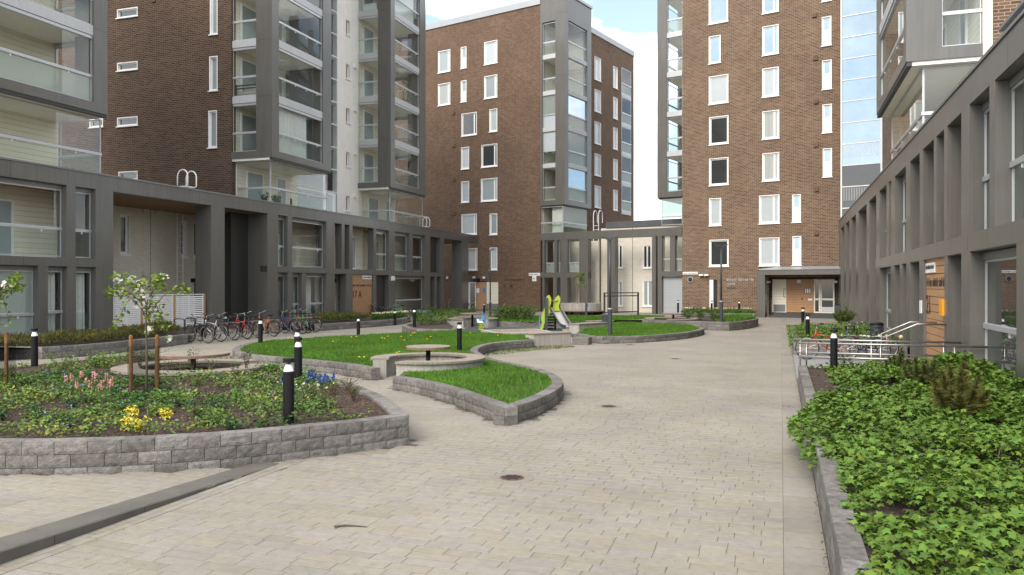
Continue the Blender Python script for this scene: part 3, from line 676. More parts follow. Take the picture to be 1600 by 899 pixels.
bx('balcony_wall', M_cream, T2, xc0+0.1, xc1, YW, YW+0.3, Z_ROOF, TOP); bx('tower_body', M_brickL, T2, xg+0.4, xc1-0.01, YW+1.05, 15.9, Z_ROOF, TOP-0.1)
bay(T2, xg, xg1, YF, YW, 6, FL.x(436, YF)-xg, xg1-FL.x(505, YF), 1, None, looks=[(None, None, 0.72), (None, None, None), (None, None, None)], sidecol=0.97)
bay(T2, xc0, xc1, YF, YW, 6, FL.x(617, YF)-xc0, xc1-FL.x(656, YF), 1, 1, looks=[(None, None, None), (None, None, None), (None, None, None), (None, None, None), (None, None, 0.9)], sidecol=0.97)
podium_balcony(T2, FL.x(422.5, 0.15), FL.x(511, 0.15), 0.15, YW, True, False); podium_balcony(T2, FL.x(609, 0.15), FL.x(660, 0.15), 0.15, YW, True, True)
bx('roof_parapet', M_copl, T2, xg-0.05, xc1+0.05, YF-0.05, 16, TOP+0.41, TOP+0.7)

# ================================================================== far building group on one wall line: middle tower, link, end tower
MT = FM.root('apartment_tower', 'brown brick tower with full height glazed corner bay beyond the playground', 'building')
mu = lambda p: FM.x(p)
xL, xB = -22.0, mu(883)
WM = [(684.5, 703.6, 79, 113), (756.6, 777, 64.5, 100), (684.5, 703.6, 130.5, 164.5), (756.6, 777, 118, 153.5), (721, 745, 176.6, 212), (764.6, 777, 170.5, 206), (720.5, 733, 230, 264.5), (752, 777, 225.6, 261), (720.5, 733, 283.5, 316.5), (751.5, 777, 279, 314.5), (721, 745, 334.6, 367), (765, 777, 333.7, 367), (728, 746, 388, 422.5), (765, 777, 387, 422)]
NM = [(720, 728.8, 73.5, 107), (720, 728.8, 126, 159.5)]
ho = [pxwin(FM, r) for r in WM+NM]
doorhole = [(mu(715), mu(778.5), 0.02, 2.55)]
wall_with_openings(xL, 0, 0, 25.75, ho+doorhole, 0).build('brick_wall', M_brickM, MT)
pn = [M_blind, M_blind2, M_drape, M_blind, M_darkp, M_blind2, M_blind2, M_darkp, M_blind, M_blind, M_blind, M_blind, M_blind, M_blind2]
for i, h in enumerate(ho[:len(WM)]): window(MT, *h, 0, pn[i], mull=(0.82 if h[1]-h[0] > 1.1 else None), rec=0.14)
for h in ho[len(WM):]: window(MT, *h, 0, M_blind, panel=0.52, rec=0.14)
for p, q in ((709, 177), (709, 228), (709, 281), (709, 334), (852.5, 0)): 
    if q: x, z = FM.at(p, q); bx('vent', M_brickM, MT, x-0.14, x+0.14, -0.09, 0, z-0.14, z+0.14)
# right hand face of the tower, set back behind the bay
SM = Frame(FM.w(0, 0), FM.rz+R_(90)); MS = empty('side_face', (0, 0, 0), R_(90), parent=MT)
DEP = SM.x(990.3)
ws = [pxwin(SM, r) for r in ((929, 939, 90, 126), (929, 939, 141, 175.5), (929, 939, 191, 225.5), (929, 939, 241, 275), (929, 939, 290.5, 325))]
ws2 = [pxwin(SM, r) for r in ((958, 965, 104.6, 138), (958, 965, 152.6, 186), (958, 965, 200, 233.6), (958, 965, 249, 281), (958, 965, 297, 329))]
bal = pxwin(SM, (970.7, 985.5, 109, 336))
wall_with_openings(0, DEP, 0, 25.75, ws+ws2+[bal], 0).build('brick_wall', M_brickM, MS)
for h in ws+ws2: window(MS, *h, 0, M_blind2, rec=0.14, mull=0.45 if h[1]-h[0] > 0.9 else None)
bx('recess_wall', M_cream, MS, bal[0]-0.1, bal[1]+0.1, 1.8, 2.0, bal[2]-1, bal[3]+0.5)
for k in range(5):
    z = bal[2]+k*(bal[3]-bal[2])/5; bx('balcony_slab', M_fascia, MS, bal[0]+0.01, bal[1]-0.01, -0.05, 1.8, z, z+0.35)
    glazing(MS, bal[0]+0.02, bal[1]-0.02, z+0.35, z+(bal[3]-bal[2])/5-0.02, -0.02, z+1.35, M_frost, None, 2)
bx('roof_edge', M_copl, MT, xL, 0.02, -0.09, 0.3, 25.76, 26.28); bx('roof_edge', M_copl, MS, 0.3, DEP+0.05, -0.09, 0.3, 25.76, 26.28); bx('rear_wall', M_brickM, MT, xL, -0.02, DEP-0.1, DEP, 0, 25.75)
bx('tower_roof', M_roof, MT, xL, -0.31, 0.31, DEP-0.1, 25.6, 25.9)
# corner bay (local x 0..xB, depth to the pixel edge at 924)
bd = Frame(FM.w(xB, 0), FM.rz+R_(90)).x(924)
nf = 6; zb0 = FM.at(883, 319.5)[1]; BST = (24.4-zb0-0.4)/5.0
MBY = empty('corner_bay', (0, 0, 0), parent=MT)
for (xa, xb, ya, yb2) in ((0.001, 0.22, -0.03, 0.3), (mu(868), xB, -0.03, 0.55), (xB-0.4, xB, bd-0.75, bd)): 
    m = MB(); z = zb0; k = 0
    while z < 26.0-0.01:
        z2 = min(26.2, zb0+0.4+BST*1.7*(k+1)); m.box(xa, xb, ya, yb2, z+(0.01 if k else 0), z2); z = z2; k += 1
    m.build('bay_post', M_clad, MBY)
for (a, b, c, d) in ((0.22, mu(868), -0.03, 0.3), (xB-0.3, xB, 0.55, bd-0.75)):
    bx('bay_beam', M_clad, MBY, a, b, c, d, zb0, zb0+0.4); bx('bay_beam', M_clad, MBY, a, b, c, d, 24.15, 26.2)
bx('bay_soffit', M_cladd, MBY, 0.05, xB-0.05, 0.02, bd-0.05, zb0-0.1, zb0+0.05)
bx('bay_roof', M_copl, MBY, 0.001, xB+0.09, -0.12, bd+0.08, 26.21, 26.42)
bx('balcony_wall', M_creamb, MBY, 0.01, 0.1, 0.3, bd, 6.2, 24.3); bx('balcony_wall', M_cream, MBY, 0.1, xB-0.4, bd-0.3, bd-0.1, 6.2, 24.3)
for k in range(5):
    z = zb0+0.4+k*BST; lo = [None, None, M_blind2, None, None][k]; up = [None, M_blind2, M_frost, None, None][k]
    if k: bx('slab_edge', M_fascia, MBY, 0.22, mu(868), 0.02, 0.25, z-0.3, z+0.05); bx('slab_edge', M_fascia, MBY, xB-0.25, xB-0.02, 0.55, bd-0.75, z-0.3, z+0.05)
    bx('balcony_slab', M_render, MBY, 0.11, xB-0.31, 0.31, bd-0.31, z-0.25, z)
    glazing(MBY, 0.22, mu(868), z+0.05, z+BST-0.32, 0.12, z+1.1, lo, up, 2); side_glazing(MBY, xB-0.12, 0.55, bd-0.75, z+0.05, z+BST-0.32, z+1.1, M_frost if k < 3 else None, [M_skyp, M_frost, M_skyp, None, None][k])
# glazed terrace under the bay
glazing(MBY, 0.05, xB-0.25, 6.55, zb0-0.12, 0.05, 7.4, None, None, 3, 'terrace_glazing'); side_glazing(MBY, xB-0.25, 0.05, bd-0.4, 6.55, zb0-0.12, 7.4, None, M_frost, 'terrace_side_glazing')
curtain(MBY, xB-1.4, xB-0.3, 6.5, zb0-0.15, 0.3)
# entrance of the middle tower: brown door panel, glazed door, pale metal door
MD = empty('entrance', (0, 0, 0), parent=MT)
for a, b, mt, nm in ((715, 733, M_white, 0), (733, 743, M_white, 0)):
    door_unit(MD, mu(a), mu(b), 0.05, 2.5, 0.1, M_white, M_darkp, 'glazed_door')
ew = bx('wood_panel', M_benche, MD, mu(743), mu(759), 0.05, 0.12, 0.05, 2.5)
for i in range(14): bx('board', M_wood, ew, mu(743)+0.01, mu(759)-0.01, 0.02, 0.05, 0.08+i*0.172, 0.08+i*0.172+0.158)
bx('notice_board', M_sign, MD, mu(744.5), mu(749), -0.02, 0.018, 1.55, 1.95); bx('blue_sign', M_blue, MD, mu(754.5), mu(757.5), -0.02, 0.018, 1.55, 1.95)
bx('metal_door', M_cream, MD, mu(759.5), mu(778), 0.06, 0.12, 0.6, 2.5); bx('kick_plate', M_coping, MD, mu(759.5), mu(778), 0.04, 0.12, 0.06, 0.6)
bx('door_backing', M_room, MD, mu(714.5), mu(778.9), 0.13, 0.2, 0, 2.6)
for p in (700, 741.5, 757): x, z = FM.at(p, 434); bx('wall_lamp', M_sign, MD, x-0.1, x+0.1, -0.15, 0, z-0.1, z+0.1)
x, z = FM.at(746, 438); bx('entrance_lamp', M_black, MD, x-0.25, x+0.25, -0.35, 0, z-0.15, z+0.15)
x, z = FM.at(827, 429); pl = bx('street_name_plate', M_sign, MT, mu(826.5), mu(844.3), -0.03, -0.005, z-0.12, z+0.12); marks(mu(827.5), mu(843.5), -0.037, z-0.05, 0.10, M_letter, pl, 5)
x, z = FM.at(835, 435); pl = bx('number_plate', M_sign, MT, x-0.2, x+0.2, -0.03, -0.005, z-0.25, z+0.2); marks(x-0.12, x+0.13, -0.037, z-0.1, 0.16, M_letter, pl, 6)
marks(mu(787), mu(793), -0.012, 1.95, 0.42, M_brickL2, MT, 7); text('A', 0.55, M_brickL2, MT, (mu(796.5), -0.012, 1.95)); marks(mu(787), mu(822), -0.012, 2.6, 0.17, M_brickL2, MT, 8)

# low link with its free standing grey frame
LK = FM.root('link_building', 'low cream brick link building behind a grey portal frame, between the two brick towers', 'building')
x1_ = mu(1066); wy = 2.6
panel_run('portal_beam', LK, 0.0, x1_-0.01, -0.06, 0.5, Z_BB+0.05, Z_COP+0.1, 2.6)
cols = [(848, 851), (866.5, 870.5), (876, 887), (905.5, 919), (949, 961), (1019, 1025), (1028, 1034.5)]
for a, b in cols: bx('portal_column', M_clad, LK, mu(a), mu(b), -0.05, 0.55, 0, Z_BB+0.045)
bx('portal_band', M_clad, LK, 0, mu(919), -0.045, 0.5, FM.at(880, 434)[1], FM.at(880, 426)[1]); bx('portal_band', M_clad, LK, mu(1034.5), x1_-0.01, -0.045, 0.5, FM.at(1050, 432)[1], FM.at(1050, 424)[1])
bx('portal_column', M_clad, LK, mu(1047), mu(1055), -0.04, 0.5, FM.at(1050, 424)[1]+0.005, Z_BB+0.045)
for a, b in ((851, 866.5), (870.5, 876), (887, 905.5)): glazing(LK, mu(a)+0.02, mu(b)-0.02, FM.at(880, 425.5)[1], Z_BB, 0.3, FM.at(880, 411)[1], M_frost, None, 1)
for a, b in ((1034.5, 1047), (1055, 1065.5)): glazing(LK, mu(a)+0.02, mu(b)-0.02, FM.at(1050, 423.5)[1], Z_BB, 0.3, FM.at(1050, 405)[1], None, None, 1)
bx('glazed_room_back', M_creamb, LK, 0.05, mu(919)-0.1, 2.0, 2.2, 0, Z_BB); bx('glazed_room_back', M_cream, LK, mu(1034.5), x1_-0.01, 2.0, 2.2, 3.0, Z_BB)
bx('garage_door', M_garage, LK, mu(1035), x1_-0.05, 0.2, 0.25, 0.02, FM.at(1050, 432.5)[1])
lz = FM.at(990, 355, wy)[1]
ho = [pxwin(FM, r, wy) for r in ((961, 973, 383, 419.5), (1004, 1018, 383, 419.5), (961, 973, 440, 479), (1004, 1020.5, 438, 479))]
wall_with_openings(mu(921)-0.3, x1_+0.5, 0, lz, ho, wy).build('brick_wall', M_creamb, LK)
for i, h in enumerate(ho): window(LK, *h, wy, M_blind if i > 1 else M_darkp, mull=0.5, rec=0.1, fr=0.07)
bx('coping', M_roof, LK, mu(924), x1_+0.5, wy-0.08, wy+9, lz+0.002, lz+0.5); bx('wall_joint', M_cladd, LK, FM.x(988, wy), FM.x(988, wy)+0.04, wy-0.005, wy, 0, lz)
m = MB(); xa, xb = FM.x(929, wy), FM.x(937, wy)
for x in (xa, xb): m.tube([(x, wy-0.2, 1.8), (x, wy-0.2, lz+0.3)], 0.03, 5)
for i in range(17): m.tube([(xa, wy-0.2, 1.9+i*0.33), (xb, wy-0.2, 1.9+i*0.33)], 0.018, 4)
m.build('wall_ladder', M_white, LK); bx('ladder_guard', M_sign, LK, xa-0.02, xb+0.02, wy-0.26, wy-0.225, 0.9, 2.3)
m = MB()
for s in (0, 1):
    x = xa if s == 0 else xb; z = lz+0.3
    m.tube([(x, wy-0.2, z), (x, wy-0.2, z+0.8)]+[(x+0.0, wy-0.2+0.35*(1-math.cos(a)), z+0.8+0.42*math.sin(a)) for a in [math.pi*i/8 for i in range(1, 8)]]+[(x, wy+0.5, z+0.8), (x, wy+0.5, z+0.2)], 0.035, 6)
m.build('ladder_hoop', M_white, LK)

# end tower
CT = FM.root('apartment_tower', 'tan brick tower with reflecting stair glazing and a canopied entrance', 'building')
xc, xd = mu(1066), mu(1313.5)
WC = [(1107.5, 1137.5, -8, 36), (1107.5, 1126, 56, 99), (1107.5, 1138, 118, 162), (1108, 1138.3, 182, 225.5), (1108, 1138.3, 247, 289.5), (1108, 1127, 310, 352.8), (1108, 1138.5, 374.6, 416.5),
      (1191, 1216.6, -26, 20), (1191, 1216.6, 40, 85.5), (1191, 1217, 106, 151), (1191, 1217.6, 173, 217), (1191, 1217.6, 239, 282.8), (1186, 1218, 305, 349.5), (1186, 1218, 371.5, 415.5)]
NC = [(1284, 1299, -44, 2), (1284, 1299, 26, 71.3), (1284.5, 1299.5, 94, 139.5), (1285, 1299.8, 163, 207.6), (1285.5, 1300, 232, 276.6), (1237.6, 1251.3, 304, 347.5), (1238, 1252, 369, 414.5)]
WC += [(1107.5, 1137.5, -75, -30), (1191, 1216.6, -92, -46)]; NC += [(1284, 1299, -112, -66)]
ho = [pxwin(FM, r) for r in WC+NC]; eh = [(FM.x(1206)-0.2, FM.x(1304)+0.25, 0.02, 2.75), (mu(1108.7), mu(1120.5), 0.35, 2.6)]
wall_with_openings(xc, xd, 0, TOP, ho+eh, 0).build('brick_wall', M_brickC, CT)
pc = [M_skyp, M_skyp, M_blind2, M_darkp, M_darkp, M_blind2, M_darkp, M_skyp, M_skyp, M_blind2, M_drape, M_drape, M_blind2, M_blind2, M_blind, M_skyp]
for i, h in enumerate(ho[:len(WC)]): window(CT, *h, 0, pc[i], mull=(0.72 if (h[1]-h[0] > 1.05 and i > 6) else None), rec=0.13)
for h in ho[len(WC):]: window(CT, *h, 0, M_skyp, panel=0.56, rec=0.13)
dz = eh[1]; bx('cellar_door', M_white, CT, dz[0], dz[0]+0.28, -0.02, 0.1, dz[2], dz[3]); bx('cellar_door', M_darkp, CT, dz[0]+0.28, dz[1], 0.08, 0.1, dz[2], dz[3])
for p, q in ((1273, 24), (1274.6, 91), (1275.7, 159), (1275.3, 226.5), (1276, 296), (1276, 364.5)): x, z = FM.at(p, q); bx('vent', M_brickM, CT, x-0.15, x+0.15, -0.09, 0, z-0.15, z+0.15)
# stair glazing right of the brick
xe2 = mu(1378); st = MB().box(xd+0.001, xd+0.09, -0.03, 0.2, 0, TOP).build('stair_glazing', M_white, CT); bx('stair_post', M_white, st, xe2-0.08, xe2, -0.03, 0.2, 0, TOP)
for k in range(20):
    z = FM.at(1345, 325)[1]+(k-3)*FM.at(1345, 292)[1]*0.0+(k-3)*1.43
    bx('transom', M_white, st, xd+0.09, xe2-0.08, -0.02, 0.1, z, z+0.06); MB().box(xd+0.09, xe2-0.08, 0.03, 0.035, z+0.06, z+1.43).build('stair_pane', M_skyp if z > 9.5 else M_darkp, st)
    if k % 2 == 0 and z < 12: 
        m = MB(); n_ = 22
        for i in range(n_): x = xd+0.15+(xe2-xd-0.3)*i/n_; m.box(x, x+0.02, 0.015, 0.026, z-0.9, z-0.05)
        m.build('stair_rails', M_alu, st)
bx('tower_body', M_brickC, CT, xc+0.02, xe2, 0.4, 16, 0, TOP-0.05); bx('roof_edge', M_copl, CT, xc-0.05, xe2+0.05, -0.08, 16, TOP+0.002, TOP+0.4)
# left bay of the end tower
xb0 = mu(1027.5); CB = empty('corner_bay', (0, 0, 0), parent=CT); z0 = FM.at(1034, 309)[1]; cw = mu(1042)-xb0
for k, (za, zb) in enumerate(((z0, 14.4), (14.41, 20.2), (20.21, TOP+0.3))): bx('bay_post', M_clad, CB, xb0, xb0+cw, -0.05, 0.35, za, zb); bx('bay_post', M_clad, CB, xb0, xb0+0.35, 4.0, 4.6, za, zb)
bx('bay_beam', M_clad, CB, xb0+cw, xc-0.01, -0.05, 0.3, z0, z0+0.42); bx('bay_beam', M_clad, CB, xb0, xb0+0.3, 0.35, 4.0, z0, z0+0.42); bx('bay_soffit', M_cladd, CB, xb0+0.05, xc-0.01, 0.02, 4.55, z0-0.12, z0+0.05)
bx('balcony_wall', M_cream, CB, xc-0.12, xc-0.005, 0.3, 4.6, 6, TOP)
for k in range(6):
    z = z0+0.4+k*3.0
    bx('balcony_slab', M_render, CB, xb0+0.31, xc-0.13, 0.31, 4.5, z-0.25, z)
    if k: bx('slab_edge', M_fascia, CB, xb0+cw, xc-0.01, 0.0, 0.25, z-0.32, z+0.05)
    glazing(CB, xb0+cw, xc-0.02, z+0.06, z+2.66, 0.12, z+1.05, None if k < 3 else M_frost, None, 2); side_glazing(CB, xb0+0.12, 0.35, 4.0, z+0.06, z+2.66, z+1.05)
glazing(CB, xb0+0.3, xc-0.02, Z_COP+0.3, z0-0.13, 0.08, 7.4, None, M_frost, 2, 'terrace_glazing')
# canopy and entrance of the end tower
EN = empty('entrance', (0, 0, 0), parent=CT)
cyy = -1.9; ca, cb = FM.x(1181, cyy), FM.x(1318, cyy)
zc0, zc1 = FM.at(1240, 429.5, cyy)[1], FM.at(1240, 421.5, cyy)[1]
bx('canopy', M_clad, EN, ca, cb, cyy, -0.003, zc0, zc1); MB().add([(ca-0.04,cyy-0.04,zc1+0.003),(cb,cyy-0.04,zc1+0.003),(cb,0,zc1+0.25),(ca+0.9,0,zc1+0.25)],[(0,1,2,3)]).build('canopy_roof', M_copl, EN)
bx('canopy_column', M_clad, EN, FM.x(1183, cyy), FM.x(1195, cyy), cyy+0.01, cyy+0.5, 0, zc0-0.003)
bx('step', M_stepd, EN, FM.x(1194, cyy)+0.2, cb, cyy+0.35, -0.003, 0.0, 0.14); bx('step', M_stepd, EN, FM.x(1196, cyy)+0.3, cb, cyy+0.75, -0.002, 0.142, 0.28)
zd = 2.62
bx('metal_door', M_cream, EN, mu(1206), mu(1228), 0.10, 0.16, 0.3, zd); bx('kick_plate', M_coping, EN, mu(1208), mu(1226.5), 0.085, 0.10, 0.35, 0.85); 
m = MB(); hx = mu(1224); m.tube([(hx+0.12, 0.1, 1.35), (hx, 0.03, 1.4), (hx, 0.03, 1.9), (hx+0.12, 0.1, 1.95)], 0.02); m.build('door_handle', M_steel, EN)
ew = bx('wood_panel', M_benche, EN, mu(1228), mu(1270.5), 0.10, 0.16, 0.3, zd)
for i in range(13): bx('board', M_wood, ew, mu(1228)+0.015, mu(1270.5)-0.015, 0.07, 0.1, 0.32+i*0.177, 0.32+i*0.177+0.164)
gd = door_unit(EN, mu(1281.5), mu(1303.5), 0.3, zd, 0.12, M_cream, M_darkp, 'glazed_door'); bx('door_rail', M_cream, gd, mu(1281.5)+0.1, mu(1303.5)-0.1, 0.055, 0.095, 1.18, 1.3); bx('kick_plate', M_alu, gd, mu(1281.5)+0.1, mu(1303.5)-0.1, 0.06, 0.092, 0.4, 0.72)
gs = door_unit(EN, mu(1271), mu(1281), 0.3, zd, 0.12, M_cream, M_darkp, 'side_light'); bx('door_rail', M_cream, gs, mu(1271)+0.1, mu(1281)-0.1, 0.055, 0.095, 1.18, 1.3)
bx('notice_board', M_dgrey, EN, mu(1256.5), mu(1265.5), 0.045, 0.068, 1.65, 2.0); 
for i in range(3): bx('notice', M_sign, EN, mu(1257.5)+i*0.13, mu(1257.5)+i*0.13+0.09, 0.035, 0.043, 1.68, 1.97)
bx('house_sign', M_sign, EN, mu(1245.5), mu(1251), 0.0, 0.06, 2.36, 2.58); bx('intercom', M_black, EN, mu(1252), mu(1253.6), 0.05, 0.07, 1.2, 1.32); bx('letter_label', M_sign, EN, mu(1262.5), mu(1269), 0.045, 0.068, 1.15, 1.28)
bx('door_backing', M_room, EN, mu(1205)-0.2, mu(1304)+0.3, 0.17, 0.25, 0, 2.8)
for p in (1201, 1306): bx('wall_lamp', M_sign, EN, mu(p)-0.12, mu(p)+0.12, -0.2, 0, 2.35, 2.5)
m = MB(); hx = FM.x(1194.5, cyy)+0.15
m.tube([(hx, cyy+0.3, 0), (hx, cyy+0.3, 0.95), (hx, cyy+1.2, 1.25), (hx, cyy+1.2, 0.29)], 0.022); m.build('stair_handrail', M_steel, EN)
pl = bx('street_name_plate', M_sign, CT, mu(1067), mu(1090.5), -0.03, -0.005, FM.at(1078, 429)[1], FM.at(1078, 425)[1]); marks(mu(1068), mu(1090), -0.037, FM.at(1078, 428.0)[1], 0.085, M_letter, pl, 9)
m = MB(); x, z = FM.at(1079, 437); m.vprism([(x+0.22*math.cos(a), z+0.22*math.sin(a)) for a in [2*math.pi*i/20 for i in range(20)]], -0.07, -0.004); m.build('round_vent', M_silver, CT)
m = MB(); m.vprism([(x+0.16*math.cos(a), z+0.16*math.sin(a)) for a in [2*math.pi*i/20 for i in range(20)]], -0.08, -0.0705); m.build('vent_grille', M_darkp, CT)
for p in (1097, 1105): x, z = FM.at(p, 430); bx('security_camera', M_sign, CT, x-0.16, x+0.16, -0.25, -0.003, z-0.06, z+0.06)
tz = FM.at(1150, 439)[1]; marks(mu(1136), mu(1178), -0.012, tz, 0.17, M_alu, CT, 10); marks(mu(1137), mu(1150), -0.012, tz-0.30, 0.15, M_alu, CT, 11); marks(mu(1136), mu(1152), -0.012, tz-0.62, 0.20, M_letter, CT, 12)

# ================================================================== right wing
RP = FR.root('podium_wing', 'two storey grey clad podium wing with deep fins beside the leafy raised bed', 'building')
rx = lambda p: FR.x(p)          # local x = -world y, so larger pixels give larger x
xr0, xr1 = -60.5, -8.5
RB, RB1 = 2.86, 3.23
panel_run('parapet_beam', RP, xr0, xr1, 0, 0.45, Z_BB-0.02, Z_COP); bx('coping', M_coping, RP, xr0, xr1, -0.03, 0.6, Z_COP+0.006, Z_COP+0.07)
bx('roof', M_roof, RP, xr0, xr1, 0.61, 14, Z_ROOF-0.15, Z_ROOF+0.02)
panel_run('floor_band', RP, rx(1368), xr1, -0.004, 0.42, RB, RB1, 1.7)
def rp(edges, z0, z1, d=0.45, nm='pier'):
    for a, b in edges: bx(nm, M_clad, RP, rx(a), rx(b), 0, d, z0, z1)
UP = [(1546, 1554.5), (1502, 1515), (1475, 1480), (1459, 1463), (1437, 1442), (1415.5, 1422), (1392, 1398), (1385, 1388.5), (1369, 1374)]
LO = [(1588, 1606), (1502, 1516), (1475.5, 1480), (1436.5, 1443), (1416, 1422), (1405.5, 1409.5), (1392, 1397), (1369, 1374)]
rp(UP, RB1, Z_BB-0.02); rp(LO, 0, RB)
rp([(1311, 1314), (1319, 1321.5), (1327, 1330), (1337, 1341), (1354, 1358)], 0, Z_BB-0.02, 0.6, 'column')
# recess cheeks make the deep fins
for a, d in ((1475, 1.5), (1459, 1.5), (1437, 1.5)): bx('fin', M_clad, RP, rx(a), rx(a)+0.12, 0.45, d, RB1, Z_BB-0.02)
bx('fin', M_clad, RP, rx(1475.5), rx(1475.5)+0.12, 0.45, 1.6, 0, RB)
bx('rear_wall', M_cream, RP, xr0, xr1, 2.2, 2.4, 0, Z_BB+0.1); bx('floor_slab', M_render, RP, rx(1368), xr1, 0.43, 2.2, RB+0.02, RB1-0.04); bx('ceiling', M_soffit, RP, xr0, xr1, 0.46, 2.2, Z_BB-0.05, Z_BB+0.1)
def rglaz(a, b, z0, z1, rail, cur=None, low=None, up=None, div=1, bar=True):
    g = glazing(RP, rx(a)+0.01, rx(b)-0.01, z0, z1, 0.28, rail, low, up, div, bar=bar)
    MB().box(rx(a)+0.01, rx(b)-0.01, 0.23, 0.33, z1+0.002, z1+0.15).build('blind_box', M_coping, g)
    if cur: curtain(g, rx(a)+0.08, rx(b)-0.08, z0+0.05, z1-0.03, 0.5, M_curtain, 0.05, 0.22)
    return g
rglaz(1554.5, 1660, RB1+0.02, Z_BB-0.19, RB1+1.1, True, None, None, 3); rglaz(1515, 1546, RB1+0.02, Z_BB-0.19, RB1+1.1, True)
rglaz(1398, 1415.5, RB1+0.02, Z_BB-0.19, RB1+1.1); rglaz(1374, 1385, RB1+0.02, Z_BB-0.19, RB1+1.1)
rglaz(1516, 1588, 0.45, RB-0.18, 1.35, None, None, None, 1); rglaz(1374, 1392, 0.5, RB-0.18, 1.2); rglaz(1397, 1405.5, 0.5, RB-0.18, 1.2); rglaz(1606, 1700, 0.45, RB-0.18, 1.35)
bx('plinth', M_clad, RP, rx(1516), rx(1588), -0.02, 0.42, 0, 0.44); bx('plinth', M_clad, RP, rx(1374), rx(1405), -0.02, 0.42, 0, 0.48)
for a, b in ((1480, 1502), (1463, 1475), (1442, 1459), (1422, 1437)): bx('dark_recess_panel', M_cladd, RP, rx(a), rx(b), 1.45, 1.6, RB1, Z_BB)  # near-black colour puts the shade of the recesses between the fins into the panels
bx('dark_recess_panel', M_cladd, RP, rx(1480), rx(1502), 1.5, 1.6, 0, RB); bx('dark_recess_panel', M_cladd, RP, rx(1422), rx(1436.5), 1.0, 1.1, 0, RB); bx('dark_recess_panel', M_cladd, RP, rx(1409.5), rx(1416), 0.8, 0.9, 0, RB)  # the same near-black panels fill the dark ground floor openings
RW = bx('wood_panel', M_benche, RP, rx(1443), rx(1475.5), 0.10, 0.3, 0.1, RB-0.002)
for i in range(14):
    z0 = 0.12+i*0.196; bx('board', M_wood, RW, rx(1443)+0.01, rx(1475.5)-0.01, 0.07, 0.10, z0, z0+0.18)
marks(rx(1443.8), rx(1475), 0.062, 2.14, 0.22, M_letter, RW, 13); text('21', 0.72, M_letter, RW, (rx(1443.2), 0.062, 1.42))
s_ = bx('street_name_plate', M_sign, RW, rx(1443.5), rx(1457), 0.04, 0.068, 2.50, 2.76); marks(rx(1444.3), rx(1456.5), 0.032, 2.6, 0.10, M_letter, s_, 14)
bx('mail_box', M_orange, RW, rx(1470.5), rx(1475), -0.05, 0.068, 1.45, 1.83); bx('number_plate', M_sign, RP, rx(1437.5), rx(1440.5), -0.02, -0.003, 1.4, 1.75)
# glass balustrade of the roof terrace, pampas grass in a pot
tb = empty('terrace_balustrade', (0, 0, 0), parent=RP)
for k in range(5):
    xa = rx(1521)+k*2.4; MB().add([(xa+0.02,0.5,Z_COP+0.1),(xa+2.36,0.5,Z_COP+0.1),(xa+2.36,0.5,7.22),(xa+0.02,0.5,7.22)], [(0,1,2,3)]).build('glass_panel', M_glassg, tb); bx('post', M_alu, tb, xa-0.02, xa+0.015, 0.47, 0.53, Z_COP+0.08, 7.2)
bx('handrail', M_coping, tb, rx(1521), rx(1521)+12, 0.44, 0.56, 7.225, 7.29)
# tower on the right wing: gable turned to the camera, framed bay
RT_ = FR.root('apartment_tower', 'brick tower with grey framed balcony bay overhanging the podium beside the leafy bed', 'building')
xa = FR.x(1416, -0.15); xz = FR.x(1369.5, -0.15)       # near and far end of the bay
bay(RT_, xz, xa, -0.15, 1.85, 6, 0.6, 0.55, None, 1, sidecol=0.95, zbot=8.80, looks=[(None, None, None)])
bx('balcony_wall', M_cream, RT_, xz, xa-0.01, 1.85, 2.1, Z_ROOF, TOP); bx('brick_wall', M_brickC, RT_, xz-16, xa-0.02, 2.11, 15, Z_ROOF, TOP)
for k in range(3):
    for d in (1.8, 4.6): window(RT_, xz-d-1.2, xz-d, 7.0+ST*k, 8.6+ST*k, 2.08, M_darkp, rec=0.02, sill=False)
podium_balcony(RT_, xz+0.4, xa-0.35, 0.35, 1.85, False, True, False); bx('end_wall', M_cream, RT_, xz+0.1, xz+0.38, 0.4, 1.84, Z_ROOF+0.03, 8.68)
bx('roof_parapet', M_copl, RT_, xz-16, xa, -0.2, 15, TOP+0.41, TOP+0.7)
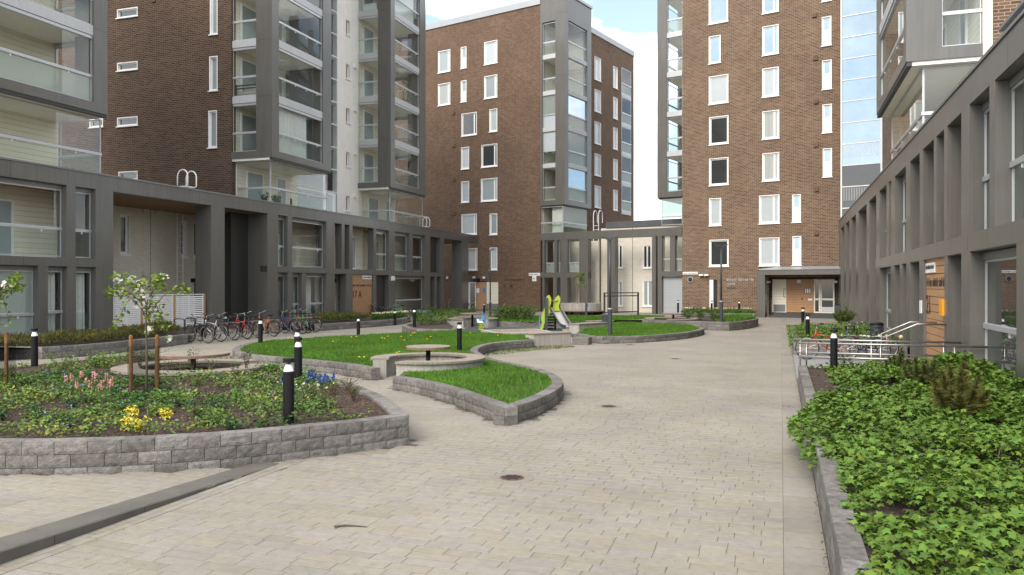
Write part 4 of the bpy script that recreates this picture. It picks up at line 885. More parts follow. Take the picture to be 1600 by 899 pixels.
# ------------------------------------------------------------------ ground, paving, raised beds
def P2(l, z=0.0): return [Vector((G(a, b, z).x, G(a, b, z).y)) for a, b in l]
MB().add([(-400,-150,-0.03),(400,-150,-0.03),(400,900,-0.03),(-400,900,-0.03)], [(0,1,2,3)]).build('ground', pm('far_ground', (0.16, 0.15, 0.13), 0.95, 0, 0.1, 0.3), None, kind='structure')
def paving_far_mat():
    m, t, b = newmat('distant_pavers'); L = t.links.new; geo = nd(t, 'ShaderNodeNewGeometry')
    br = nd(t, 'ShaderNodeTexBrick'); L(geo.outputs['Position'], br.inputs[0]); br.offset = 0.37; br.inputs['Scale'].default_value = 1
    br.inputs['Color1'].default_value = (0.226, 0.204, 0.168, 1); br.inputs['Color2'].default_value = (0.262, 0.237, 0.197, 1); br.inputs['Mortar'].default_value = (0.155, 0.138, 0.112, 1)
    br.inputs['Mortar Size'].default_value = 0.006; br.inputs['Brick Width'].default_value = 0.30; br.inputs['Row Height'].default_value = 0.145; br.inputs['Mortar Smooth'].default_value = 0.3
    no = nd(t, 'ShaderNodeTexNoise'); no.inputs['Scale'].default_value = 0.5; no.inputs['Detail'].default_value = 6; L(geo.outputs['Position'], no.inputs['Vector'])
    mr = nd(t, 'ShaderNodeMapRange'); mr.inputs[1].default_value = 0.3; mr.inputs[2].default_value = 0.7; mr.inputs[3].default_value = 0.88; mr.inputs[4].default_value = 1.1; L(no.outputs[0], mr.inputs[0])
    vm = nd(t, 'ShaderNodeVectorMath', operation='SCALE'); L(br.outputs[0], vm.inputs[0]); L(mr.outputs[0], vm.inputs['Scale']); L(vm.outputs[0], b.inputs['Base Color']); b.inputs['Roughness'].default_value = 0.9; return m
YN = 27.0
MB().add([(-60,YN-0.1,-0.004),(20,YN-0.1,-0.004),(20,95,-0.004),(-60,95,-0.004)], [(0,1,2,3)]).build('paving', paving_far_mat(), None, kind='structure')
PAV = MB().add([(-30,2,-0.0035),(6,2,-0.0035),(6,YN,-0.0035),(-30,YN,-0.0035)], [(0,1,2,3)]).build('pavement', M_joint, None, kind='structure')

# outlines of the raised beds (on the ground, world metres)
Z1, Z2 = 0.40, 0.28
p1_front = spline(P2([(-330, 738), (-160, 744), (0, 746), (100, 745), (200, 741), (300, 735), (400, 726), (500, 714), (570, 705.5), (640, 694.5)]), 0.3)
p1_right = spline(P2([(640, 647), (600, 618), (545, 597), (505, 585), (470, 576), (425, 566.5)], Z1), 0.3)
p1_back = P2([(408, 563), (340, 556), (190, 553), (100, 562), (0, 572), (-200, 590)], Z1)
P1 = list(p1_front) + list(p1_right)[1:] + p1_back
p2_right = spline(P2([(788, 637), (816, 631.5), (850, 619.5), (872, 607.5), (881, 597.5), (872, 587), (850, 577.5), (816, 569.5), (785, 563.5), (762, 557), (750, 551), (746.5, 546.5), (752, 541.5), (764, 537.8), (781, 535), (804, 532.8), (834, 531)], Z2), 0.3)
p2_left = spline(P2([(788, 637), (749, 623), (712, 610), (679, 600.5), (649, 594), (613, 588)], Z2), 0.3)
p2_far = spline(P2([(580, 575.5), (535, 568), (474, 562), (416, 557), (380, 553), (363, 547.5), (369, 541.5), (392, 534)], Z2), 0.3)
p2_back = spline(P2([(392, 534), (450, 529), (520, 525), (560, 522.5), (640, 518.5), (700, 516.5), (757, 519), (800, 521.5), (845, 523)], Z2), 0.4)
def wdir(lat, dep): v = RT*lat+FW*dep; return math.atan2(v.y, v.x)
C2 = G(669, 541, 0.72)
ring_gap = [Vector((C2.x, C2.y))+Vector((math.cos(a), math.sin(a)))*1.12 for a in [wdir(math.cos(R_(t)), math.sin(R_(t))) for t in range(195, -118, -12)]]
P2P = list(p2_right) + list(p2_back)[::-1] + list(p2_far)[::-1] + ring_gap + list(p2_left)[::-1][:-1]
p4 = spline(P2([(897, 521), (918, 524.5), (941, 526.5)], 0.26), 0.3); p4b = spline(P2([(941, 526.5), (1000, 525), (1050, 521.8), (1080, 518.5), (1097, 515), (1100, 512), (1085, 508.5), (1040, 505), (1003, 503.5)], 0.26), 0.3)
P4P = list(p4) + list(p4b)[1:] + P2([(975, 502.5), (960, 503), (930, 506), (905, 514)], 0.26)
p6 = spline(P2([(1003, 500), (1039, 501), (1080, 502), (1139, 503.5)], 0.42), 0.3); p6b = spline(P2([(1139, 503.5), (1160, 502), (1178, 499.5), (1185, 497), (1178, 494.5), (1150, 493), (1090, 492.5)], 0.42), 0.3)
P6P = list(p6) + list(p6b)[1:] + P2([(1040, 494.5), (1006, 496.5)], 0.42)
p3 = spline(P2([(655, 503), (633, 506), (629, 509), (645, 513.6), (680, 514.5), (712, 514.5), (716, 511)], 0.35), 0.3); P3P = list(p3) + P2([(708, 507), (700, 502), (680, 500)], 0.35)
p5 = spline(P2([(-260, 556), (-100, 559), (0, 560), (66, 562)]), 0.3); p5b = spline(P2([(66, 562), (160, 554.5), (230, 546), (294, 537.5)]), 0.3)
P5P = list(p5) + list(p5b)[1:] + [Vector((-24.0, 28.6)), Vector((-25.0, 28.6)), Vector((-25.0, 8))]
p10 = spline(P2([(497, 517.5), (540, 514.5), (580, 511.5), (625, 507.5), (640, 503.5), (641, 500)]), 0.3); P10P = list(p10) + [Vector((-25.0, p10[-1].y+0.5)), Vector((-25.0, p10[0].y-0.2))]
RX = 0.35
ALL_BEDS = [P1, P2P, P4P, P6P, P3P, P5P]
# kerb line of the low step in the left foreground
K0, K1 = P2([(-60, 905), (437, 725)]); KD = (K1-K0).normalized(); KN = Vector((-KD.y, KD.x)); KL = (K1-K0).length
def kside(x, y): v = Vector((x, y))-K0; return v.dot(KN), v.dot(KD)
def lift(x, y):
    s, t = kside(x, y); return 0.100*max(0, min(1, 1-t/KL)) if s > 0 else 0.0
# pavers, row by row; the 300 largest in view are pieces of their own
def pave():
    rng = random.Random(5); rows = []; y = 2.2
    while y < YN:
        x = -27.0+rng.random()*0.3; xe_ = 0.02
        while x < xe_:
            l = rng.choice([0.21, 0.28, 0.28, 0.35, 0.42, 0.42]); x2 = min(x+l, xe_)
            if xe_-x2 < 0.12: x2 = xe_
            if x2-x > 0.05: rows.append((x, x2, y, y+0.14))
            x = x2+0.0028
        y += 0.1475
    items = []
    for x0, x1, y0, y1 in rows:
        cx_, cy_ = (x0+x1)/2, (y0+y1)/2; d = Vector((cx_, cy_, 0)).dot(FW)
        if d < 3.4: continue
        u = Vector((cx_, cy_, 0)).dot(RT)/d
        if abs(u) > 0.95: continue
        s, t = kside(cx_, cy_)
        if t < KL and -0.02 < s < 0.20 and t > -1.5: continue
        if any(inside(b, cx_, cy_) for b in ALL_BEDS[:2]+[P5P]): continue
        items.append((d if abs(u) < 0.66 and d > 5.75 else d+100, x0, x1, y0, y1))
    # soldier rows along the kerb and border strip along the right hand bed
    items.sort(); return items
PV = pave()
def paver_geo(x0, x1, y0, y1, rng):
    c = 0.0035; dz = rng.uniform(-0.0012, 0.0012); s0 = kside((x0+x1)/2, (y0+y1)/2)[0] > 0; z = [(0.092*max(0, min(1, 1-kside(x, y)[1]/KL)) if s0 else 0.0)+dz for x, y in ((x0,y0),(x1,y0),(x1,y1),(x0,y1))]; j = 0.0015
    v = [(x0,y0,z[0]-0.012),(x1,y0,z[1]-0.012),(x1,y1,z[2]-0.012),(x0,y1,z[3]-0.012),(x0,y0,z[0]-0.004),(x1,y0,z[1]-0.004),(x1,y1,z[2]-0.004),(x0,y1,z[3]-0.004),(x0+c,y0+c,z[0]),(x1-c,y0+c,z[1]),(x1-c,y1-c,z[2]),(x0+c,y1-c,z[3])]
    f = [(0,1,5,4),(1,2,6,5),(2,3,7,6),(3,0,4,7),(4,5,9,8),(5,6,10,9),(6,7,11,10),(7,4,8,11),(8,9,10,11)]
    return v, f
def paver_col(rng):
    k = rng.gauss(1, 0.022); 
    if rng.random() < 0.03: k *= 0.92
    h = rng.uniform(-0.012, 0.012); return (0.248*k+h*0.3, 0.224*k, 0.183*k-h)
def set_col(me, cols):
    at = me.color_attributes.new('Col', 'FLOAT_COLOR', 'POINT'); at.data.foreach_set('color', np.asarray([c for c in cols], np.float32).reshape(-1))
rngp = random.Random(9); bigv, bigf, bigc = [], [], []
for i, (d, x0, x1, y0, y1) in enumerate(PV):
    v, f = paver_geo(x0, x1, y0, y1, rngp); c = paver_col(rngp)+(1,)
    if i < 290:
        me = bpy.data.meshes.new('paver'); me.from_pydata(v, [], f); set_col(me, [c]*12); me.materials.append(M_paver); put('paver', me, PAV)
    else:
        b = len(bigv); bigv += v; bigf += [tuple(q+b for q in ff) for ff in f]; bigc += [c]*12
def strip(p0, dirv, nrm, w0, w1, length, plen, zf=lambda x, y: 0.0):
    t = 0
    while t < length:
        a, b = t+0.004, min(length, t+plen)-0.004; c = tuple(v_*rngp.uniform(0.92, 1.06) for v_ in [1])*0+tuple(v_*kk for kk in [rngp.uniform(0.90, 1.06)] for v_ in paver_col(rngp))+(1,); q = [p0+dirv*s+nrm*n for s, n in ((a,w0+0.003),(b,w0+0.003),(b,w1-0.003),(a,w1-0.003))]
        e = len(bigv); bigv.extend([(p.x, p.y, -0.012) for p in q]+[(p.x, p.y, zf(p.x, p.y)+0.0035) for p in q]); bigc.extend([c]*8)
        bigf.extend([tuple(e+k for k in ff) for ff in ((4,5,6,7),(0,1,5,4),(1,2,6,5),(2,3,7,6),(3,0,4,7))]) if dirv.cross(nrm) > 0 else bigf.extend([tuple(e+k for k in ff[::-1]) for ff in ((4,5,6,7),(0,1,5,4),(1,2,6,5),(2,3,7,6),(3,0,4,7))])
        t += plen
strip(K0, KD, -KN, 0.0, 0.10, KL+0.3, 0.28); strip(K0, KD, -KN, 0.10, 0.20, KL+0.3, 0.21)
strip(Vector((0.019, 3.6)), Vector((0, 1)), Vector((1, 0)), 0.0, 0.33, 56, 0.42)
me = bpy.data.meshes.new('distant_pavers'); me.from_pydata(bigv, [], bigf); set_col(me, bigc); me.materials.append(M_paver); put('smaller_pavers', me, PAV, kind='stuff')
# kerb stones of the low step
kb = empty('stone_kerb', (K0.x, K0.y, 0), 0, 'dark stone kerb step running diagonally to the corner of the flower bed', 'kerb')
t = -1.2
while t < KL-0.05:
    a, b = t+0.004, min(KL, t+1.0)-0.004; m = MB(); hh = lambda q: 0.112*max(0.05, 1-q/KL)+0.004; w_ = 0.33
    pts = [(KD*q+KN*n) for q, n in ((a, 0), (b, 0), (b, w_), (a, w_))]; zt_ = [hh(a), hh(b), hh(b), hh(a)]; ct = [(KD*q+KN*n) for q, n in ((a+.006, 0.012), (b-.006, 0.012), (b-.006, w_-.006), (a+.006, w_-.006))]
    m.add([(p.x, p.y, -0.05) for p in pts]+[(p.x, p.y, z-0.01) for p, z in zip(pts, zt_)]+[(p.x, p.y, z) for p, z in zip(ct, zt_)], [(0,1,5,4),(1,2,6,5),(2,3,7,6),(3,0,4,7),(4,5,9,8),(5,6,10,9),(6,7,11,10),(7,4,8,11),(8,9,10,11)])
    m.build('kerb_stone', M_step, kb); t += 1.0

# ------------------------------------------------------------------ block walls
def block_mesh(seed, mat):
    rng = random.Random(seed); nx, nz = 6, 4; m = MB(); g = {}
    for i in range(nx+1):
        for k in range(nz+1):
            e = 1 if i in (0, nx) or k in (0, nz) else 0
            g[i, k] = len(m.v); m.v.append((i/nx, 0.035 if e else rng.uniform(-0.014, 0.010), k/nz))
    for i in range(nx):
        for k in range(nz): m.f.append((g[i, k], g[i+1, k], g[i+1, k+1], g[i, k+1]))
    b = len(m.v); m.v += [(0,1,0),(1,1,0),(1,1,1),(0,1,1)]
    m.f += [tuple([g[i, nz] for i in range(nx+1)]+[b+2, b+3]), tuple([g[nx-i, 0] for i in range(nx+1)]+[b, b+1]), tuple([g[nx, k] for k in range(nz+1)]+[b+2, b+1])[::-1] if False else tuple([b+1, b+2]+[g[nx, nz-k] for k in range(nz+1)]), tuple([b+3, b]+[g[0, k] for k in range(nz+1)]), (b, b+3, b+2, b+1)]
    return m.mesh(mat)
BLK = [block_mesh(s, mt) for s, mt in ((1, M_block), (2, M_block), (3, M_block2), (4, M_block3), (5, M_block), (6, M_block3), (7, M_block2), (8, M_block))]
def ret_wall(paths, height, courses, label, thick=0.23, flip=False, group=None, name='retaining_wall', blen=0.36, sink=0.0):
    p0 = paths[0][0]; root = empty(name, (p0[0], p0[1], 0), 0, label, 'retaining wall', group); rng = random.Random(len(label)); ch = (height+sink)/courses
    for path in paths:
        path = [Vector((p[0], p[1])) for p in path]
        for c in range(courses):
            q = resample(path, blen)
            if c % 2:      # half bond
                q2 = resample(path, blen/2); q = [q2[0]]+q2[1:-1:2]+[q2[-1]]
            for a, b in zip(q, q[1:]):
                d = b-a; l = d.length
                if l < 0.05: continue
                o = bpy.data.objects.new('block', rng.choice(BLK)); COL.objects.link(o); o.parent = root
                s, e = (b, a) if flip else (a, b); dd = e-s
                o.location = (s.x-p0[0], s.y-p0[1], c*ch-sink+rng.uniform(-0.001, 0.001)); o.rotation_euler = (0, 0, math.atan2(dd.y, dd.x)); o.scale = (l-0.007, thick, ch-0.005)
    return root
# front faces look along the right hand normal of each path, so paths run with the bed on their left
ret_wall([p1_front, p1_right], Z1, 3, 'grey split block wall of the large flower bed with three courses of blocks', sink=0.05)
ret_wall([p2_right, list(p2_left)[::-1]], Z2, 2, 'low curved block wall round the pointed tip of the lawn', flip=False)
ret_wall([list(p2_far)[::-1]], Z2, 2, 'low block wall along the rounded end of the lawn facing the bicycles')
ret_wall([p4, p4b], 0.26, 2, 'low block wall round the far lawn with the lamp post')
ret_wall([p6, p6b], 0.42, 3, 'taller block wall round the bed with the bench ring before the end tower')
ret_wall([p3], 0.35, 3, 'block wall of the small shrub bed beside the green grit bin')
ret_wall([p5, p5b], 0.36, 2, 'block wall holding the brown conifer hedge below the glazed podium')
ret_wall([p10], 0.32, 2, 'block wall of the daffodil bed before the wood entrance panel 17A')
rw = [Vector((RX, 18.2)), Vector((RX, 4.2))]; ret_wall([rw], 0.45, 3, 'straight block wall of the leafy bed along the paved way', blen=0.40, thick=0.17)
rw2 = [Vector((RX+0.02, 39.0)), Vector((RX+0.02, 26.4)), ]; ret_wall([rw2, [Vector((RX+0.02, 26.4)), Vector((3.6, 26.4))]], 0.34, 2, 'block wall of the leafy bed beyond the ramp rail', blen=0.45)
gk = bx('granite_kerb', M_granite, None, RX+0.004, 3.6, 18.205, 18.42, 0, 0.30); tag(gk, 'grey granite kerb edging the ramp on the side of the leafy bed', 'kerb'); gk = bx('granite_kerb', M_granite, None, RX+0.3, 3.6, 19.42, 19.62, 0, 0.28); tag(gk, 'grey granite kerb edging the ramp on the bicycle side', 'kerb')

# soil, turf
def slab(name, poly, z, mat, kind='structure', **k): return MB().add([(p[0], p[1], z) for p in poly], [tuple(range(len(poly)))]).build(name, mat, None, kind=kind, uv=False, **k)
def shrink(poly, d):
    n = len(poly); a = sum(poly[i-1][0]*poly[i][1]-poly[i][0]*poly[i-1][1] for i in range(n)); s = 1 if a > 0 else -1; out_ = []
    for i in range(n):
        p, q, r = Vector(poly[i-1][:2]), Vector(poly[i][:2]), Vector(poly[(i+1) % n][:2]); t = (r-p)
        if t.length < 1e-6: out_.append(q); continue
        t.normalize(); out_.append(q+Vector((-t.y, t.x))*s*d)
    return out_
slab('flower_bed_soil', shrink(P1, 0.1), Z1-0.045, M_soil); slab('lawn', shrink(P2P, 0.1), Z2-0.03, M_turf); slab('lawn', shrink(P4P, 0.08), 0.24, M_turf)
slab('bed_soil', shrink(P6P, 0.08), 0.39, M_soil); slab('bed_soil', shrink(P3P, 0.08), 0.32, M_soil); slab('bed_soil', shrink(P5P, 0.1), 0.33, M_soil); slab('bed_soil', shrink(P10P, 0.1), 0.30, M_soil)
slab('bed_soil', [(RX+0.1, 3.6), (3.66, 3.6), (3.66, 18.2), (RX+0.1, 18.2)], 0.40, M_soil); slab('bed_soil', [(RX+0.15, 26.5), (3.66, 26.5), (3.66, 39), (RX+0.15, 39)], 0.30, M_soil)
# far lawn and shrub bed behind the playground
p7 = P2([(846, 497.5), (880, 499.5), (960, 500.5), (1000, 499), (1035, 496.5), (1040, 494.5), (1000, 494), (930, 494.5), (862, 494.3)], 0.24); P7P = p7; slab('lawn', p7, 0.24, M_turf)
p9 = P2([(773, 502.5), (801, 503), (850, 502.7), (930, 504)], 0.28); ret_wall([spline(p9, 0.4)], 0.28, 2, 'block wall behind the playground holding shrubs and lawn', blen=0.45); P9P = list(p9)+P2([(930, 501), (846, 497.5), (845, 494.5), (762, 494.5)], 0.28); slab('bed_soil', P9P, 0.262, M_turf)
p8 = P2([(1064, 495.5), (1110, 496.5), (1180, 497.5)], 0.0); ret_wall([spline(p8, 0.4)], 0.32, 2, 'block wall of the daffodil bed below the end tower name plate', blen=0.45); P8P = list(p8)+P2([(1178, 493.3), (1064, 491.5)], 0.0); slab('bed_soil', P8P, 0.30, M_soil)
# playground surface, sandpit
slab('rubber_surface', P2([(716, 516.2), (735, 523), (800, 525), (905, 527), (912, 517), (895, 512.3), (800, 511.8), (735, 511.5)]), 0.004, M_mat)
# ------------------------------------------------------------------ benches, tables
def ring_bench(c, ro, ri, a0, a1, seat, label, ground=0.0, plank=0.11, pieces=True):
    r = empty('ring_bench', (c[0], c[1], ground), 0, label, 'bench'); n = 44; m = MB()
    A = [a0+(a1-a0)*i/n for i in range(n+1)]; rw_, rn = ro-0.06, ri+0.06; h = seat-0.05
    v = []
    for a in A: v += [(rn*math.cos(a), rn*math.sin(a), 0), (rw_*math.cos(a), rw_*math.sin(a), 0), (rw_*math.cos(a), rw_*math.sin(a), h), (rn*math.cos(a), rn*math.sin(a), h)]
    f = [(0,3,2,1), (4*n,4*n+1,4*n+2,4*n+3)]
    for i in range(n):
        for k in range(4): f.append((4*i+k, 4*i+(k+1)%4, 4*(i+1)+(k+1)%4, 4*(i+1)+k))
    m.add(v, f); m.build('concrete_base', M_conc, r)
    npl = int(abs(a1-a0)*ro/plank); da = (a1-a0)/npl; g = 0.5*0.007/ro
    w_ = MB(); v = []
    for rr, an in ((ri, g), (ro, g), (ro, da-g), (ri, da-g)): v += [(rr*math.cos(an), rr*math.sin(an), h+0.002), (rr*math.cos(an), rr*math.sin(an), seat)]
    w_.add(v, [(1,3,5,7), (0,6,4,2), (0,2,3,1), (2,4,5,3), (4,6,7,5), (6,0,1,7)])
    if pieces:
        me = w_.mesh(M_bench)
        for i in range(npl):
            o = put('plank', me, r); o.rotation_euler = (0, 0, a0+da*i)
    else:
        m = MB()
        for i in range(npl):
            Mx = Matrix.Rotation(a0+da*i, 4, 'Z'); m.add([Mx @ Vector(p) for p in w_.v], w_.f)
        m.build('seat', M_bench, r)
    return r
def round_table(c, rad, label, ground=0.0, h=0.72):
    r = empty('round_table', (c[0], c[1], ground), 0, label, 'table'); n = max(6, int(2*rad/0.12)); top = empty('table_top', (0, 0, 0), 0, parent=r)
    for i in range(n):
        x0, x1 = -rad+2*rad*i/n+0.003, -rad+2*rad*(i+1)/n-0.003; k = 5; pts = []
        for j in range(k+1): x = x0+(x1-x0)*j/k; pts.append((x, math.sqrt(max(0.0001, rad*rad-x*x))))
        MB().prism([(x, -y) for x, y in pts]+[(x, y) for x, y in pts[::-1]], h-0.045, h).build('plank', M_bench, top)
    m = MB()
    m.lathe([(rad+0.004, h-0.05), (rad+0.004, h-0.012)], 40); mm = MB()
    for a in range(40):
        b = (a+1) % 40; A, B = 2*math.pi*a/40, 2*math.pi*b/40; e = len(mm.v)
        for an in (A, B):
            for rr, z in ((rad-0.03, h-0.06), (rad+0.006, h-0.06), (rad+0.006, h-0.01), (rad-0.03, h-0.045)): mm.v.append((rr*math.cos(an), rr*math.sin(an), z))
        mm.f += [(e, e+4, e+5, e+1), (e+1, e+5, e+6, e+2), (e+2, e+6, e+7, e+3), (e+3, e+7, e+4, e)]
    mm.build('rim', M_benche, r)
    MB().lathe([(0.055, 0), (0.055, h-0.06)], 14).build('post', M_black, r, smooth=True)
    m = MB()
    for a in range(4): an = a*math.pi/2+0.4; m.tube([(0, 0, h-0.075), (rad*0.7*math.cos(an), rad*0.7*math.sin(an), h-0.06)], 0.015, 5)
    m.build('bracket', M_black, r); return r
ring_bench(C2, 1.36, 0.93, wdir(math.cos(R_(243)), math.sin(R_(243))), wdir(math.cos(R_(243)), math.sin(R_(243)))+R_(312), 0.46, 'ring bench of concrete and grey planks set in the near lawn')
round_table(C2, 0.53, 'round plank table on a black post inside the lawn ring bench')
C1 = G(302, 552, 0.72); ring_bench(C1, 1.58, 1.05, wdir(1.0, 0.55)+0.35, wdir(1.0, 0.55)+2*math.pi-0.22, 0.46, 'ring bench of concrete and grey planks at the back of the flower bed')
round_table(C1, 0.74, 'round plank table inside the ring bench behind the staked sapling')
C3 = G(738, 489.5, 0.72); ring_bench(C3, 1.38, 0.9, wdir(0.2, -1)+0.5, wdir(0.2, -1)+2*math.pi-0.5, 0.46, 'ring bench of concrete beside the playground spring toy', pieces=False); round_table(C3, 0.66, 'round plank table inside the ring bench by the playground')
C4 = G(1052, 490.2, 0.70); ring_bench(C4, 1.5, 1.0, wdir(-1, -0.6)+0.6, wdir(-1, -0.6)+2*math.pi-0.4, 0.46, 'ring bench of concrete before the end tower next to the shrubs', pieces=False); round_table(C4, 0.62, 'round plank table in the bench ring before the end tower')
def block_bench(pa, pb, depth, h, label, z0=0.0):
    a = Vector((pa.x, pa.y)); b = Vector((pb.x, pb.y)); d = b-a; L = d.length; r = empty('concrete_bench', (a.x, a.y, z0), math.atan2(d.y, d.x), label, 'bench')
    MB().cbox(0.03, L-0.03, 0.03, depth-0.03, 0, h-0.045, 0.012).build('concrete_base', M_conc, r); n = 5; w_ = depth/n
    for i in range(n): MB().cbox(0, L, i*w_+0.003, (i+1)*w_-0.003, h-0.043, h, 0.005).build('plank', M_bench, r)
    return r
block_bench(G(834.5, 541.5), G(893.5, 538.5), 0.62, 0.46, 'straight concrete bench with plank seat at the corner of the near lawn')
block_bench(G(905, 522.3), G(950, 519), 0.6, 0.46, 'straight concrete bench with plank seat beside the lamp post'); block_bench(G(925, 514.5), G(960, 513), 0.5, 0.40, 'short concrete bench behind the lamp post and the bin')
bk = MB().cbox(0, 0.62, 0, 0.5, 0, 0.27, 0.01).build('stone_block', M_block, None); bk.location = G(893.8, 538.6); bk.rotation_euler = (0, 0, -0.05); tag(bk, 'single grey stone block against the end of the straight bench', 'stone')

# ------------------------------------------------------------------ bollards, lamps
def bollard(loc, label, h=0.84, r=0.072, rz=0.0, group=None):
    o = empty('bollard_light', loc, rz, label, 'bollard', group)
    m = MB().lathe([(r, -0.05), (r, h-0.175)], 20); m.build('post', M_black, o, smooth=False)
    MB().lathe([(r*0.96, h-0.174), (r*0.90, h-0.16), (r*0.56, h-0.085), (r*0.50, h-0.080)], 20).build('reflector_cone', M_lens, o, smooth=True)
    m = MB(); n = 20
    m.v = [(r*0.97*math.cos(2*math.pi*k/n), r*0.97*math.sin(2*math.pi*k/n), z) for z in (h-0.175, h-0.055) for k in range(n)]; m.f = [(k, (k+1) % n, n+(k+1) % n, n+k) for k in range(n)]
    m.build('clear_tube', M_lampg, o, smooth=True)
    MB().lathe([(r*1.02, h-0.055), (r*1.02, h-0.008), (r*0.95, h)], 20).build('cap', M_black, o); MB().lathe([(r*0.3, h-0.08), (r*0.34, h-0.056)], 12).build('lamp', M_dgrey, o); return o
for px, py, z, lab in ((451, 660, 0.37, 'black bollard light at the front edge of the flower bed wall'), (466, 599, 0.37, 'black bollard light standing among the blue grape hyacinths'), (464.5, 570, 0.3, 'black bollard light hidden behind the two flower bed bollards'),
    (54, 572, 0.37, 'black bollard light between the hedge wall and the flower bed'), (407, 537.5, 0.25, 'black bollard light at the lawn edge opposite the bicycles'), (560, 526.5, 0.0, 'black bollard light beside the path behind the lawn'),
    (617, 508.5, 0.0, 'black bollard light before the daffodil bed'), (647.5, 511, 0.32, 'black bollard light in the shrub bed beside the grit bin'), (718, 548.5, 0.25, 'black bollard light in the lawn behind the round plank table'),
    (1303, 579, 0.42, 'black bollard light before the steel ramp rails'), (1262, 528, 0.3, 'black bollard light at the edge of the leafy bed, the nearer of two'), (1254.5, 509, 0.3, 'black bollard light at the far edge of the leafy bed by the entrance steps'),
    (756.5, 490, 0.0, 'black bollard light before the middle tower entrance'), (352, 521, 0.0, 'black bollard light standing behind the bicycle hoops'), (1059.5, 487.5, 0.3, 'black bollard light beside the grey roller door'), (1112, 489, 0.3, 'black bollard light in front of the narrow cellar door'), (1155, 489, 0.3, 'black bollard light in the daffodil bed before the wall lettering')):
    bollard(G(px, py, z), lab)
def lamp(loc, h, label, rz=0.0):
    o = empty('lamp_post', loc, rz, label, 'lamp post')
    MB().lathe([(0.085, -0.05), (0.085, 1.0), (0.055, 1.03)], 14).build('base_tube', M_dgrey, o, smooth=False); MB().lathe([(0.052, 1.0), (0.045, h-0.12)], 12).build('post', M_dgrey, o, smooth=True)
    MB().lathe([(0.05, 0.99), (0.095, 1.0), (0.095, 1.04), (0.05, 1.05)], 14).build('collar', M_alu, o)
    for s in (-1, 1):
        m = MB(); m.vprism([(s*0.03, h-0.16), (s*0.31, h-0.03), (s*0.31, h), (s*0.05, h-0.06)] if s > 0 else [(s*0.05, h-0.06), (s*0.31, h), (s*0.31, h-0.03), (s*0.03, h-0.16)], -0.10, 0.10); m.build('lamp_head', M_dgrey, o)
    return o
lamp(G(953, 523.5, 0.24), 3.85, 'charcoal lamp post with winged head at the front of the far lawn', YAW); lamp(G(1127, 504, 0.38), 3.8, 'slim charcoal lamp post in the bed before the end tower', YAW); lamp(G(766, 493), 4.9, 'slim charcoal lamp post before the middle tower entrance', YAW)
bo = empty('litter_bin', G(945.5, 508, 0.24), YAW, 'charcoal litter bin standing beside the lamp post', 'bin'); MB().cbox(-0.14, 0.14, -0.14, 0.14, 0.06, 0.50, 0.01).build('bin_body', M_dgrey, bo); MB().cbox(-0.15, 0.15, -0.15, 0.15, 0.505, 0.54, 0.008).build('lid', M_coping, bo); MB().box(-0.04, 0.04, -0.04, 0.04, -0.03, 0.06).build('foot', M_dgrey, bo)
bo = empty('litter_bin', FM.w(FM.x(1310, -1.2), -1.2, 0.14), FM.rz, 'dark litter bin beside the steps of the end tower entrance', 'bin'); MB().cbox(-0.22, 0.22, -0.2, 0.2, 0.03, 0.75, 0.02).build('bin_body', M_dgrey, bo); MB().cbox(-0.225, 0.225, -0.205, 0.205, 0.753, 0.80, 0.02).build('lid', M_black, bo)
gb = empty('grit_bin', G(663, 502), YAW*1.4, 'dark green plastic grit bin with sloping lid beside the shrub bed', 'bin'); MB().add([(-0.46,-0.34,0.0),(0.46,-0.34,0.0),(0.46,0.34,0.0),(-0.46,0.34,0.0),(-0.52,-0.40,0.42),(0.52,-0.40,0.42),(0.52,0.40,0.42),(-0.52,0.40,0.42)], [(0,3,2,1),(4,5,6,7),(0,1,5,4),(1,2,6,5),(2,3,7,6),(3,0,4,7)]).build('bin_body', M_green, gb)
MB().add([(-0.57,-0.45,0.42),(0.57,-0.45,0.42),(0.57,0.45,0.42),(-0.57,0.45,0.42),(-0.57,-0.45,0.47),(0.57,-0.45,0.47),(0.57,0.45,0.47),(-0.57,0.45,0.47),(-0.36,-0.1,0.66),(0.36,-0.1,0.66),(0.36,0.15,0.66),(-0.36,0.15,0.66)], [(0,3,2,1),(0,1,5,4),(1,2,6,5),(2,3,7,6),(3,0,4,7),(4,5,9,8),(5,6,10,9),(6,7,11,10),(7,4,8,11),(8,9,10,11)]).build('lid', M_green, gb)
# manholes
M_ring = pm('paver_ring', (0.200, 0.180, 0.147), 0.9, 0, 0.15, 6.0)
for px, py, r, lab in ((800, 747, 0.14, 'rusty round drain cover with paver ring in the near paving'), (951, 635.5, 0.14, 'rusty round drain cover right of the lawn tip'), (1055, 561, 0.12, 'small round drain cover in the middle of the paved way'), (984, 539, 0.12, 'small drain cover close to the far lawn wall')):
    g = G(px, py); o = empty('drain_cover', g, 0, lab, 'drain cover'); m = MB(); m.lathe([(r*1.8, -0.01), (r*1.8, 0.003), (r*1.02, 0.0032)], 28); m.build('surround', M_ring, o)
    MB().lathe([(r, -0.01), (r, 0.006), (r*0.9, 0.0075)], 24).build('cover', M_iron, o); m = MB()
    for i in range(7):
        for j in range(7):
            x, y = (i-3)*r*0.26, (j-3)*r*0.26
            if x*x+y*y < (r*0.82)**2: m.box(x-r*0.09, x+r*0.09, y-r*0.09, y+r*0.09, 0.0077, 0.011)
    m.build('studs', M_black, o, kind='stuff')

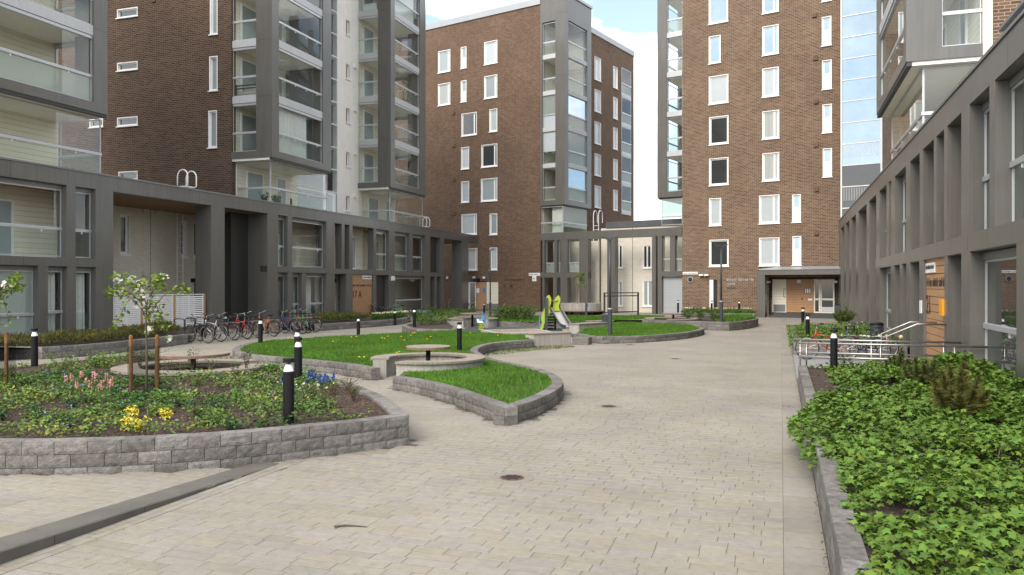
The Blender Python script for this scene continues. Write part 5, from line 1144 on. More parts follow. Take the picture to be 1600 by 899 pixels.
# ------------------------------------------------------------------ ramp rails on the right
def rail(x0, x1, y, zt_, posts, label, zbot=0.30):
    o = empty('ramp_rail', (x0, y, 0), 0, label, 'railing')
    for z in (zt_, zt_-0.30): MB().tube([(0, 0, z), (x1-x0, 0, z)], 0.022, 10).build('rail_bar', M_steel, o, smooth=True)
    for p in posts: MB().tube([(p, 0, zbot), (p, 0, zt_)], 0.019, 8).build('post', M_steel, o, smooth=True)
    return o
rail(0.36, 3.95, 18.31, 0.92, [0.16, 1.62, 3.0], 'stainless steel ramp rail with two bars, the one on the granite kerb'); rail(0.32, 3.95, 19.52, 0.92, [0.1, 1.6, 3.05], 'stainless steel ramp rail with two bars, the one on the bicycle side', 0.0)
for i, (a, lab) in enumerate(((20.9, 'bent stainless steel handrail by the wood panel, nearer the ramp'), (22.0, 'bent stainless steel handrail by the wood panel, farther from the ramp'))):
    o = empty('stair_handrail', (3.6, a, 0), 0, lab, 'railing'); MB().tube([(-1.2, 0, 0), (-1.2, 0, 0.95), (-0.55, 0, 1.25), (0.05, 0, 1.25)], 0.022, 8).build('rail_bar', M_steel, o, smooth=True)
MB().add([(RX+0.02, 18.42, 0.004), (3.6, 18.42, 0.22), (3.6, 19.42, 0.22), (RX+0.02, 19.42, 0.004)], [(0,1,2,3)]).build('ramp_paving', M_granite, None, kind='structure')
slab('bicycle_bay_paving', [(RX, 19.62), (3.66, 19.62), (3.66, 26.4), (RX, 26.4)], 0.004, M_granite)

# ------------------------------------------------------------------ bicycles
def bike_proto(name, mat, label, basket=False, rackm=True, up=True, fender=True):
    """side view in x,z: rear hub at x = 0, front hub at 1.05"""
    o = empty(name, (0, 0, 0), 0, label, 'bicycle'); R0 = 0.335
    hub = [(0, R0), (1.05, R0)]; bb = (0.43, 0.29); st_ = (0.27, 0.82); hd0, hd1 = (0.86, 0.60), (0.80, 0.88)
    m = MB(); P = lambda q, y=0: (q[0], y, q[1])
    for a, b, r in ((bb, st_, 0.017), (bb, hd0, 0.02), ((0.31, 0.68) if up else (0.30, 0.72), (0.83, 0.74), 0.016), (hd0, hd1, 0.02)): m.tube([P(a), P(b)], r, 7)
    for s in (-1, 1): m.tube([P(bb, 0.03*s), P(hub[0], 0.06*s)], 0.010, 5); m.tube([P((0.30, 0.70), 0.02*s), P(hub[0], 0.06*s)], 0.009, 5); m.tube([P(hd0, 0.03*s), P((0.97, 0.50), 0.05*s), P(hub[1], 0.05*s)], 0.012, 5)
    m.build('frame', mat, o, smooth=True)
    for k, (hx, hz) in enumerate(hub):
        wh = empty('wheel', (hx, 0, hz), 0, parent=o); c = [(R0-0.018)*math.cos(2*math.pi*i/28) for i in range(28)]; s_ = [(R0-0.018)*math.sin(2*math.pi*i/28) for i in range(28)]
        MB().tube([(c[i], 0, s_[i]) for i in range(28)], 0.018, 6, True).build('tyre', M_rubber, wh, smooth=True)
        MB().tube([(c[i]*0.93, 0, s_[i]*0.93) for i in range(28)], 0.011, 5, True).build('rim', M_steel, wh, smooth=True)
        sp = MB()
        for i in range(14): an = 2*math.pi*i/14; sp.tube([(0, 0.03*(-1)**i, 0), (0.3*math.cos(an), 0, 0.3*math.sin(an))], 0.0022, 3)
        sp.tube([(0, -0.06, 0), (0, 0.06, 0)], 0.022, 7); sp.build('spokes', M_steel, wh)
        if fender:
            f = MB(); n = 14; v = []
            for i in range(n+1):
                an = (math.pi*0.0+math.pi*1.0*i/n) if k == 0 else (math.pi*0.25+math.pi*0.7*i/n); q = R0+0.03
                v += [(q*math.cos(an), -0.025, q*math.sin(an)), (q*math.cos(an), 0.025, q*math.sin(an))]
            f.add(v, [(2*i, 2*i+1, 2*i+3, 2*i+2) for i in range(n)]); f.build('mudguard', M_black, o).location = (hx, 0, hz)
    m = MB(); m.tube([P((0.235, 0.90)), P(st_)], 0.013, 6); m.build('seat_post', M_steel, o)
    sd = MB(); sd.add([(0.10,-0.085,0.93),(0.10,0.085,0.93),(0.22,0.06,0.935),(0.36,0.018,0.92),(0.36,-0.018,0.92),(0.22,-0.06,0.935),(0.11,-0.07,0.88),(0.11,0.07,0.88),(0.22,0.035,0.89),(0.34,0.012,0.90),(0.34,-0.012,0.90),(0.22,-0.035,0.89)], [(0,5,2,1),(5,4,3,2),(6,7,8,11),(11,8,9,10),(0,1,7,6),(1,2,8,7),(2,3,9,8),(3,4,10,9),(4,5,11,10),(5,0,6,11)]); sd.build('saddle', M_rubber, o)
    hb = MB(); z = 1.02; hb.tube([(0.80, 0, 0.86), (0.785, 0, 0.98)], 0.014, 6)
    hb.tube([(0.62, -0.30, z+0.03), (0.74, -0.27, z+0.05), (0.80, -0.10, z-0.02), (0.80, 0.10, z-0.02), (0.74, 0.27, z+0.05), (0.62, 0.30, z+0.03)], 0.012, 6); hb.build('handlebar', M_steel, o, smooth=True)
    g = MB()
    for s in (-1, 1): g.tube([(0.60, 0.302*s, z+0.028), (0.70, 0.283*s, z+0.042)], 0.017, 6)
    g.build('grips', M_rubber, o)
    cr_ = MB(); cr_.tube([(bb[0], -0.07, bb[1]), (bb[0], 0.07, bb[1])], 0.02, 7); cr_.vprism([(bb[0]+0.085*math.cos(2*math.pi*i/16), bb[1]+0.085*math.sin(2*math.pi*i/16)) for i in range(16)], -0.052, -0.046)
    cr_.tube([(bb[0], -0.075, bb[1]), (bb[0]+0.10, -0.075, bb[1]-0.13)], 0.010, 5); cr_.tube([(bb[0], 0.075, bb[1]), (bb[0]-0.10, 0.075, bb[1]+0.13)], 0.010, 5)
    cr_.build('crank', M_steel, o); pd = MB(); pd.box(bb[0]+0.06, bb[0]+0.15, -0.17, -0.085, bb[1]-0.145, bb[1]-0.12); pd.build('pedal', M_rubber, o); pd = MB(); pd.box(bb[0]-0.15, bb[0]-0.06, 0.085, 0.17, bb[1]+0.12, bb[1]+0.145); pd.build('pedal', M_rubber, o)
    if rackm:
        rk = MB(); rk.tube([(-0.25, -0.06, 0.72), (0.2, -0.06, 0.72)], 0.007, 4); rk.tube([(-0.25, 0.06, 0.72), (0.2, 0.06, 0.72)], 0.007, 4)
        for x in (-0.25, -0.1, 0.05, 0.2): rk.tube([(x, -0.06, 0.72), (x, 0.06, 0.72)], 0.006, 4)
        for s in (-1, 1): rk.tube([(-0.12, 0.06*s, 0.72), (0, 0.07*s, R0)], 0.006, 4)
        rk.build('carrier', M_steel, o); MB().box(-0.275, -0.255, -0.03, 0.03, 0.66, 0.72).build('rear_reflector', M_red, o)
    if basket:
        b = MB(); n = 8
        for zz_, e in ((0.78, 0.0), (0.86, 0.015), (0.95, 0.03)): b.tube([(0.90-e*0.3, -0.13-e, zz_), (1.10+e, -0.13-e, zz_), (1.10+e, 0.13+e, zz_), (0.90-e*0.3, 0.13+e, zz_)], 0.006, 4, True)
        for i in range(9):
            y = -0.15+0.3*i/8; b.tube([(1.10, y*0.86, 0.78), (1.13, y, 0.95)], 0.004, 3); b.tube([(0.90, y*0.86, 0.78), (0.89, y, 0.95)], 0.004, 3)
        b.build('basket', M_black, o)
    b = MB(); b.tube([(0.1, 0.08, R0-0.0), (0.22, 0.16, 0.012)], 0.008, 4); b.build('kick_stand', M_black, o); return o
BP = {}
for key, mt, bas in (('black', M_black, True), ('red', M_red, False), ('orange', M_oran2, False), ('wine', M_wine, True), ('green', M_gren2, False), ('navy', M_navy, False), ('silver', M_silver, False), ('grey', M_dgrey, False)):
    BP[key] = bike_proto('bicycle', mt, key, bas)
used_b = set()
def bike(key, hubpx, head, label, lean=0.0, z=0.0):
    """hubpx: pixel where the rear tyre touches the ground; head: heading"""
    g = G(hubpx[0], hubpx[1], z)
    if key in used_b: o = copy_tree(BP[key])
    else: o = BP[key]; used_b.add(key)
    o.location = g; o.rotation_euler = (R_(lean), 0, head); o['label'] = label; o['category'] = 'bicycle'; return o
HW = wdir(-0.86, 0.52)
bike('black', (325, 537), HW, 'black bicycle with front basket, parked at the end of the hedge wall', 5); bike('grey', (366.5, 532.3), HW+0.05, 'dark grey bicycle in the hoops next to the black basket bicycle', -4)
bike('red', (386, 530.5), HW-0.1, 'red bicycle leaning in the hoops beside the dark grey bicycle', 6); bike('orange', (428, 526.3), HW+0.04, 'orange bicycle parked before the wooden planter box', -3)
bike('wine', (473, 522), HW+0.05, 'wine red bicycle with basket right of the wooden planter box', 3); bike('green', (481.5, 520.8), HW-0.05, 'bright green bicycle beside the wine red bicycle', -4); bike('navy', (492.5, 519.6), HW+0.08, 'navy bicycle at the right end of the hoops by the hedge bed', 4)
bike('silver', (345, 534.5), HW+0.12, 'silver bicycle between the black basket bicycle and the dark grey one', 4); bike('grey', (404, 528.6), HW-0.06, 'dark grey bicycle between the red and the orange bicycle', -5); bike('navy', (461, 523.2), HW+0.1, 'navy bicycle close to the end of the wooden planter box', 5)
bike('green', (633, 500), HW+0.3, 'bright green bicycle behind the daffodils', 3, 0.0); bike('black', (600, 499.5), HW+0.2, 'black bicycle with basket in the dark doorway by the daffodils', -3)
HB = FM.rz+R_(90)
for i, (key, px, lab) in enumerate((('grey', 968, 'dark grey bicycle below the ground floor window of the cream link'), ('black', 982, 'black basket bicycle between the two link windows'), ('navy', 992, 'navy bicycle before the cream link wall, next to the silver ones'), ('silver', 1001, 'silver bicycle before the cream link, closer to the window'), ('silver', 1012, 'silver bicycle before the cream link, closer to the grey column'))):
    bike(key, (px, 484.2), HB+(0.3 if i % 2 else -0.25), lab, (-1)**i*4)
for i, (key, px, lab) in enumerate((('black', 893, 'black basket bicycle behind the round concrete planter, under the portal'), ('grey', 925, 'dark grey bicycle behind the round concrete planter near the ladder'), ('red', 940, 'red bicycle next to the portal column by the ladder'))): bike(key, (px, 484.0), HB+2.4*(-1)**i, lab, 3)
for i, (key, px, py, lab) in enumerate((('silver', 699, 487.5, 'silver bicycle in the dark passage beside the middle tower'), ('grey', 717, 487, 'dark grey bicycle before the passage column'), ('silver', 737, 487.5, 'silver bicycle before the middle tower glazed door'))): bike(key, (px, py), HB+0.5*(-1)**i, lab, 3)
bike('red', (1322, 564), R_(178), 'red bicycle standing in the bay behind the steel ramp rails', 4); bike('navy', (1372, 565), R_(172), 'navy bicycle parked behind the ramp rails beside the dark bin', -4); bike('black', (1386, 561), R_(186), 'black basket bicycle behind the ramp rails nearest the bent handrails', 5)
bo = empty('litter_bin', G(1370, 552), 0, 'tall dark round bin between the bicycles and the bent handrails', 'bin'); MB().lathe([(0.19, 0.02), (0.2, 0.9)], 20).build('bin_body', M_dgrey, bo, smooth=False); MB().lathe([(0.205, 0.9), (0.205, 0.96), (0.15, 0.99)], 20).build('lid', M_black, bo)
# hoops
hoop = MB(); hoop.tube([(0, 0, -0.05), (0, 0, 0.72), (0.03, 0, 0.78), (0.09, 0, 0.8), (0.56, 0, 0.8), (0.62, 0, 0.78), (0.65, 0, 0.72), (0.65, 0, -0.05)], 0.024, 8); hm = hoop.mesh(M_dgrey, True)
for px, py in ((288, 529.5), (305, 528), (320, 526.5), (336, 525.2), (352, 524), (372, 522.6), (388, 521.5), (406, 520.2), (459, 517.2), (473, 516.3), (487, 515.4)):
    tag(put('bicycle_hoop', hm, None, loc=G(px, py), rz=HW), 'dark steel bicycle hoop in the row along the path', 'bike rack', 'bicycle hoops along the path')
for px in (958, 978, 988): tag(put('bicycle_hoop', hm, None, loc=G(px, 484.5), rz=HB), 'dark steel bicycle hoop before the cream link wall', 'bike rack', 'bicycle hoops before the cream link')
for px in (604, 626): tag(put('bicycle_hoop', hm, None, loc=G(px, 499.8), rz=HW+0.5), 'dark steel bicycle hoop behind the daffodils', 'bike rack', 'bicycle hoops behind the daffodils')
# wooden planter box among the bicycles
wb = empty('wooden_planter', G(409, 521.5), HW+math.pi/2+0.25, 'weathered wooden planter box of vertical boards between the bicycles', 'planter')
for i in range(11): MB().box(-1.15+i*0.107, -1.15+i*0.107+0.098, -0.25, -0.225, 0.03, 0.5).build('board', M_bench, wb)
for i in range(11): MB().box(-1.15+i*0.107, -1.15+i*0.107+0.098, 0.225, 0.25, 0.03, 0.5).build('board', M_bench, wb)
MB().box(-1.15, 0.03, -0.224, 0.224, 0.05, 0.44).build('soil', M_soil, wb); MB().box(-1.2, 0.08, -0.29, -0.2, 0.502, 0.54).build('rim', M_bench, wb); MB().box(-1.2, 0.08, 0.2, 0.29, 0.502, 0.54).build('rim', M_bench, wb); MB().box(-1.175, -1.152, -0.225, 0.225, 0.03, 0.5).build('end_board', M_bench, wb); MB().box(0.031, 0.055, -0.225, 0.225, 0.03, 0.5).build('end_board', M_bench, wb)
# white slat screens before the recess
scr_x = [(177, 222), (222, 273), (273, 320)]
for i, (a, b) in enumerate(scr_x):
    yy = 0.25; xa, xb = FL.x(a, yy), FL.x(b, yy); o = empty('slat_screen', FL.w(xa, yy, 0), FL.rz, ('white slat screen fixed beside the grey podium pier', 'white slat screen, middle of three before the recess', 'white slat screen beside the tall grey column')[i], 'screen')
    n = 16; L_ = xb-xa-0.1
    for k in range(n): MB().box(0.05, L_, -0.015, 0.015, 0.35+k*0.086, 0.35+k*0.086+0.052).build('slat', M_white, o)
    for x in (0.03, L_/2, L_+0.0): MB().box(x-0.03, x+0.03, 0.016, 0.045, 0.33, 1.75).build('batten', M_white, o)
    MB().box(0.0, L_+0.03, -0.03, 0.05, 1.755, 1.79).build('top_rail', M_white, o); MB().box(L_+0.04, L_+0.12, -0.03, 0.05, 0, 1.78).build('post', M_wood, o)
# gallery planter with seat, carpet rack, info post
cp = G(907.5, 491.5); o = empty('round_planter', cp, 0, 'round board marked concrete planter with seat ledge and a staked young tree', 'planter'); MB().lathe([(1.55, 0.30), (1.55, 0.85), (1.38, 0.86), (1.38, 0.78)], 36).build('concrete_drum', M_conc, o); MB().lathe([(1.25, 0), (1.25, 0.29)], 30).build('plinth', M_granite, o); MB().lathe([(1.75, 0.22), (1.78, 0.27), (1.56, 0.29)], 36).build('seat', M_benche, o)
for i in range(14):
    an = 2*math.pi*i/14; MB().mbox(Matrix.Translation((1.5*math.cos(an), 1.5*math.sin(an), 0.11)) @ Matrix.Rotation(an, 4, 'Z'), 0.5, 0.05, 0.21).build('bracket', M_black, o)
a, b = G(944.5, 495), G(997, 493.2); o = empty('carpet_rack', a, math.atan2(b.y-a.y, b.x-a.x), 'charcoal tubular carpet rack standing before the cream link', 'rack'); L_ = (b-a).length
for x in (0, L_): MB().box(x-0.05, x+0.05, -0.05, 0.05, 0, 1.7).build('post', M_dgrey, o)
for z in (1.66, 1.44, 0.30): MB().box(0.05, L_-0.05, -0.035, 0.035, z-0.035, z+0.035).build('bar', M_dgrey, o)
o = empty('info_post', G(916, 495), YAW, 'short charcoal post with a blue top plate before the round planter', 'post'); MB().box(-0.07, 0.07, -0.05, 0.05, 0, 0.95).build('post', M_dgrey, o); MB().box(0.075, 0.16, -0.05, 0.05, 0.68, 0.92).build('blue_plate', M_blue, o)
# ------------------------------------------------------------------ playground
g = G(853, 516); o = empty('slide_tower', g, YAW, 'lime green play tower with striped steps and a steel slide', 'slide'); SCL = 38.6/1244.4
def pp(px, py): return ((px-853)*SCL, (516-py)*SCL)
bl = [pp(*q) for q in ((843, 515), (846.5, 505), (845, 497), (848, 488), (852, 479), (851, 470), (855, 462), (858.5, 461), (861, 467), (860.5, 474), (858, 480), (859.5, 487), (857, 493), (853, 497), (850, 506), (848, 514))]
MB().vprism(bl, -0.30, -0.27).build('side_board', M_lime, o); br_ = [pp(*q) for q in ((862.5, 487), (862, 482), (866, 476), (865, 470), (870, 463), (873, 461), (876, 466), (875, 473), (873, 478), (874.5, 484), (873, 488))]
MB().vprism(br_, -0.05, -0.02).build('front_board', M_lime, o); MB().vprism([(x+0.02, z) for x, z in bl], 0.40, 0.43).build('side_board', M_lime, o)
MB().box(-0.07, 0.07, -0.42, -0.31, 0, 1.58).build('post', M_dgrey, o); MB().box(0.42, 0.52, 0.30, 0.40, 0, 1.3).build('post', M_dgrey, o); MB().box(-0.34, -0.29, -0.3, -0.2, 0, 0.7).build('blue_post', M_blue, o)
for i in range(6): MB().box(-0.10-0.03*(5-i)+0.10, 0.40-0.02*(5-i)+0.06, -0.26, 0.38, 0.05+i*0.14, 0.11+i*0.14).build('step', M_black, o)
MB().box(0.0, 0.62, -0.26, 0.38, 0.88, 0.93).build('platform', M_dgrey, o)
sl = MB(); path = [(0.20, -0.0, 0.95), (0.26, -0.25, 0.9), (0.45, -0.75, 0.52), (0.62, -1.2, 0.22), (0.74, -1.5, 0.16), (0.86, -1.75, 0.15)]; v = []
for x, y, z in path: v += [(x, y, z+0.17), (x+0.03, y, z), (x+0.46, y, z), (x+0.49, y, z+0.17)]
sl.add(v, [(4*i+k, 4*i+k+1, 4*i+k+5, 4*i+k+4) for i in range(len(path)-1) for k in range(3)]); sl.build('slide_chute', M_steel, o)
for s in (0, 0.49): MB().tube([(x+s, y, z+0.175) for x, y, z in path], 0.028, 7).build('slide_edge', M_coping, o, smooth=True)
MB().tube([(0.12, -0.28, 1.42), (0.62, -0.03, 1.42)], 0.02, 7).build('grab_bar', M_steel, o); MB().box(0.70, 1.38, -1.85, -1.5, 0, 0.13).build('slide_foot', M_conc, o)
q = [G(*p_, 0.16) for p_ in ((755, 516), (776, 520.6), (861, 518.8), (835, 514))]; o = empty('sandpit', (q[0].x, q[0].y, 0), 0, 'low concrete framed sandpit with red brown sand', 'sandpit')
for i in range(4):
    a, b = q[i], q[(i+1) % 4]; d = b-a; MB().mbox(Matrix.Translation(((a.x+b.x)/2-q[0].x, (a.y+b.y)/2-q[0].y, 0.085)) @ Matrix.Rotation(math.atan2(d.y, d.x), 4, 'Z'), d.length+0.10*(i % 2), 0.24-0.004*i, 0.17-0.003*i).build('frame_beam', M_conc, o)
MB().add([(p_.x-q[0].x, p_.y-q[0].y, 0.07) for p_ in q], [(0,1,2,3)]).build('sand', M_sand, o)
o = empty('spring_toy', G(752, 518), YAW, 'blue and white spring rider on a lime green coil', 'spring rider'); MB().tube([(0.12*math.cos(a*0.8), 0.12*math.sin(a*0.8), 0.02+a*0.0105) for a in range(34)], 0.022, 6).build('spring', M_lime, o)
MB().vprism([(-0.22, 0.42), (0.20, 0.40), (0.24, 0.62), (0.14, 0.60), (0.10, 0.80), (0.02, 0.82), (0.0, 0.58), (-0.14, 0.56), (-0.26, 0.66)], -0.02, 0.02).build('blue_board', M_blue, o); MB().vprism([(-0.18, 0.40), (0.10, 0.40), (0.04, 0.56), (-0.20, 0.60)], -0.05, -0.022).build('white_board', M_white, o); MB().box(-0.12, 0.1, -0.12, 0.12, 0.56, 0.59).build('seat', M_lime, o)
# pot with pampas on the right terrace
o = empty('pampas_pot', FR.w(FR.x(1432, 1.0)-0.1, 0.75, Z_ROOF), 0, 'dry cream pampas plumes standing on a dark terrace table on the right podium', 'plant')
MB().box(-0.35, 0.35, -0.35, 0.35, 0.93, 0.98).build('table_top', M_dgrey, o)
for x in (-0.3, 0.3):
    for y in (-0.3, 0.3): MB().box(x-0.02, x+0.02, y-0.02, y+0.02, 0.02, 0.93).build('leg', M_dgrey, o)
MB().lathe([(0.08, 0.98), (0.10, 1.05), (0.06, 1.2)], 12).build('vase', M_white, o)
for i, (dx, dy, h_) in enumerate(((0.35, -0.3, 0.75), (0.55, -0.5, 0.55), (-0.25, 0.2, 0.6))):
    n = 9; pts = [(dx*(k/n)**1.3, dy*(k/n)**1.3, 1.15+h_*(k/n)-0.12*(k/n)**3) for k in range(n+1)]; MB().tube(pts, [0.008, 0.008, 0.008, 0.03, 0.06, 0.075, 0.075, 0.06, 0.04, 0.008], 7).build('plume', M_pampas, o, smooth=True)
# ------------------------------------------------------------------ plants
def nz(x, y, s=1.0, o=0.0): return mnoise.noise(Vector((x*s+o, y*s-o, o)))
LOBED = [(0, 0, 0.10)]; 
for i in range(10):
    an = math.pi/2+2*math.pi*i/10; tip = i % 2 == 0; k = {0: 1.0, 2: 0.92, 4: 0.72, 6: 0.72, 8: 0.92}.get(i, 0.52) if tip else 0.50
    LOBED.append((k*math.cos(an), k*math.sin(an), -0.12 if tip else 0.04))
LOBED_F = [(0, 10 if i == 0 else i*2, i*2+1, i*2+2) for i in range(5)]
LEAF = [(0, 0, 0), (0.5, 0.28, 0.10), (1.0, 0, -0.06), (0.5, -0.28, 0.10)]; LEAF_F = [(0, 3, 2), (0, 2, 1)]
BLADE = [(-0.5, 0, 0), (0.5, 0, 0), (0.25, 0.25, 0.65), (-0.2, 0.25, 0.6), (0.0, 0.55, 1.0)]; BLADE_F = [(0, 1, 2, 3), (3, 2, 4)]
NEEDLE = [(-0.5, 0, 0), (0.5, 0, 0), (0, 0.1, 1)]; NEEDLE_F = [(0, 1, 2)]
def cols(n, base, var=0.25, hue=0.15, rng=RNG):
    k = np.clip(rng.normal(1, var, (n, 1)), 0.45, 1.7); h = rng.normal(0, hue, (n, 1)); b = np.asarray(base)[None, :]*k
    b = b*np.concatenate([1+h, np.ones((n, 1)), 1-h*0.5], 1); return np.clip(b, 0.002, 0.9)
def stretch(M, sx, sy, sz): return M*np.asarray([sx, sy, sz])[None, None, :]

# leafy ground cover of the right hand beds
def edge_x(y):
    if y < 8.4: b = 0.50
    elif y < 12.6: b = 0.50-0.42*math.sin(math.pi*min(1, (y-8.4)/4.2))**0.5
    elif y < 14: b = 0.5
    else: b = 0.85 if y < 18 else 0.5
    return b+0.14*nz(0.3, y, 1.3)
def canopy(x, y):
    h = 0.145+0.14*nz(x, y, 0.9, 3)+0.20*nz(x, y, 2.4, 9)+0.07*nz(x, y, 6.0, 1); h += 0.46*math.exp(-(((x-2.85)/0.65)**2+((y-14.9)/1.0)**2))
    e = x-edge_x(y); return 0.42+max(0.03, h)*min(1, max(0.35, 0.4+e*1.3)) - (max(0, -e+0.15)*0.6 if y < 13 and y > 8 else 0)
bare = [(G(1300, 606, 0.45), 0.45, 0.9), (G(1400, 609, 0.45), 0.7, 0.45), (G(1385, 658, 0.5), 0.22, 0.16), (G(1392, 790, 0.5), 0.20, 0.12)]
def right_cover(n, y0, y1, name, base, zoff=0.0, x0=None):
    X = RNG.uniform(0.0, 3.62, n); Y = RNG.uniform(y0, y1, n); P = []; 
    for x, y in zip(X, Y):
        if x < (edge_x(y) if x0 is None else x0+0.1*nz(x, y, 2)): continue
        if x0 is None and any(((x-b.x)/rx_)**2+((y-b.y)/ry_)**2 < 1+0.5*nz(x, y, 4) for b, rx_, ry_ in bare): continue
        c = canopy(x, y)+zoff; P.append((x, y, c-abs(random.gauss(0, 0.075))))
    P = np.asarray(P); n = len(P); M = rot_rand(n, 0.42, 0.026, 0.056); return scatter(name, LOBED, LOBED_F, P, M, M_leaf, cols(n, base, 0.22, 0.10), kind='stuff')
tag(right_cover(60000, 3.8, 18.1, 'ground_cover', (0.092, 0.160, 0.022)), 'dense bright green lobed leaves covering the raised bed along the right podium', 'ground cover')
tag(right_cover(9000, 26.5, 38.8, 'ground_cover', (0.100, 0.170, 0.022), -0.10, 0.25), 'dense bright green lobed leaves in the bed beyond the ramp', 'ground cover')
def chips(poly, n, z, name, label):
    p = fill_pts(poly, n); z_ = np.full((n, 1), z)+RNG.uniform(0, 0.015, (n, 1)); M = stretch(rot_rand(n, 0.25, 0.7, 1.4), 0.035, 0.012, 0.006)
    tv = [(-.5,-.5,0),(.5,-.5,0),(.5,.5,0),(-.5,.5,0),(-.4,-.4,1),(.4,-.4,1),(.4,.4,1),(-.4,.4,1)]; tf = [(4,5,6,7),(0,1,5,4),(1,2,6,5),(2,3,7,6),(3,0,4,7)]
    return tag(scatter(name, tv, tf, np.concatenate([p, z_], 1), M, M_chip, cols(n, (0.095, 0.052, 0.034), 0.4, 0.1), kind='stuff'), label, 'mulch')
chips([(0.5, 4), (3.6, 4), (3.6, 17), (0.5, 17)], 5000, 0.40, 'bark_mulch', 'brown bark mulch showing between the lobed leaves')
# twigs lying in the leaves, small conifers
def conifer(loc, h, w_, n, base, label, tilt=0.5):
    """several upright shoots of uneven height, each feathered with short sprays"""
    o = empty('small_conifer', loc, 0, label, 'shrub'); m = MB(); P = []; D = []; k = 16
    for i in range(k):
        an = i*2.4; r1 = w_*0.5*math.sqrt((i+0.5)/k); hh = h*(1.0-0.55*(r1/(w_*0.5))**1.5)*random.uniform(0.72, 1.05); a = Vector((r1*0.3*math.cos(an), r1*0.3*math.sin(an), 0)); b = Vector((r1*math.cos(an), r1*math.sin(an), hh)); m.tube([a-Vector((0, 0, 0.05)), (a+b)/2+Vector((0, 0, 0.02)), b], [0.010, 0.006, 0.002], 4)
        for q in range(n//k):
            t = random.uniform(0.12, 1.0); c = a+(b-a)*t; d = Vector((random.gauss(0, 1), random.gauss(0, 1), random.uniform(0.2, 1.6))).normalized(); L_ = (0.13*(1-t)+0.045)*random.uniform(0.6, 1.3)*(w_/0.7)
            P.append(c+d*random.uniform(0, 0.4)*L_); x = d.orthogonal().normalized(); y = d.cross(x); D.append([[x.x*0.014, y.x*0.03, d.x*L_], [x.y*0.014, y.y*0.03, d.y*L_], [x.z*0.014, y.z*0.03, d.z*L_]])
    m.build('stems', M_bark, o); c = cols(len(P), base, 0.35, 0.3); scatter('foliage', NEEDLE, NEEDLE_F, np.asarray([tuple(q) for q in P]), np.asarray(D), M_leaf, c, parent=o); return o
conifer(G(1497, 655, 0.45), 0.80, 0.75, 8000, (0.092, 0.092, 0.022), 'brownish green small conifer in the leafy bed, the tallest of three'); conifer(G(1440, 614, 0.45), 0.72, 0.7, 6500, (0.072, 0.090, 0.022), 'dark green small conifer in the leafy bed, middle of three'); conifer(G(1404, 592, 0.45), 0.58, 0.6, 5000, (0.068, 0.090, 0.022), 'small dark conifer in the leafy bed close to the ramp rails')
conifer(G(1318, 505, 0.3), 0.9, 1.3, 3500, (0.085, 0.120, 0.024), 'round green conifer at the end of the far leafy bed')
# conifer hedges behind the left walls
def hedge(poly, n, z0, h, label, base=(0.088, 0.084, 0.022)):
    p = fill_pts(poly, n); hh = np.asarray([h*(0.7+0.5*nz(a, b, 1.1)+0.25*nz(a, b, 3.7)) for a, b in p]); z = z0+hh*RNG.uniform(0.15, 1, n)**0.6
    c = cols(n, base, 0.35, 0.3); return tag(scatter('low_hedge', NEEDLE, NEEDLE_F, np.column_stack([p, z]), stretch(rot_rand(n, 0.6, 0.7, 1.3), 0.024, 0.03, 0.115), M_leaf, c, kind='stuff'), label, 'hedge')
band5 = shrink(P5P, 0.28); hp = list(P2([(-260, 549), (0, 549.5), (66, 551), (160, 543.5), (230, 535), (284, 527)], 0.2)); hb_ = [p+Vector((-2.0, 0.9)) for p in hp]; hedge(hp+hb_[::-1], 26000, 0.32, 0.44, 'low brownish green conifer hedge below the glazed podium front')
h10 = list(P2([(503, 512), (540, 509.5), (580, 506.5)], 0.1)); hedge(h10+[p+Vector((-1.6, 0.5)) for p in h10][::-1], 7000, 0.30, 0.5, 'low brownish green conifer hedge beside the wood entrance panel 17A', (0.09, 0.105, 0.025))
h3 = list(P2([(640, 499), (690, 497.5), (742, 494.8)], 0.2)); hedge(h3+[p+Vector((-0.6, 1.9)) for p in h3][::-1], 6000, 0.1, 0.75, 'loose dark green hedge before the passage bicycles', (0.075, 0.12, 0.025))
# lawns
def lawn(poly, n, z, label, hgt=0.075, w_=0.010, base=(0.084, 0.185, 0.017)):
    p = fill_pts(poly, n); h = np.asarray([1+0.45*nz(a, b, 0.8)+0.3*nz(a, b, 3) for a, b in p]); M = stretch(rot_rand(n, 0.30, 0.7, 1.3), w_, hgt*0.5, hgt)*h[:, None, None]
    c = cols(n, base, 0.22, 0.20)*(1+0.24*np.asarray([nz(a, b, 0.55, 4)+0.7*nz(a, b, 2.4, 8) for a, b in p]))[:, None]
    return tag(scatter('grass', NEEDLE, NEEDLE_F, np.column_stack([p, np.full(n, z)]), M, M_grass, c, kind='stuff'), label, 'grass')
P2S = shrink(P2P, 0.23); cr2 = Vector((C2.x, C2.y))
lawn(P2S, 110000, Z2-0.03, 'short bright green grass of the near lawn', 0.060, 0.014); lawn(shrink(P4P, 0.22), 26000, 0.235, 'short bright green grass of the far lawn by the lamp post', 0.06, 0.024); lawn(P7P, 12000, 0.235, 'short bright green grass strip beyond the playground', 0.10, 0.035); lawn(P9P, 8000, 0.26, 'grass and low weeds behind the playground wall', 0.12, 0.035)
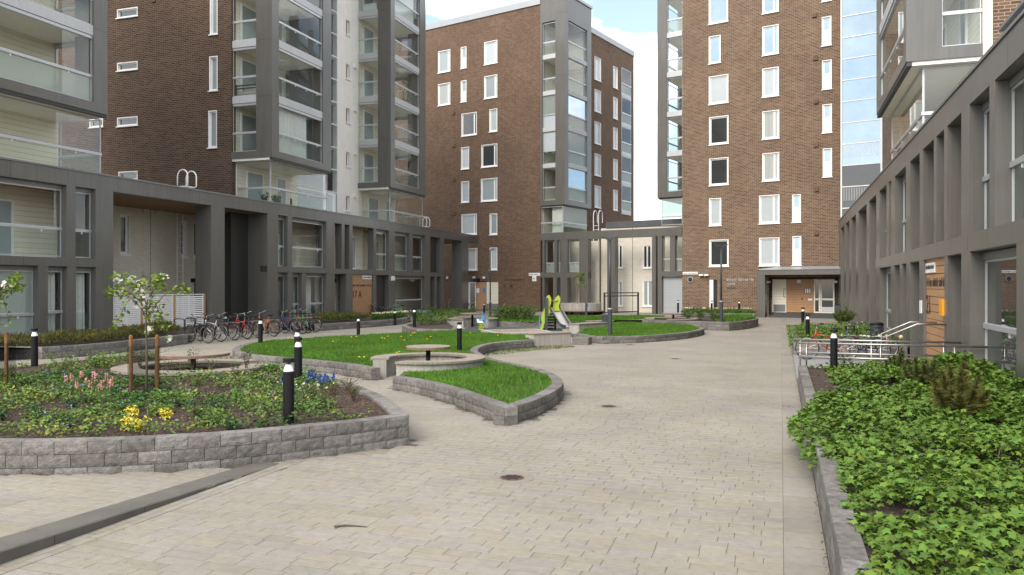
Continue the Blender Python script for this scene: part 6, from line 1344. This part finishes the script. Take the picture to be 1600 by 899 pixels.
# dandelions: single yellow heads in the near lawn
dm = MB(); dm.tube([(0, 0, 0), (0.01, 0.005, 0.10)], 0.004, 4); dmat = pm('dandelion_yellow', (0.75, 0.50, 0.02), 0.6, 0, 0.06, 5.0)
dd = MB(); dd.lathe([(0.006, 0.098), (0.030, 0.112), (0.022, 0.122), (0.004, 0.126)], 9); dst = dm.mesh(MATS['turf']); dhd = dd.mesh(dmat)
for px, py in ((520, 539.5), (549, 532), (557, 531), (597, 533), (606, 530.5), (601, 534), (645, 525.5), (648, 524.5), (642, 529), (667, 535), (673, 531), (627, 531), (735, 525), (778, 529), (561.5, 565), (569, 565), (624, 556), (620, 557.5), (451, 534), (632, 537)):
    o = empty('dandelion', G(px, py, Z2-0.02), random.uniform(0, 6), 'yellow dandelion head in the near lawn', 'flower', 'dandelions in the near lawn'); put('stem', dst, o); put('flower_head', dhd, o)

# ------------------------------------------------------------------ the large flower bed
P1S = shrink(P1, 0.26); chips(P1S, 16000, Z1-0.045, 'bark_mulch', 'reddish brown bark mulch of the large flower bed')
zs = Z1-0.04
def px_of(x, y, z):
    v = Vector((x, y, z))-CAM; d = v.dot(FW); return CX+F*v.dot(RT)/d, HY-F*v.z/d
def bed_density(x, y):
    u, v = px_of(x, y, zs); f = 0.52+1.15*nz(x, y, 0.85, 5)+0.55*nz(x, y, 2.3, 2)
    if v > 655 and u > 100: f -= 0.35*(v-655)/25
    if u > 500: f -= 0.9*(u-500)/60
    if v < 580: f -= 0.5
    if (Vector((x, y))-Vector((C1.x, C1.y))).length < 1.95: f = -1
    return f
p = fill_pts(P1S, 40000); keep = np.asarray([bed_density(a, b) > 0.34+random.uniform(-0.10, 0.10) for a, b in p]); p = p[keep]; n = len(p)
hh = np.asarray([0.06+0.20*max(0, nz(a, b, 1.6, 7)+0.3) for a, b in p]); z = zs+hh*RNG.uniform(0.2, 1.15, n)
tone = np.asarray([nz(a, b, 0.9, 11) for a, b in p])[:, None]; c = cols(n, (0.102, 0.165, 0.034), 0.28, 0.14)*(1+0.6*tone); c[:, 0] *= 1+0.5*np.clip(tone[:, 0], -0.5, 1)
tag(scatter('ground_cover', LEAF, LEAF_F, np.column_stack([p, z]), rot_rand(n, 0.5, 0.036, 0.080), M_leaf, np.clip(c, 0.004, 0.5), kind='stuff'), 'low green leafy carpet with bare patches in the large flower bed', 'ground cover')
n = 420; q = p[RNG.integers(0, len(p), n)]; PET = [(0, 0, 0)]+[(math.cos(i*1.2566)*1.0, math.sin(i*1.2566)*1.0, 0.15) for i in range(5)]; PETF = [(0, i+1, (i+1) % 5+1) for i in range(5)]
tag(scatter('small_blue_flowers', PET, PETF, np.column_stack([q, np.full(n, zs+0.15)+RNG.uniform(-0.03, 0.03, n)]), rot_rand(n, 0.5, 0.009, 0.015), M_petal, cols(n, (0.22, 0.28, 0.62), 0.2, 0.05), kind='stuff'), 'tiny pale blue flowers over the leafy carpet', 'flowers')
def strap_clump(loc, n, h, base, name, label, cat='plant', w_=0.014, group=None, lean=0.45):
    o = empty(name, loc, 0, label, cat, group); P = np.column_stack([RNG.normal(0, 0.05, n), RNG.normal(0, 0.05, n), np.zeros(n)])
    scatter('leaves', BLADE, BLADE_F, P, stretch(rot_rand(n, lean, 0.7, 1.2), w_, h*0.8, h), M_leaf, cols(n, base, 0.2, 0.12), parent=o); return o
for px, py in ((430, 637), (478, 643), (448, 625), (470, 628), (390, 640), (412, 628), (355, 652), (500, 634), (375, 618), (300, 640), (285, 616), (150, 650), (60, 655), (25, 625), (120, 566), (205, 560), (440, 612)):
    strap_clump(G(px, py, zs), 26, 0.17, (0.13, 0.21, 0.055), 'strap_leaf_plant', 'low clump of pale green strap leaves in the large flower bed', 'plant', 0.016, 'strap leaf clumps in the flower bed', 0.7)
def spike_flower(loc, h, col, label, group, name, k=26, r=0.022, leaf=True):
    o = empty(name, loc, random.uniform(0, 6), label, 'flower', group); m = MB().tube([(0, 0, 0), (0.008, 0, h)], 0.005, 4); m.build('stem', MATS['turf'], o); t = RNG.uniform(0.45, 1.0, k); an = RNG.uniform(0, 6.28, k); rr = r*(1.15-0.5*t)
    scatter('blossom', PET, PETF, np.stack([rr*np.cos(an), rr*np.sin(an), t*h], 1), rot_rand(k, 1.0, 0.010, 0.017), M_petal, cols(k, col, 0.12, 0.06), parent=o)
    if leaf: n_ = 7; scatter('leaves', BLADE, BLADE_F, np.column_stack([RNG.normal(0, 0.02, n_), RNG.normal(0, 0.02, n_), np.zeros(n_)]), stretch(rot_rand(n_, 0.35, 0.8, 1.2), 0.018, h*0.5, h*0.85), M_leaf, cols(n_, (0.09, 0.17, 0.04), 0.15, 0.1), parent=o)
    return o
for px, py in ((103, 612), (128, 604), (135, 609), (146, 602), (150, 607), (156, 620), (160, 612), (170, 618), (174, 614), (120, 620), (127, 598), (141, 615), (112, 606), (166, 605)): spike_flower(G(px, py, zs), random.uniform(0.19, 0.27), (0.72, 0.36, 0.36), 'pink hyacinth in the group beside the staked sapling', 'pink hyacinths by the sapling', 'hyacinth', 34, 0.030)
for px, py in [(438+random.uniform(0, 85), 592+random.uniform(0, 16)) for _ in range(34)]: spike_flower(G(px, py, zs), random.uniform(0.13, 0.20), (0.035, 0.085, 0.50), 'deep blue grape hyacinth near the second bollard', 'blue grape hyacinths by the bollard', 'grape_hyacinth', 20, 0.016)
n = 160; W = np.asarray([G(470+RNG.normal(0, 24), 608+RNG.normal(0, 8), zs) for _ in range(n)]); W[:, 2] = zs+RNG.uniform(0.05, 0.14, n); tag(scatter('white_flowers', PET, PETF, W, rot_rand(n, 0.5, 0.012, 0.02), M_petal, cols(n, (0.72, 0.70, 0.55), 0.1, 0.03), kind='stuff'), 'small white flowers mixed with the blue grape hyacinths', 'flowers')
def leafy(loc, h, w_, n, base, name, label, cat='plant', tv=LEAF, tf=LEAF_F, ls=(0.03, 0.06), stems=5, group=None, tilt=0.7, low=0.2, mat=None):
    o = empty(name, loc, random.uniform(0, 6), label, cat, group); m = MB(); tips = []
    for i in range(stems):
        an = 2*math.pi*i/stems+random.uniform(-.4, .4); r1 = w_*0.5*random.uniform(0.4, 1); pts = [(0, 0, -0.04), (r1*0.35*math.cos(an), r1*0.35*math.sin(an), h*0.45), (r1*math.cos(an), r1*math.sin(an), h*random.uniform(0.7, 1))]; m.tube(pts, [0.006, 0.005, 0.002], 4); tips.append(pts)
    m.build('stems', M_bark, o); P = []
    for i in range(n):
        pts = random.choice(tips); t = random.uniform(low, 1)**0.8*2; a, b = (pts[0], pts[1]) if t < 1 else (pts[1], pts[2]); t -= int(min(t, 1.999)); P.append([a[k]+(b[k]-a[k])*t+random.gauss(0, 0.05*w_+0.012) for k in range(3)])
    P = np.asarray(P); P[:, 2] = np.maximum(P[:, 2], 0.01); scatter('foliage', tv, tf, P, rot_rand(n, tilt, *ls), mat or M_leaf, cols(n, base, 0.22, 0.12), parent=o); return o
for px, py, s, lab in ((199, 673, 0.24, 'bright yellow leaved plant by the front wall of the flower bed, the largest'), (216, 675, 0.20, 'bright yellow leaved plant touching the largest yellow one'), (207, 655, 0.2, 'bright yellow leaved plant behind the other yellow plants'), (259, 656, 0.15, 'small yellow leaved plant standing alone beside the sapling')): leafy(G(px, py, zs), s*0.8, s*1.1, 130, (0.72, 0.60, 0.055), 'yellow_leaf_plant', lab, 'plant', ls=(0.035, 0.06), tilt=0.5)
for px, py, h, w_, k, lab in ((300, 583, 0.55, 0.35, 100, 'sparse rose shrub before the flower bed ring bench, tallest'), (330, 586, 0.35, 0.3, 60, 'sparse rose shrub right of the tallest rose'), (285, 587, 0.3, 0.35, 60, 'sparse rose shrub left of the tallest rose'), (385, 583, 0.62, 0.4, 130, 'rose shrub with dark red buds at the right end of the ring bench'), (366, 588, 0.3, 0.3, 50, 'small rose shrub under the red budded rose'), (218, 580, 0.6, 0.4, 110, 'rose shrub behind the sapling stakes'), (262, 585, 0.3, 0.3, 50, 'low rose shrub right of the sapling stakes')):
    leafy(G(px, py, zs), h, w_, k, (0.060, 0.095, 0.030), 'rose_shrub', lab, 'shrub', ls=(0.03, 0.055), stems=6)
for px, py, h, w_, lab in ((100, 588, 0.48, 0.75, 'light green loose shrub before the hedge wall'), (166, 580, 0.42, 0.7, 'light green loose shrub left of the ring bench'), (150, 574, 0.3, 0.5, 'low light green shrub behind the pink hyacinths')): leafy(G(px, py, zs), h, w_, 300, (0.12, 0.20, 0.030), 'loose_shrub', lab, 'shrub', ls=(0.035, 0.06), stems=9)
for px, py, h, w_, lab in ((488, 622, 0.2, 0.34, 'low reddish brown shrub beside the blue flowers'), (510, 633, 0.24, 0.4, 'low brownish shrub near the corner of the flower bed'), (543, 610, 0.24, 0.42, 'low bronze shrub close to the curved wall'), (552, 626, 0.25, 0.4, 'low feathery green shrub near the bed corner'), (520, 617, 0.2, 0.36, 'low rusty shrub between the bronze and the brownish one')): leafy(G(px, py, zs), h, w_, 260, (0.085, 0.075, 0.022), 'dwarf_shrub', lab, 'shrub', ls=(0.015, 0.035), stems=10)
leafy(G(425, 583, zs), 0.18, 0.7, 420, (0.08, 0.17, 0.025), 'leafy_perennial', 'dense light green perennial clump beside the ring bench end', 'plant', ls=(0.04, 0.07), stems=10); leafy(G(330, 640, zs), 0.14, 0.5, 260, (0.045, 0.10, 0.035), 'leafy_perennial', 'dark blue green perennial clump in the middle of the flower bed', 'plant', ls=(0.03, 0.05), stems=9); leafy(G(310, 652, zs), 0.2, 0.3, 140, (0.09, 0.12, 0.075), 'leafy_perennial', 'grey green perennial beside the front bollard', 'plant', ls=(0.03, 0.045), stems=8)
# ------------------------------------------------------------------ young trees
def sapling(loc, h, w_, label, seed, stakes=((-0.28, 0), (0.16, 0)), nb=9, blossom=60, nleaf=420, lean=(0.0, 0.0)):
    rng = random.Random(seed); o = empty('young_apple_tree', loc, YAW, label, 'tree'); m = MB(); P = []; tips = []
    tr = [(0, 0, -0.05), (lean[0]*0.3, 0.01, h*0.35), (lean[0]*0.7, -0.02, h*0.62), (lean[0], 0.0, h*0.80)]; m.tube(tr, [0.02, 0.017, 0.014, 0.010], 7); m.build('trunk', M_bark, o, smooth=True); b = MB()
    for i in range(nb):
        an = 2*math.pi*i/nb+rng.uniform(-.3, .3); z0 = h*rng.uniform(0.66, 0.79); r1 = w_*0.5*rng.uniform(0.6, 1.08); hang = i % 3 == 0; x0 = lean[0]*z0/h*1.1
        up = (0.10 if hang else rng.uniform(0.10, 0.24))*h; fall = (0.55*h if hang else 0.0); r1 = r1*(0.62 if hang else 1)
        pts = [(x0+r1*t*math.cos(an), r1*t*math.sin(an)*0.8, z0+up*math.sin(min(1, t*1.5)*1.57)-fall*max(0, t-0.35)**1.5) for t in (0, 0.2, 0.4, 0.6, 0.8, 1.0)]; b.tube(pts, [0.009, 0.007, 0.006, 0.005, 0.004, 0.002], 5); tips.append(pts)
    for i in range(3): an = rng.uniform(0, 6.28); pts = [(lean[0]+0.25*t*math.cos(an)*w_, 0.25*t*math.sin(an)*w_, h*(0.8+0.2*t)) for t in (0, 0.5, 1)]; b.tube(pts, [0.008, 0.005, 0.002], 5); tips.append(pts+[pts[-1]])
    b.build('branches', M_bark, o)
    def pick():
        pts = rng.choice(tips); k = max(rng.randrange(len(pts)-1), rng.randrange(len(pts)-1)); t = rng.random(); a, c_ = pts[k], pts[k+1]; return [a[j]+(c_[j]-a[j])*t for j in range(3)]
    P = np.asarray([[q+rng.gauss(0, 0.035) for q in pick()] for _ in range(nleaf)]); scatter('crown', LEAF, LEAF_F, P, rot_rand(nleaf, 0.8, 0.055, 0.10), M_leaf, cols(nleaf, (0.150, 0.215, 0.030), 0.22, 0.14), parent=o)
    if blossom:
        B = []
        for k in range(blossom//9):
            c_ = pick(); B += [[q+rng.gauss(0, 0.03) for q in c_] for _ in range(9)]
        B = np.asarray(B); scatter('blossom', PET, PETF, B, rot_rand(len(B), 1.0, 0.026, 0.040), M_petal, cols(len(B), (0.80, 0.76, 0.72), 0.06, 0.03), parent=o)
    return o
S1 = G(229, 621, zs); sapling(S1, 1.92, 1.65, 'staked young apple tree with white blossom in the large flower bed', 4, nb=10, blossom=117, nleaf=560)
S2 = G(-8, 612, zs); sapling(S2, 1.95, 1.3, 'young apple tree with one blossom beside its single stake at the hedge', 8, nb=9, blossom=12, nleaf=380)
stk = MB(); stk.lathe([(0.032, -0.1), (0.031, 0.98), (0.018, 1.0)], 10); sm_ = stk.mesh(M_stake)
for px, py, lab in ((204.6, 620, 'round brown wooden stake left of the blossoming sapling'), (245.5, 619, 'round brown wooden stake right of the blossoming sapling'), (10, 607, 'round brown wooden stake beside the young tree near the hedge')): tag(put('tree_stake', sm_, None, loc=G(px, py, zs)), lab, 'stake')
net = glass('mesh_guard', (0.72, 0.74, 0.74), 0.15)
for px, py, lab in ((225, 619, 'dark plastic mesh guard round the blossoming sapling trunk'), (0, 609, 'dark plastic mesh guard round the young tree near the hedge')):
    m = MB(); n = 20; r = 0.26; m.v = [(r*math.cos(2*math.pi*k/n), 0.6*r*math.sin(2*math.pi*k/n), z) for z in (0, 0.82) for k in range(n)]; m.f = [(k, (k+1) % n, n+(k+1) % n, n+k) for k in range(n)]; tag(m.build('trunk_guard', net, None, loc=G(px, py, zs), rz=YAW), lab, 'guard')
S3 = Vector((cp.x, cp.y, 0.80)); o = sapling(S3, 2.3, 1.0, 'staked young tree with light green crown in the round concrete planter', 6, nb=10, blossom=0, nleaf=900)
for dx in (-0.25, 0.35): tag(put('tree_stake', sm_, None, loc=S3+RT*dx), 'brown wooden stake in the round concrete planter', 'stake', 'stakes in the round planter').scale = (1.3, 1.3, 1.5)
# ------------------------------------------------------------------ shrubs and flowers of the far beds
for i, px in enumerate((778, 789, 799, 809, 820, 830)): leafy(G(px, 503, 0.26)+FW*1.0, 0.85, 1.3, 420, (0.085, 0.150, 0.028), 'flowering_shrub', 'feathery green shrub in the row behind the playground wall', 'shrub', ls=(0.06, 0.12), stems=12, group='shrubs behind the playground wall')
for i, (px, py, lab) in enumerate(((660, 509, 'light green perennial in the small shrub bed, by the bollard'), (675, 508, 'light green perennial in the middle of the small shrub bed'), (692, 507, 'light green perennial at the bench end of the small shrub bed'), (703, 500, 'tall loose shrub beside the playground ring bench'))): leafy(G(px, py, 0.3), 0.5, 1.3, 420, (0.10, 0.175, 0.028), 'leafy_perennial', lab, 'plant', ls=(0.05, 0.09), stems=12)
for px, py, h, lab in ((1094, 502, 0.75, 'tall green shrub in the bench ring bed, left one'), (1115, 502, 0.7, 'tall green shrub in the bench ring bed beside the lamp post'), (1075, 500, 0.5, 'low green shrub next to the far bench ring')): leafy(G(px, py, 0.38), h, 1.0, 420, (0.07, 0.12, 0.024), 'green_shrub', lab, 'shrub', ls=(0.05, 0.09), stems=12)
lawn(P2([(1120, 502.3), (1139, 503), (1160, 501.3), (1180, 498), (1160, 495.5), (1120, 497)], 0.42), 6000, 0.385, 'coarse grass and perennials at the end of the bench ring bed', 0.22, 0.04)
def daffodils(line, n, z, label, grp):
    for i in range(n):
        t = random.random()*(len(line)-1); k = int(t); a, b = line[k], line[k+1]; q = a+(b-a)*(t-k); o = empty('daffodil', (q.x+random.gauss(0, 0.2), q.y+random.gauss(0, 0.2), z), random.uniform(0, 6), label, 'flower', grp)
        put('leaves', DL, o); put('flower_head', DH, o)
m = MB(); m.tube([(0, 0, 0), (0, 0, 0.30)], 0.008, 4)
for k in range(5): an = k*1.3; m.add([(0.01*math.cos(an), 0.01*math.sin(an), 0), (0.03*math.cos(an+.5), 0.03*math.sin(an+.5), 0), (0.10*math.cos(an), 0.10*math.sin(an), 0.3)], [(0, 1, 2)])
DL = m.mesh(pm('daffodil_green', (0.07, 0.13, 0.03), 0.6)); m = MB(); 
for k in range(6): an = k*1.047; m.add([(0, -0.02, 0.32), (0.055*math.cos(an-.3), -0.03, 0.32+0.055*math.sin(an-.3)), (0.055*math.cos(an+.3), -0.03, 0.32+0.055*math.sin(an+.3))], [(0, 1, 2)])
m.tube([(0, -0.02, 0.32), (0, -0.06, 0.32)], 0.018, 7); DH = m.mesh(pm('daffodil_cream', (0.80, 0.70, 0.42), 0.6))
daffodils(list(P2([(582, 505), (600, 503.5), (620, 501.5), (636, 499.5)], 0.1)), 60, 0.31, 'cream daffodil in the bed before the wood entrance panel', 'daffodils before the wood panel'); daffodils(list(P2([(1070, 492.8), (1110, 493.3), (1170, 494)], 0.1)), 46, 0.30, 'cream daffodil in the bed below the end tower name plate', 'daffodils below the end tower'); daffodils([Vector((2.0, 26.7)), Vector((3.3, 26.7))], 14, 0.3, 'cream daffodil below the wood panel by the ramp', 'daffodils by the ramp')
dl10 = list(P2([(582, 506), (600, 504.5), (620, 502.5), (637, 500.5)], 0.1)); lawn(dl10+[q+Vector((-0.6, 0.9)) for q in dl10][::-1], 2500, 0.30, 'green daffodil leaves before the wood entrance panel', 0.26, 0.035, (0.07, 0.14, 0.03)); dl8 = list(P2([(1066, 493.5), (1110, 494), (1176, 495)], 0.1)); lawn(dl8+[q+Vector((0.2, 0.9)) for q in dl8][::-1], 2500, 0.30, 'green daffodil leaves below the end tower name plate', 0.26, 0.035, (0.07, 0.14, 0.03))
# weeds growing from the wall foot and joints
for px, py, h in ((35, 742, 0.14), (371, 727, 0.22), (680, 617, 0.12), (712, 632, 0.25), (735, 640, 0.08), (1232, 655, 0.05), (1231, 636, 0.04), (762, 556, 0.10), (800, 543, 0.09), (820, 544, 0.09), (850, 543, 0.08), (780, 549, 0.09), (870, 542, 0.08)):
    strap_clump(G(px, py), 14, h, (0.09, 0.15, 0.03), 'weed', 'small weed tuft growing from a joint at a wall foot', 'weed', 0.010, 'weeds at the wall feet', 0.5)
wp = P2([(757, 556), (772, 548), (800, 544), (835, 542.5), (893, 540.5), (900, 543), (840, 548), (790, 554)]); lawn(wp, 1500, 0.0, 'thin weeds spreading over the paving along the curved lawn wall', 0.05, 0.02, (0.10, 0.14, 0.03))
# more separate clumps that break up the carpet of the large bed
rb = random.Random(21); made = 0
CL = ((0.095, 0.17, 0.03, 0.16, 0.42, 'bushy mid green perennial clump in the carpet of the flower bed'), (0.05, 0.11, 0.035, 0.13, 0.36, 'dark bluish green perennial clump in the carpet of the flower bed'), (0.16, 0.235, 0.04, 0.12, 0.34, 'yellowish green perennial clump in the carpet of the flower bed'))
while made < 54:
    u, v = rb.uniform(-40, 520), rb.uniform(588, 672); g = G(u, v, zs)
    if not inside(P1S, g.x, g.y) or (Vector((g.x, g.y))-Vector((C1.x, C1.y))).length < 1.9: continue
    if v > 640 and u > 380: continue
    c = CL[rb.choice((0, 0, 1, 1, 2))]; leafy(g, c[3]*rb.uniform(0.7, 1.3), c[4]*rb.uniform(0.7, 1.3), 190, c[:3], 'leafy_perennial', c[5], 'plant', ls=(0.03, 0.055), stems=9, group=c[5].split(' in the')[0]+'s', tilt=0.55); made += 1
# ------------------------------------------------------------------ things kept on the balconies
def balcony_floor(px, y, k): return FL.w(FL.x(px, y), y, Z9+ST*k)
M_rattan = pm('dark_rattan', (0.03, 0.03, 0.033), 0.8, 0, 0.2, 20.0); M_cush = pm('cushion', (0.42, 0.40, 0.36), 0.9, 0, 0.1, 6.0); M_beige = pm('sisal', (0.45, 0.32, 0.18), 0.9, 0, 0.15, 8.0)
o = empty('balcony_sofa', FL.w(xg+0.75, 1.55, Z9+ST), FL.rz, 'dark slatted balcony sofa with pale cushions behind the side glass of the dark brick tower', 'sofa')
MB().box(-0.35, 0.35, -0.7, 0.6, 0.22, 0.40).build('seat_cushion', M_cush, o); MB().box(0.2, 0.38, -0.7, 0.6, 0.42, 0.78).build('back_cushion', M_cush, o)
for z in (0.12, 0.5, 0.66): MB().box(-0.42, -0.38, -0.75, 0.65, z, z+0.06).build('rail', M_rattan, o)
for y in (-0.73, 0.62):
    for x in (-0.41, 0.38): MB().box(x-0.03, x+0.03, y-0.03, y+0.03, 0.0, 0.74).build('leg', M_rattan, o)
o = empty('cat_tree', FL.w(xc1-1.1, 0.7, Z9+2*ST), FL.rz, 'beige cat tree with platforms on a balcony of the pale cored tower', 'cat tree')
for x, y, h in ((-0.3, 0, 1.9), (0.3, 0.1, 2.2), (0.0, 0.25, 1.4)): MB().lathe([(0.06, 0.05), (0.06, h)], 10, (x, y, 0)).build('post', M_beige, o)
for x, y, z, r in ((-0.3, 0, 1.92, 0.24), (0.3, 0.1, 2.2, 0.26), (0, 0.25, 1.4, 0.28), (0.2, 0, 0.8, 0.3), (0, 0.1, 0.02, 0.48)): MB().lathe([(r, z), (r, z+0.05)], 14, (x, y, 0)).build('platform', M_cush, o)
for i, (dx, dy, lab) in enumerate(((0.55, 0.9, 'green potted plant on the terrace under the dark brick tower bay, by the side rail'), (1.05, 0.55, 'green potted plant on the terrace under the dark brick tower bay, by the corner'))):
    p_ = FL.w(FL.x(422.5, 0.15)+dx, dy, Z_ROOF+0.02); o = leafy(p_+Vector((0, 0, 0.32)), 0.55, 0.6, 200, (0.06, 0.13, 0.03), 'potted_plant', lab, 'plant', ls=(0.07, 0.13), stems=9); MB().lathe([(0.13, -0.32), (0.18, 0.02)], 14).build('pot', M_rattan, o)
for i, (dx, lab) in enumerate(((2.2, 'dark rattan terrace chair under the dark brick tower bay, near the plants'), (3.6, 'dark rattan terrace chair under the dark brick tower bay, far from the plants'))):
    o = empty('terrace_chair', FL.w(FL.x(422.5, 0.15)+dx, 1.0, Z_ROOF+0.02), FL.rz+0.5*i, lab, 'chair'); MB().box(-0.28, 0.28, -0.28, 0.28, 0.36, 0.44).build('seat', M_rattan, o); MB().box(-0.28, 0.28, 0.24, 0.30, 0.45, 0.9).build('backrest', M_rattan, o)
    for x in (-0.25, 0.25):
        for y in (-0.25, 0.25): MB().box(x-0.025, x+0.025, y-0.025, y+0.025, 0, 0.36).build('leg', M_rattan, o)
o = empty('storage_box', FL.w(xc0+0.75, 1.5, Z9+4*ST), FL.rz, 'white storage box behind the side glass of a high balcony', 'box'); MB().cbox(-0.3, 0.3, -0.5, 0.5, 0, 0.62, 0.02).build('box_body', M_sign, o); MB().cbox(-0.32, 0.32, -0.52, 0.52, 0.622, 0.68, 0.02).build('lid', M_sign, o)
# ------------------------------------------------------------------ litter on the paving: dry bits, seeds, grit
n = 900; X = []; 
while len(X) < n:
    u, v = RNG.uniform(0, 1290), 640+260*RNG.uniform(0, 1)**0.8; g = G(u, v)
    if g.x < 0.33 and not any(inside(b, g.x, g.y) for b in ALL_BEDS[:2]): X.append((g.x, g.y, 0.003+(lift(g.x, g.y))))
tag(scatter('leaf_litter', LEAF, LEAF_F, np.asarray(X), stretch(rot_rand(n, 0.12, 0.4, 1.3), 0.016, 0.012, 0.01), M_chip, cols(n, (0.10, 0.075, 0.045), 0.4, 0.15), kind='stuff'), 'small dry bits and grit scattered over the paving', 'litter')
n = 700; Y = RNG.uniform(5, 30, n); tag(scatter('moss_line', LEAF, LEAF_F, np.column_stack([RNG.normal(0.335, 0.012, n), Y, np.full(n, 0.004)]), stretch(rot_rand(n, 0.3, 0.5, 1.6), 0.02, 0.02, 0.02), M_leaf, cols(n, (0.05, 0.065, 0.02), 0.3, 0.2), kind='stuff'), 'thin line of moss and dirt at the foot of the leafy bed wall', 'moss')
n = 1500; pts = [p_ for path in (p1_front, p2_right, p2_left) for p_ in path]; q = [pts[i] for i in RNG.integers(0, len(pts), n)]
tag(scatter('wall_foot_dirt', LEAF, LEAF_F, np.asarray([(p_[0]+RNG.normal(0, 0.14), p_[1]-abs(RNG.normal(0, 0.025))-0.005, 0.004+lift(p_[0], p_[1])) for p_ in q]), stretch(rot_rand(n, 0.3, 0.5, 1.5), 0.022, 0.02, 0.02), M_chip, cols(n, (0.085, 0.075, 0.045), 0.35, 0.2), kind='stuff'), 'dirt and moss collected along the feet of the block walls', 'dirt')
a = G(522, 824); m = MB(); m.tube([(0, 0, 0.006), (0.10, 0.02, 0.012), (0.22, 0.01, 0.007), (0.30, -0.01, 0.006)], [0.010, 0.009, 0.006, 0.003], 6); m.tube([(0.05, 0.01, 0.008), (0.02, -0.05, 0.006)], [0.006, 0.003], 5)
tag(m.build('dry_twig', M_bark, None, loc=a, rz=YAW, smooth=True), 'dark dry twig lying on the near paving', 'twig')
# bare twigs lying in the leafy bed
for px, py, an, lab in ((1415, 690, 0.6, 'thin bare twig over the leafy bed, forked one near its middle'), (1560, 705, 0.9, 'thin bare twig over the leafy bed, close to the podium'), (1395, 680, 2.2, 'thin bare twig over the leafy bed, next to the forked one')):
    p_ = G(px, py, 0.66); m = MB(); m.tube([(0, 0, -0.05), (0.09, 0.03, 0.0), (0.16, 0.02, 0.04), (0.27, 0.04, 0.05)], [0.004, 0.0035, 0.003, 0.001], 5); m.tube([(0.12, 0.02, 0.03), (0.17, 0.08, 0.06)], [0.0025, 0.001], 5); tag(m.build('bare_twig', M_bark, None, loc=p_, rz=an), lab, 'twig')
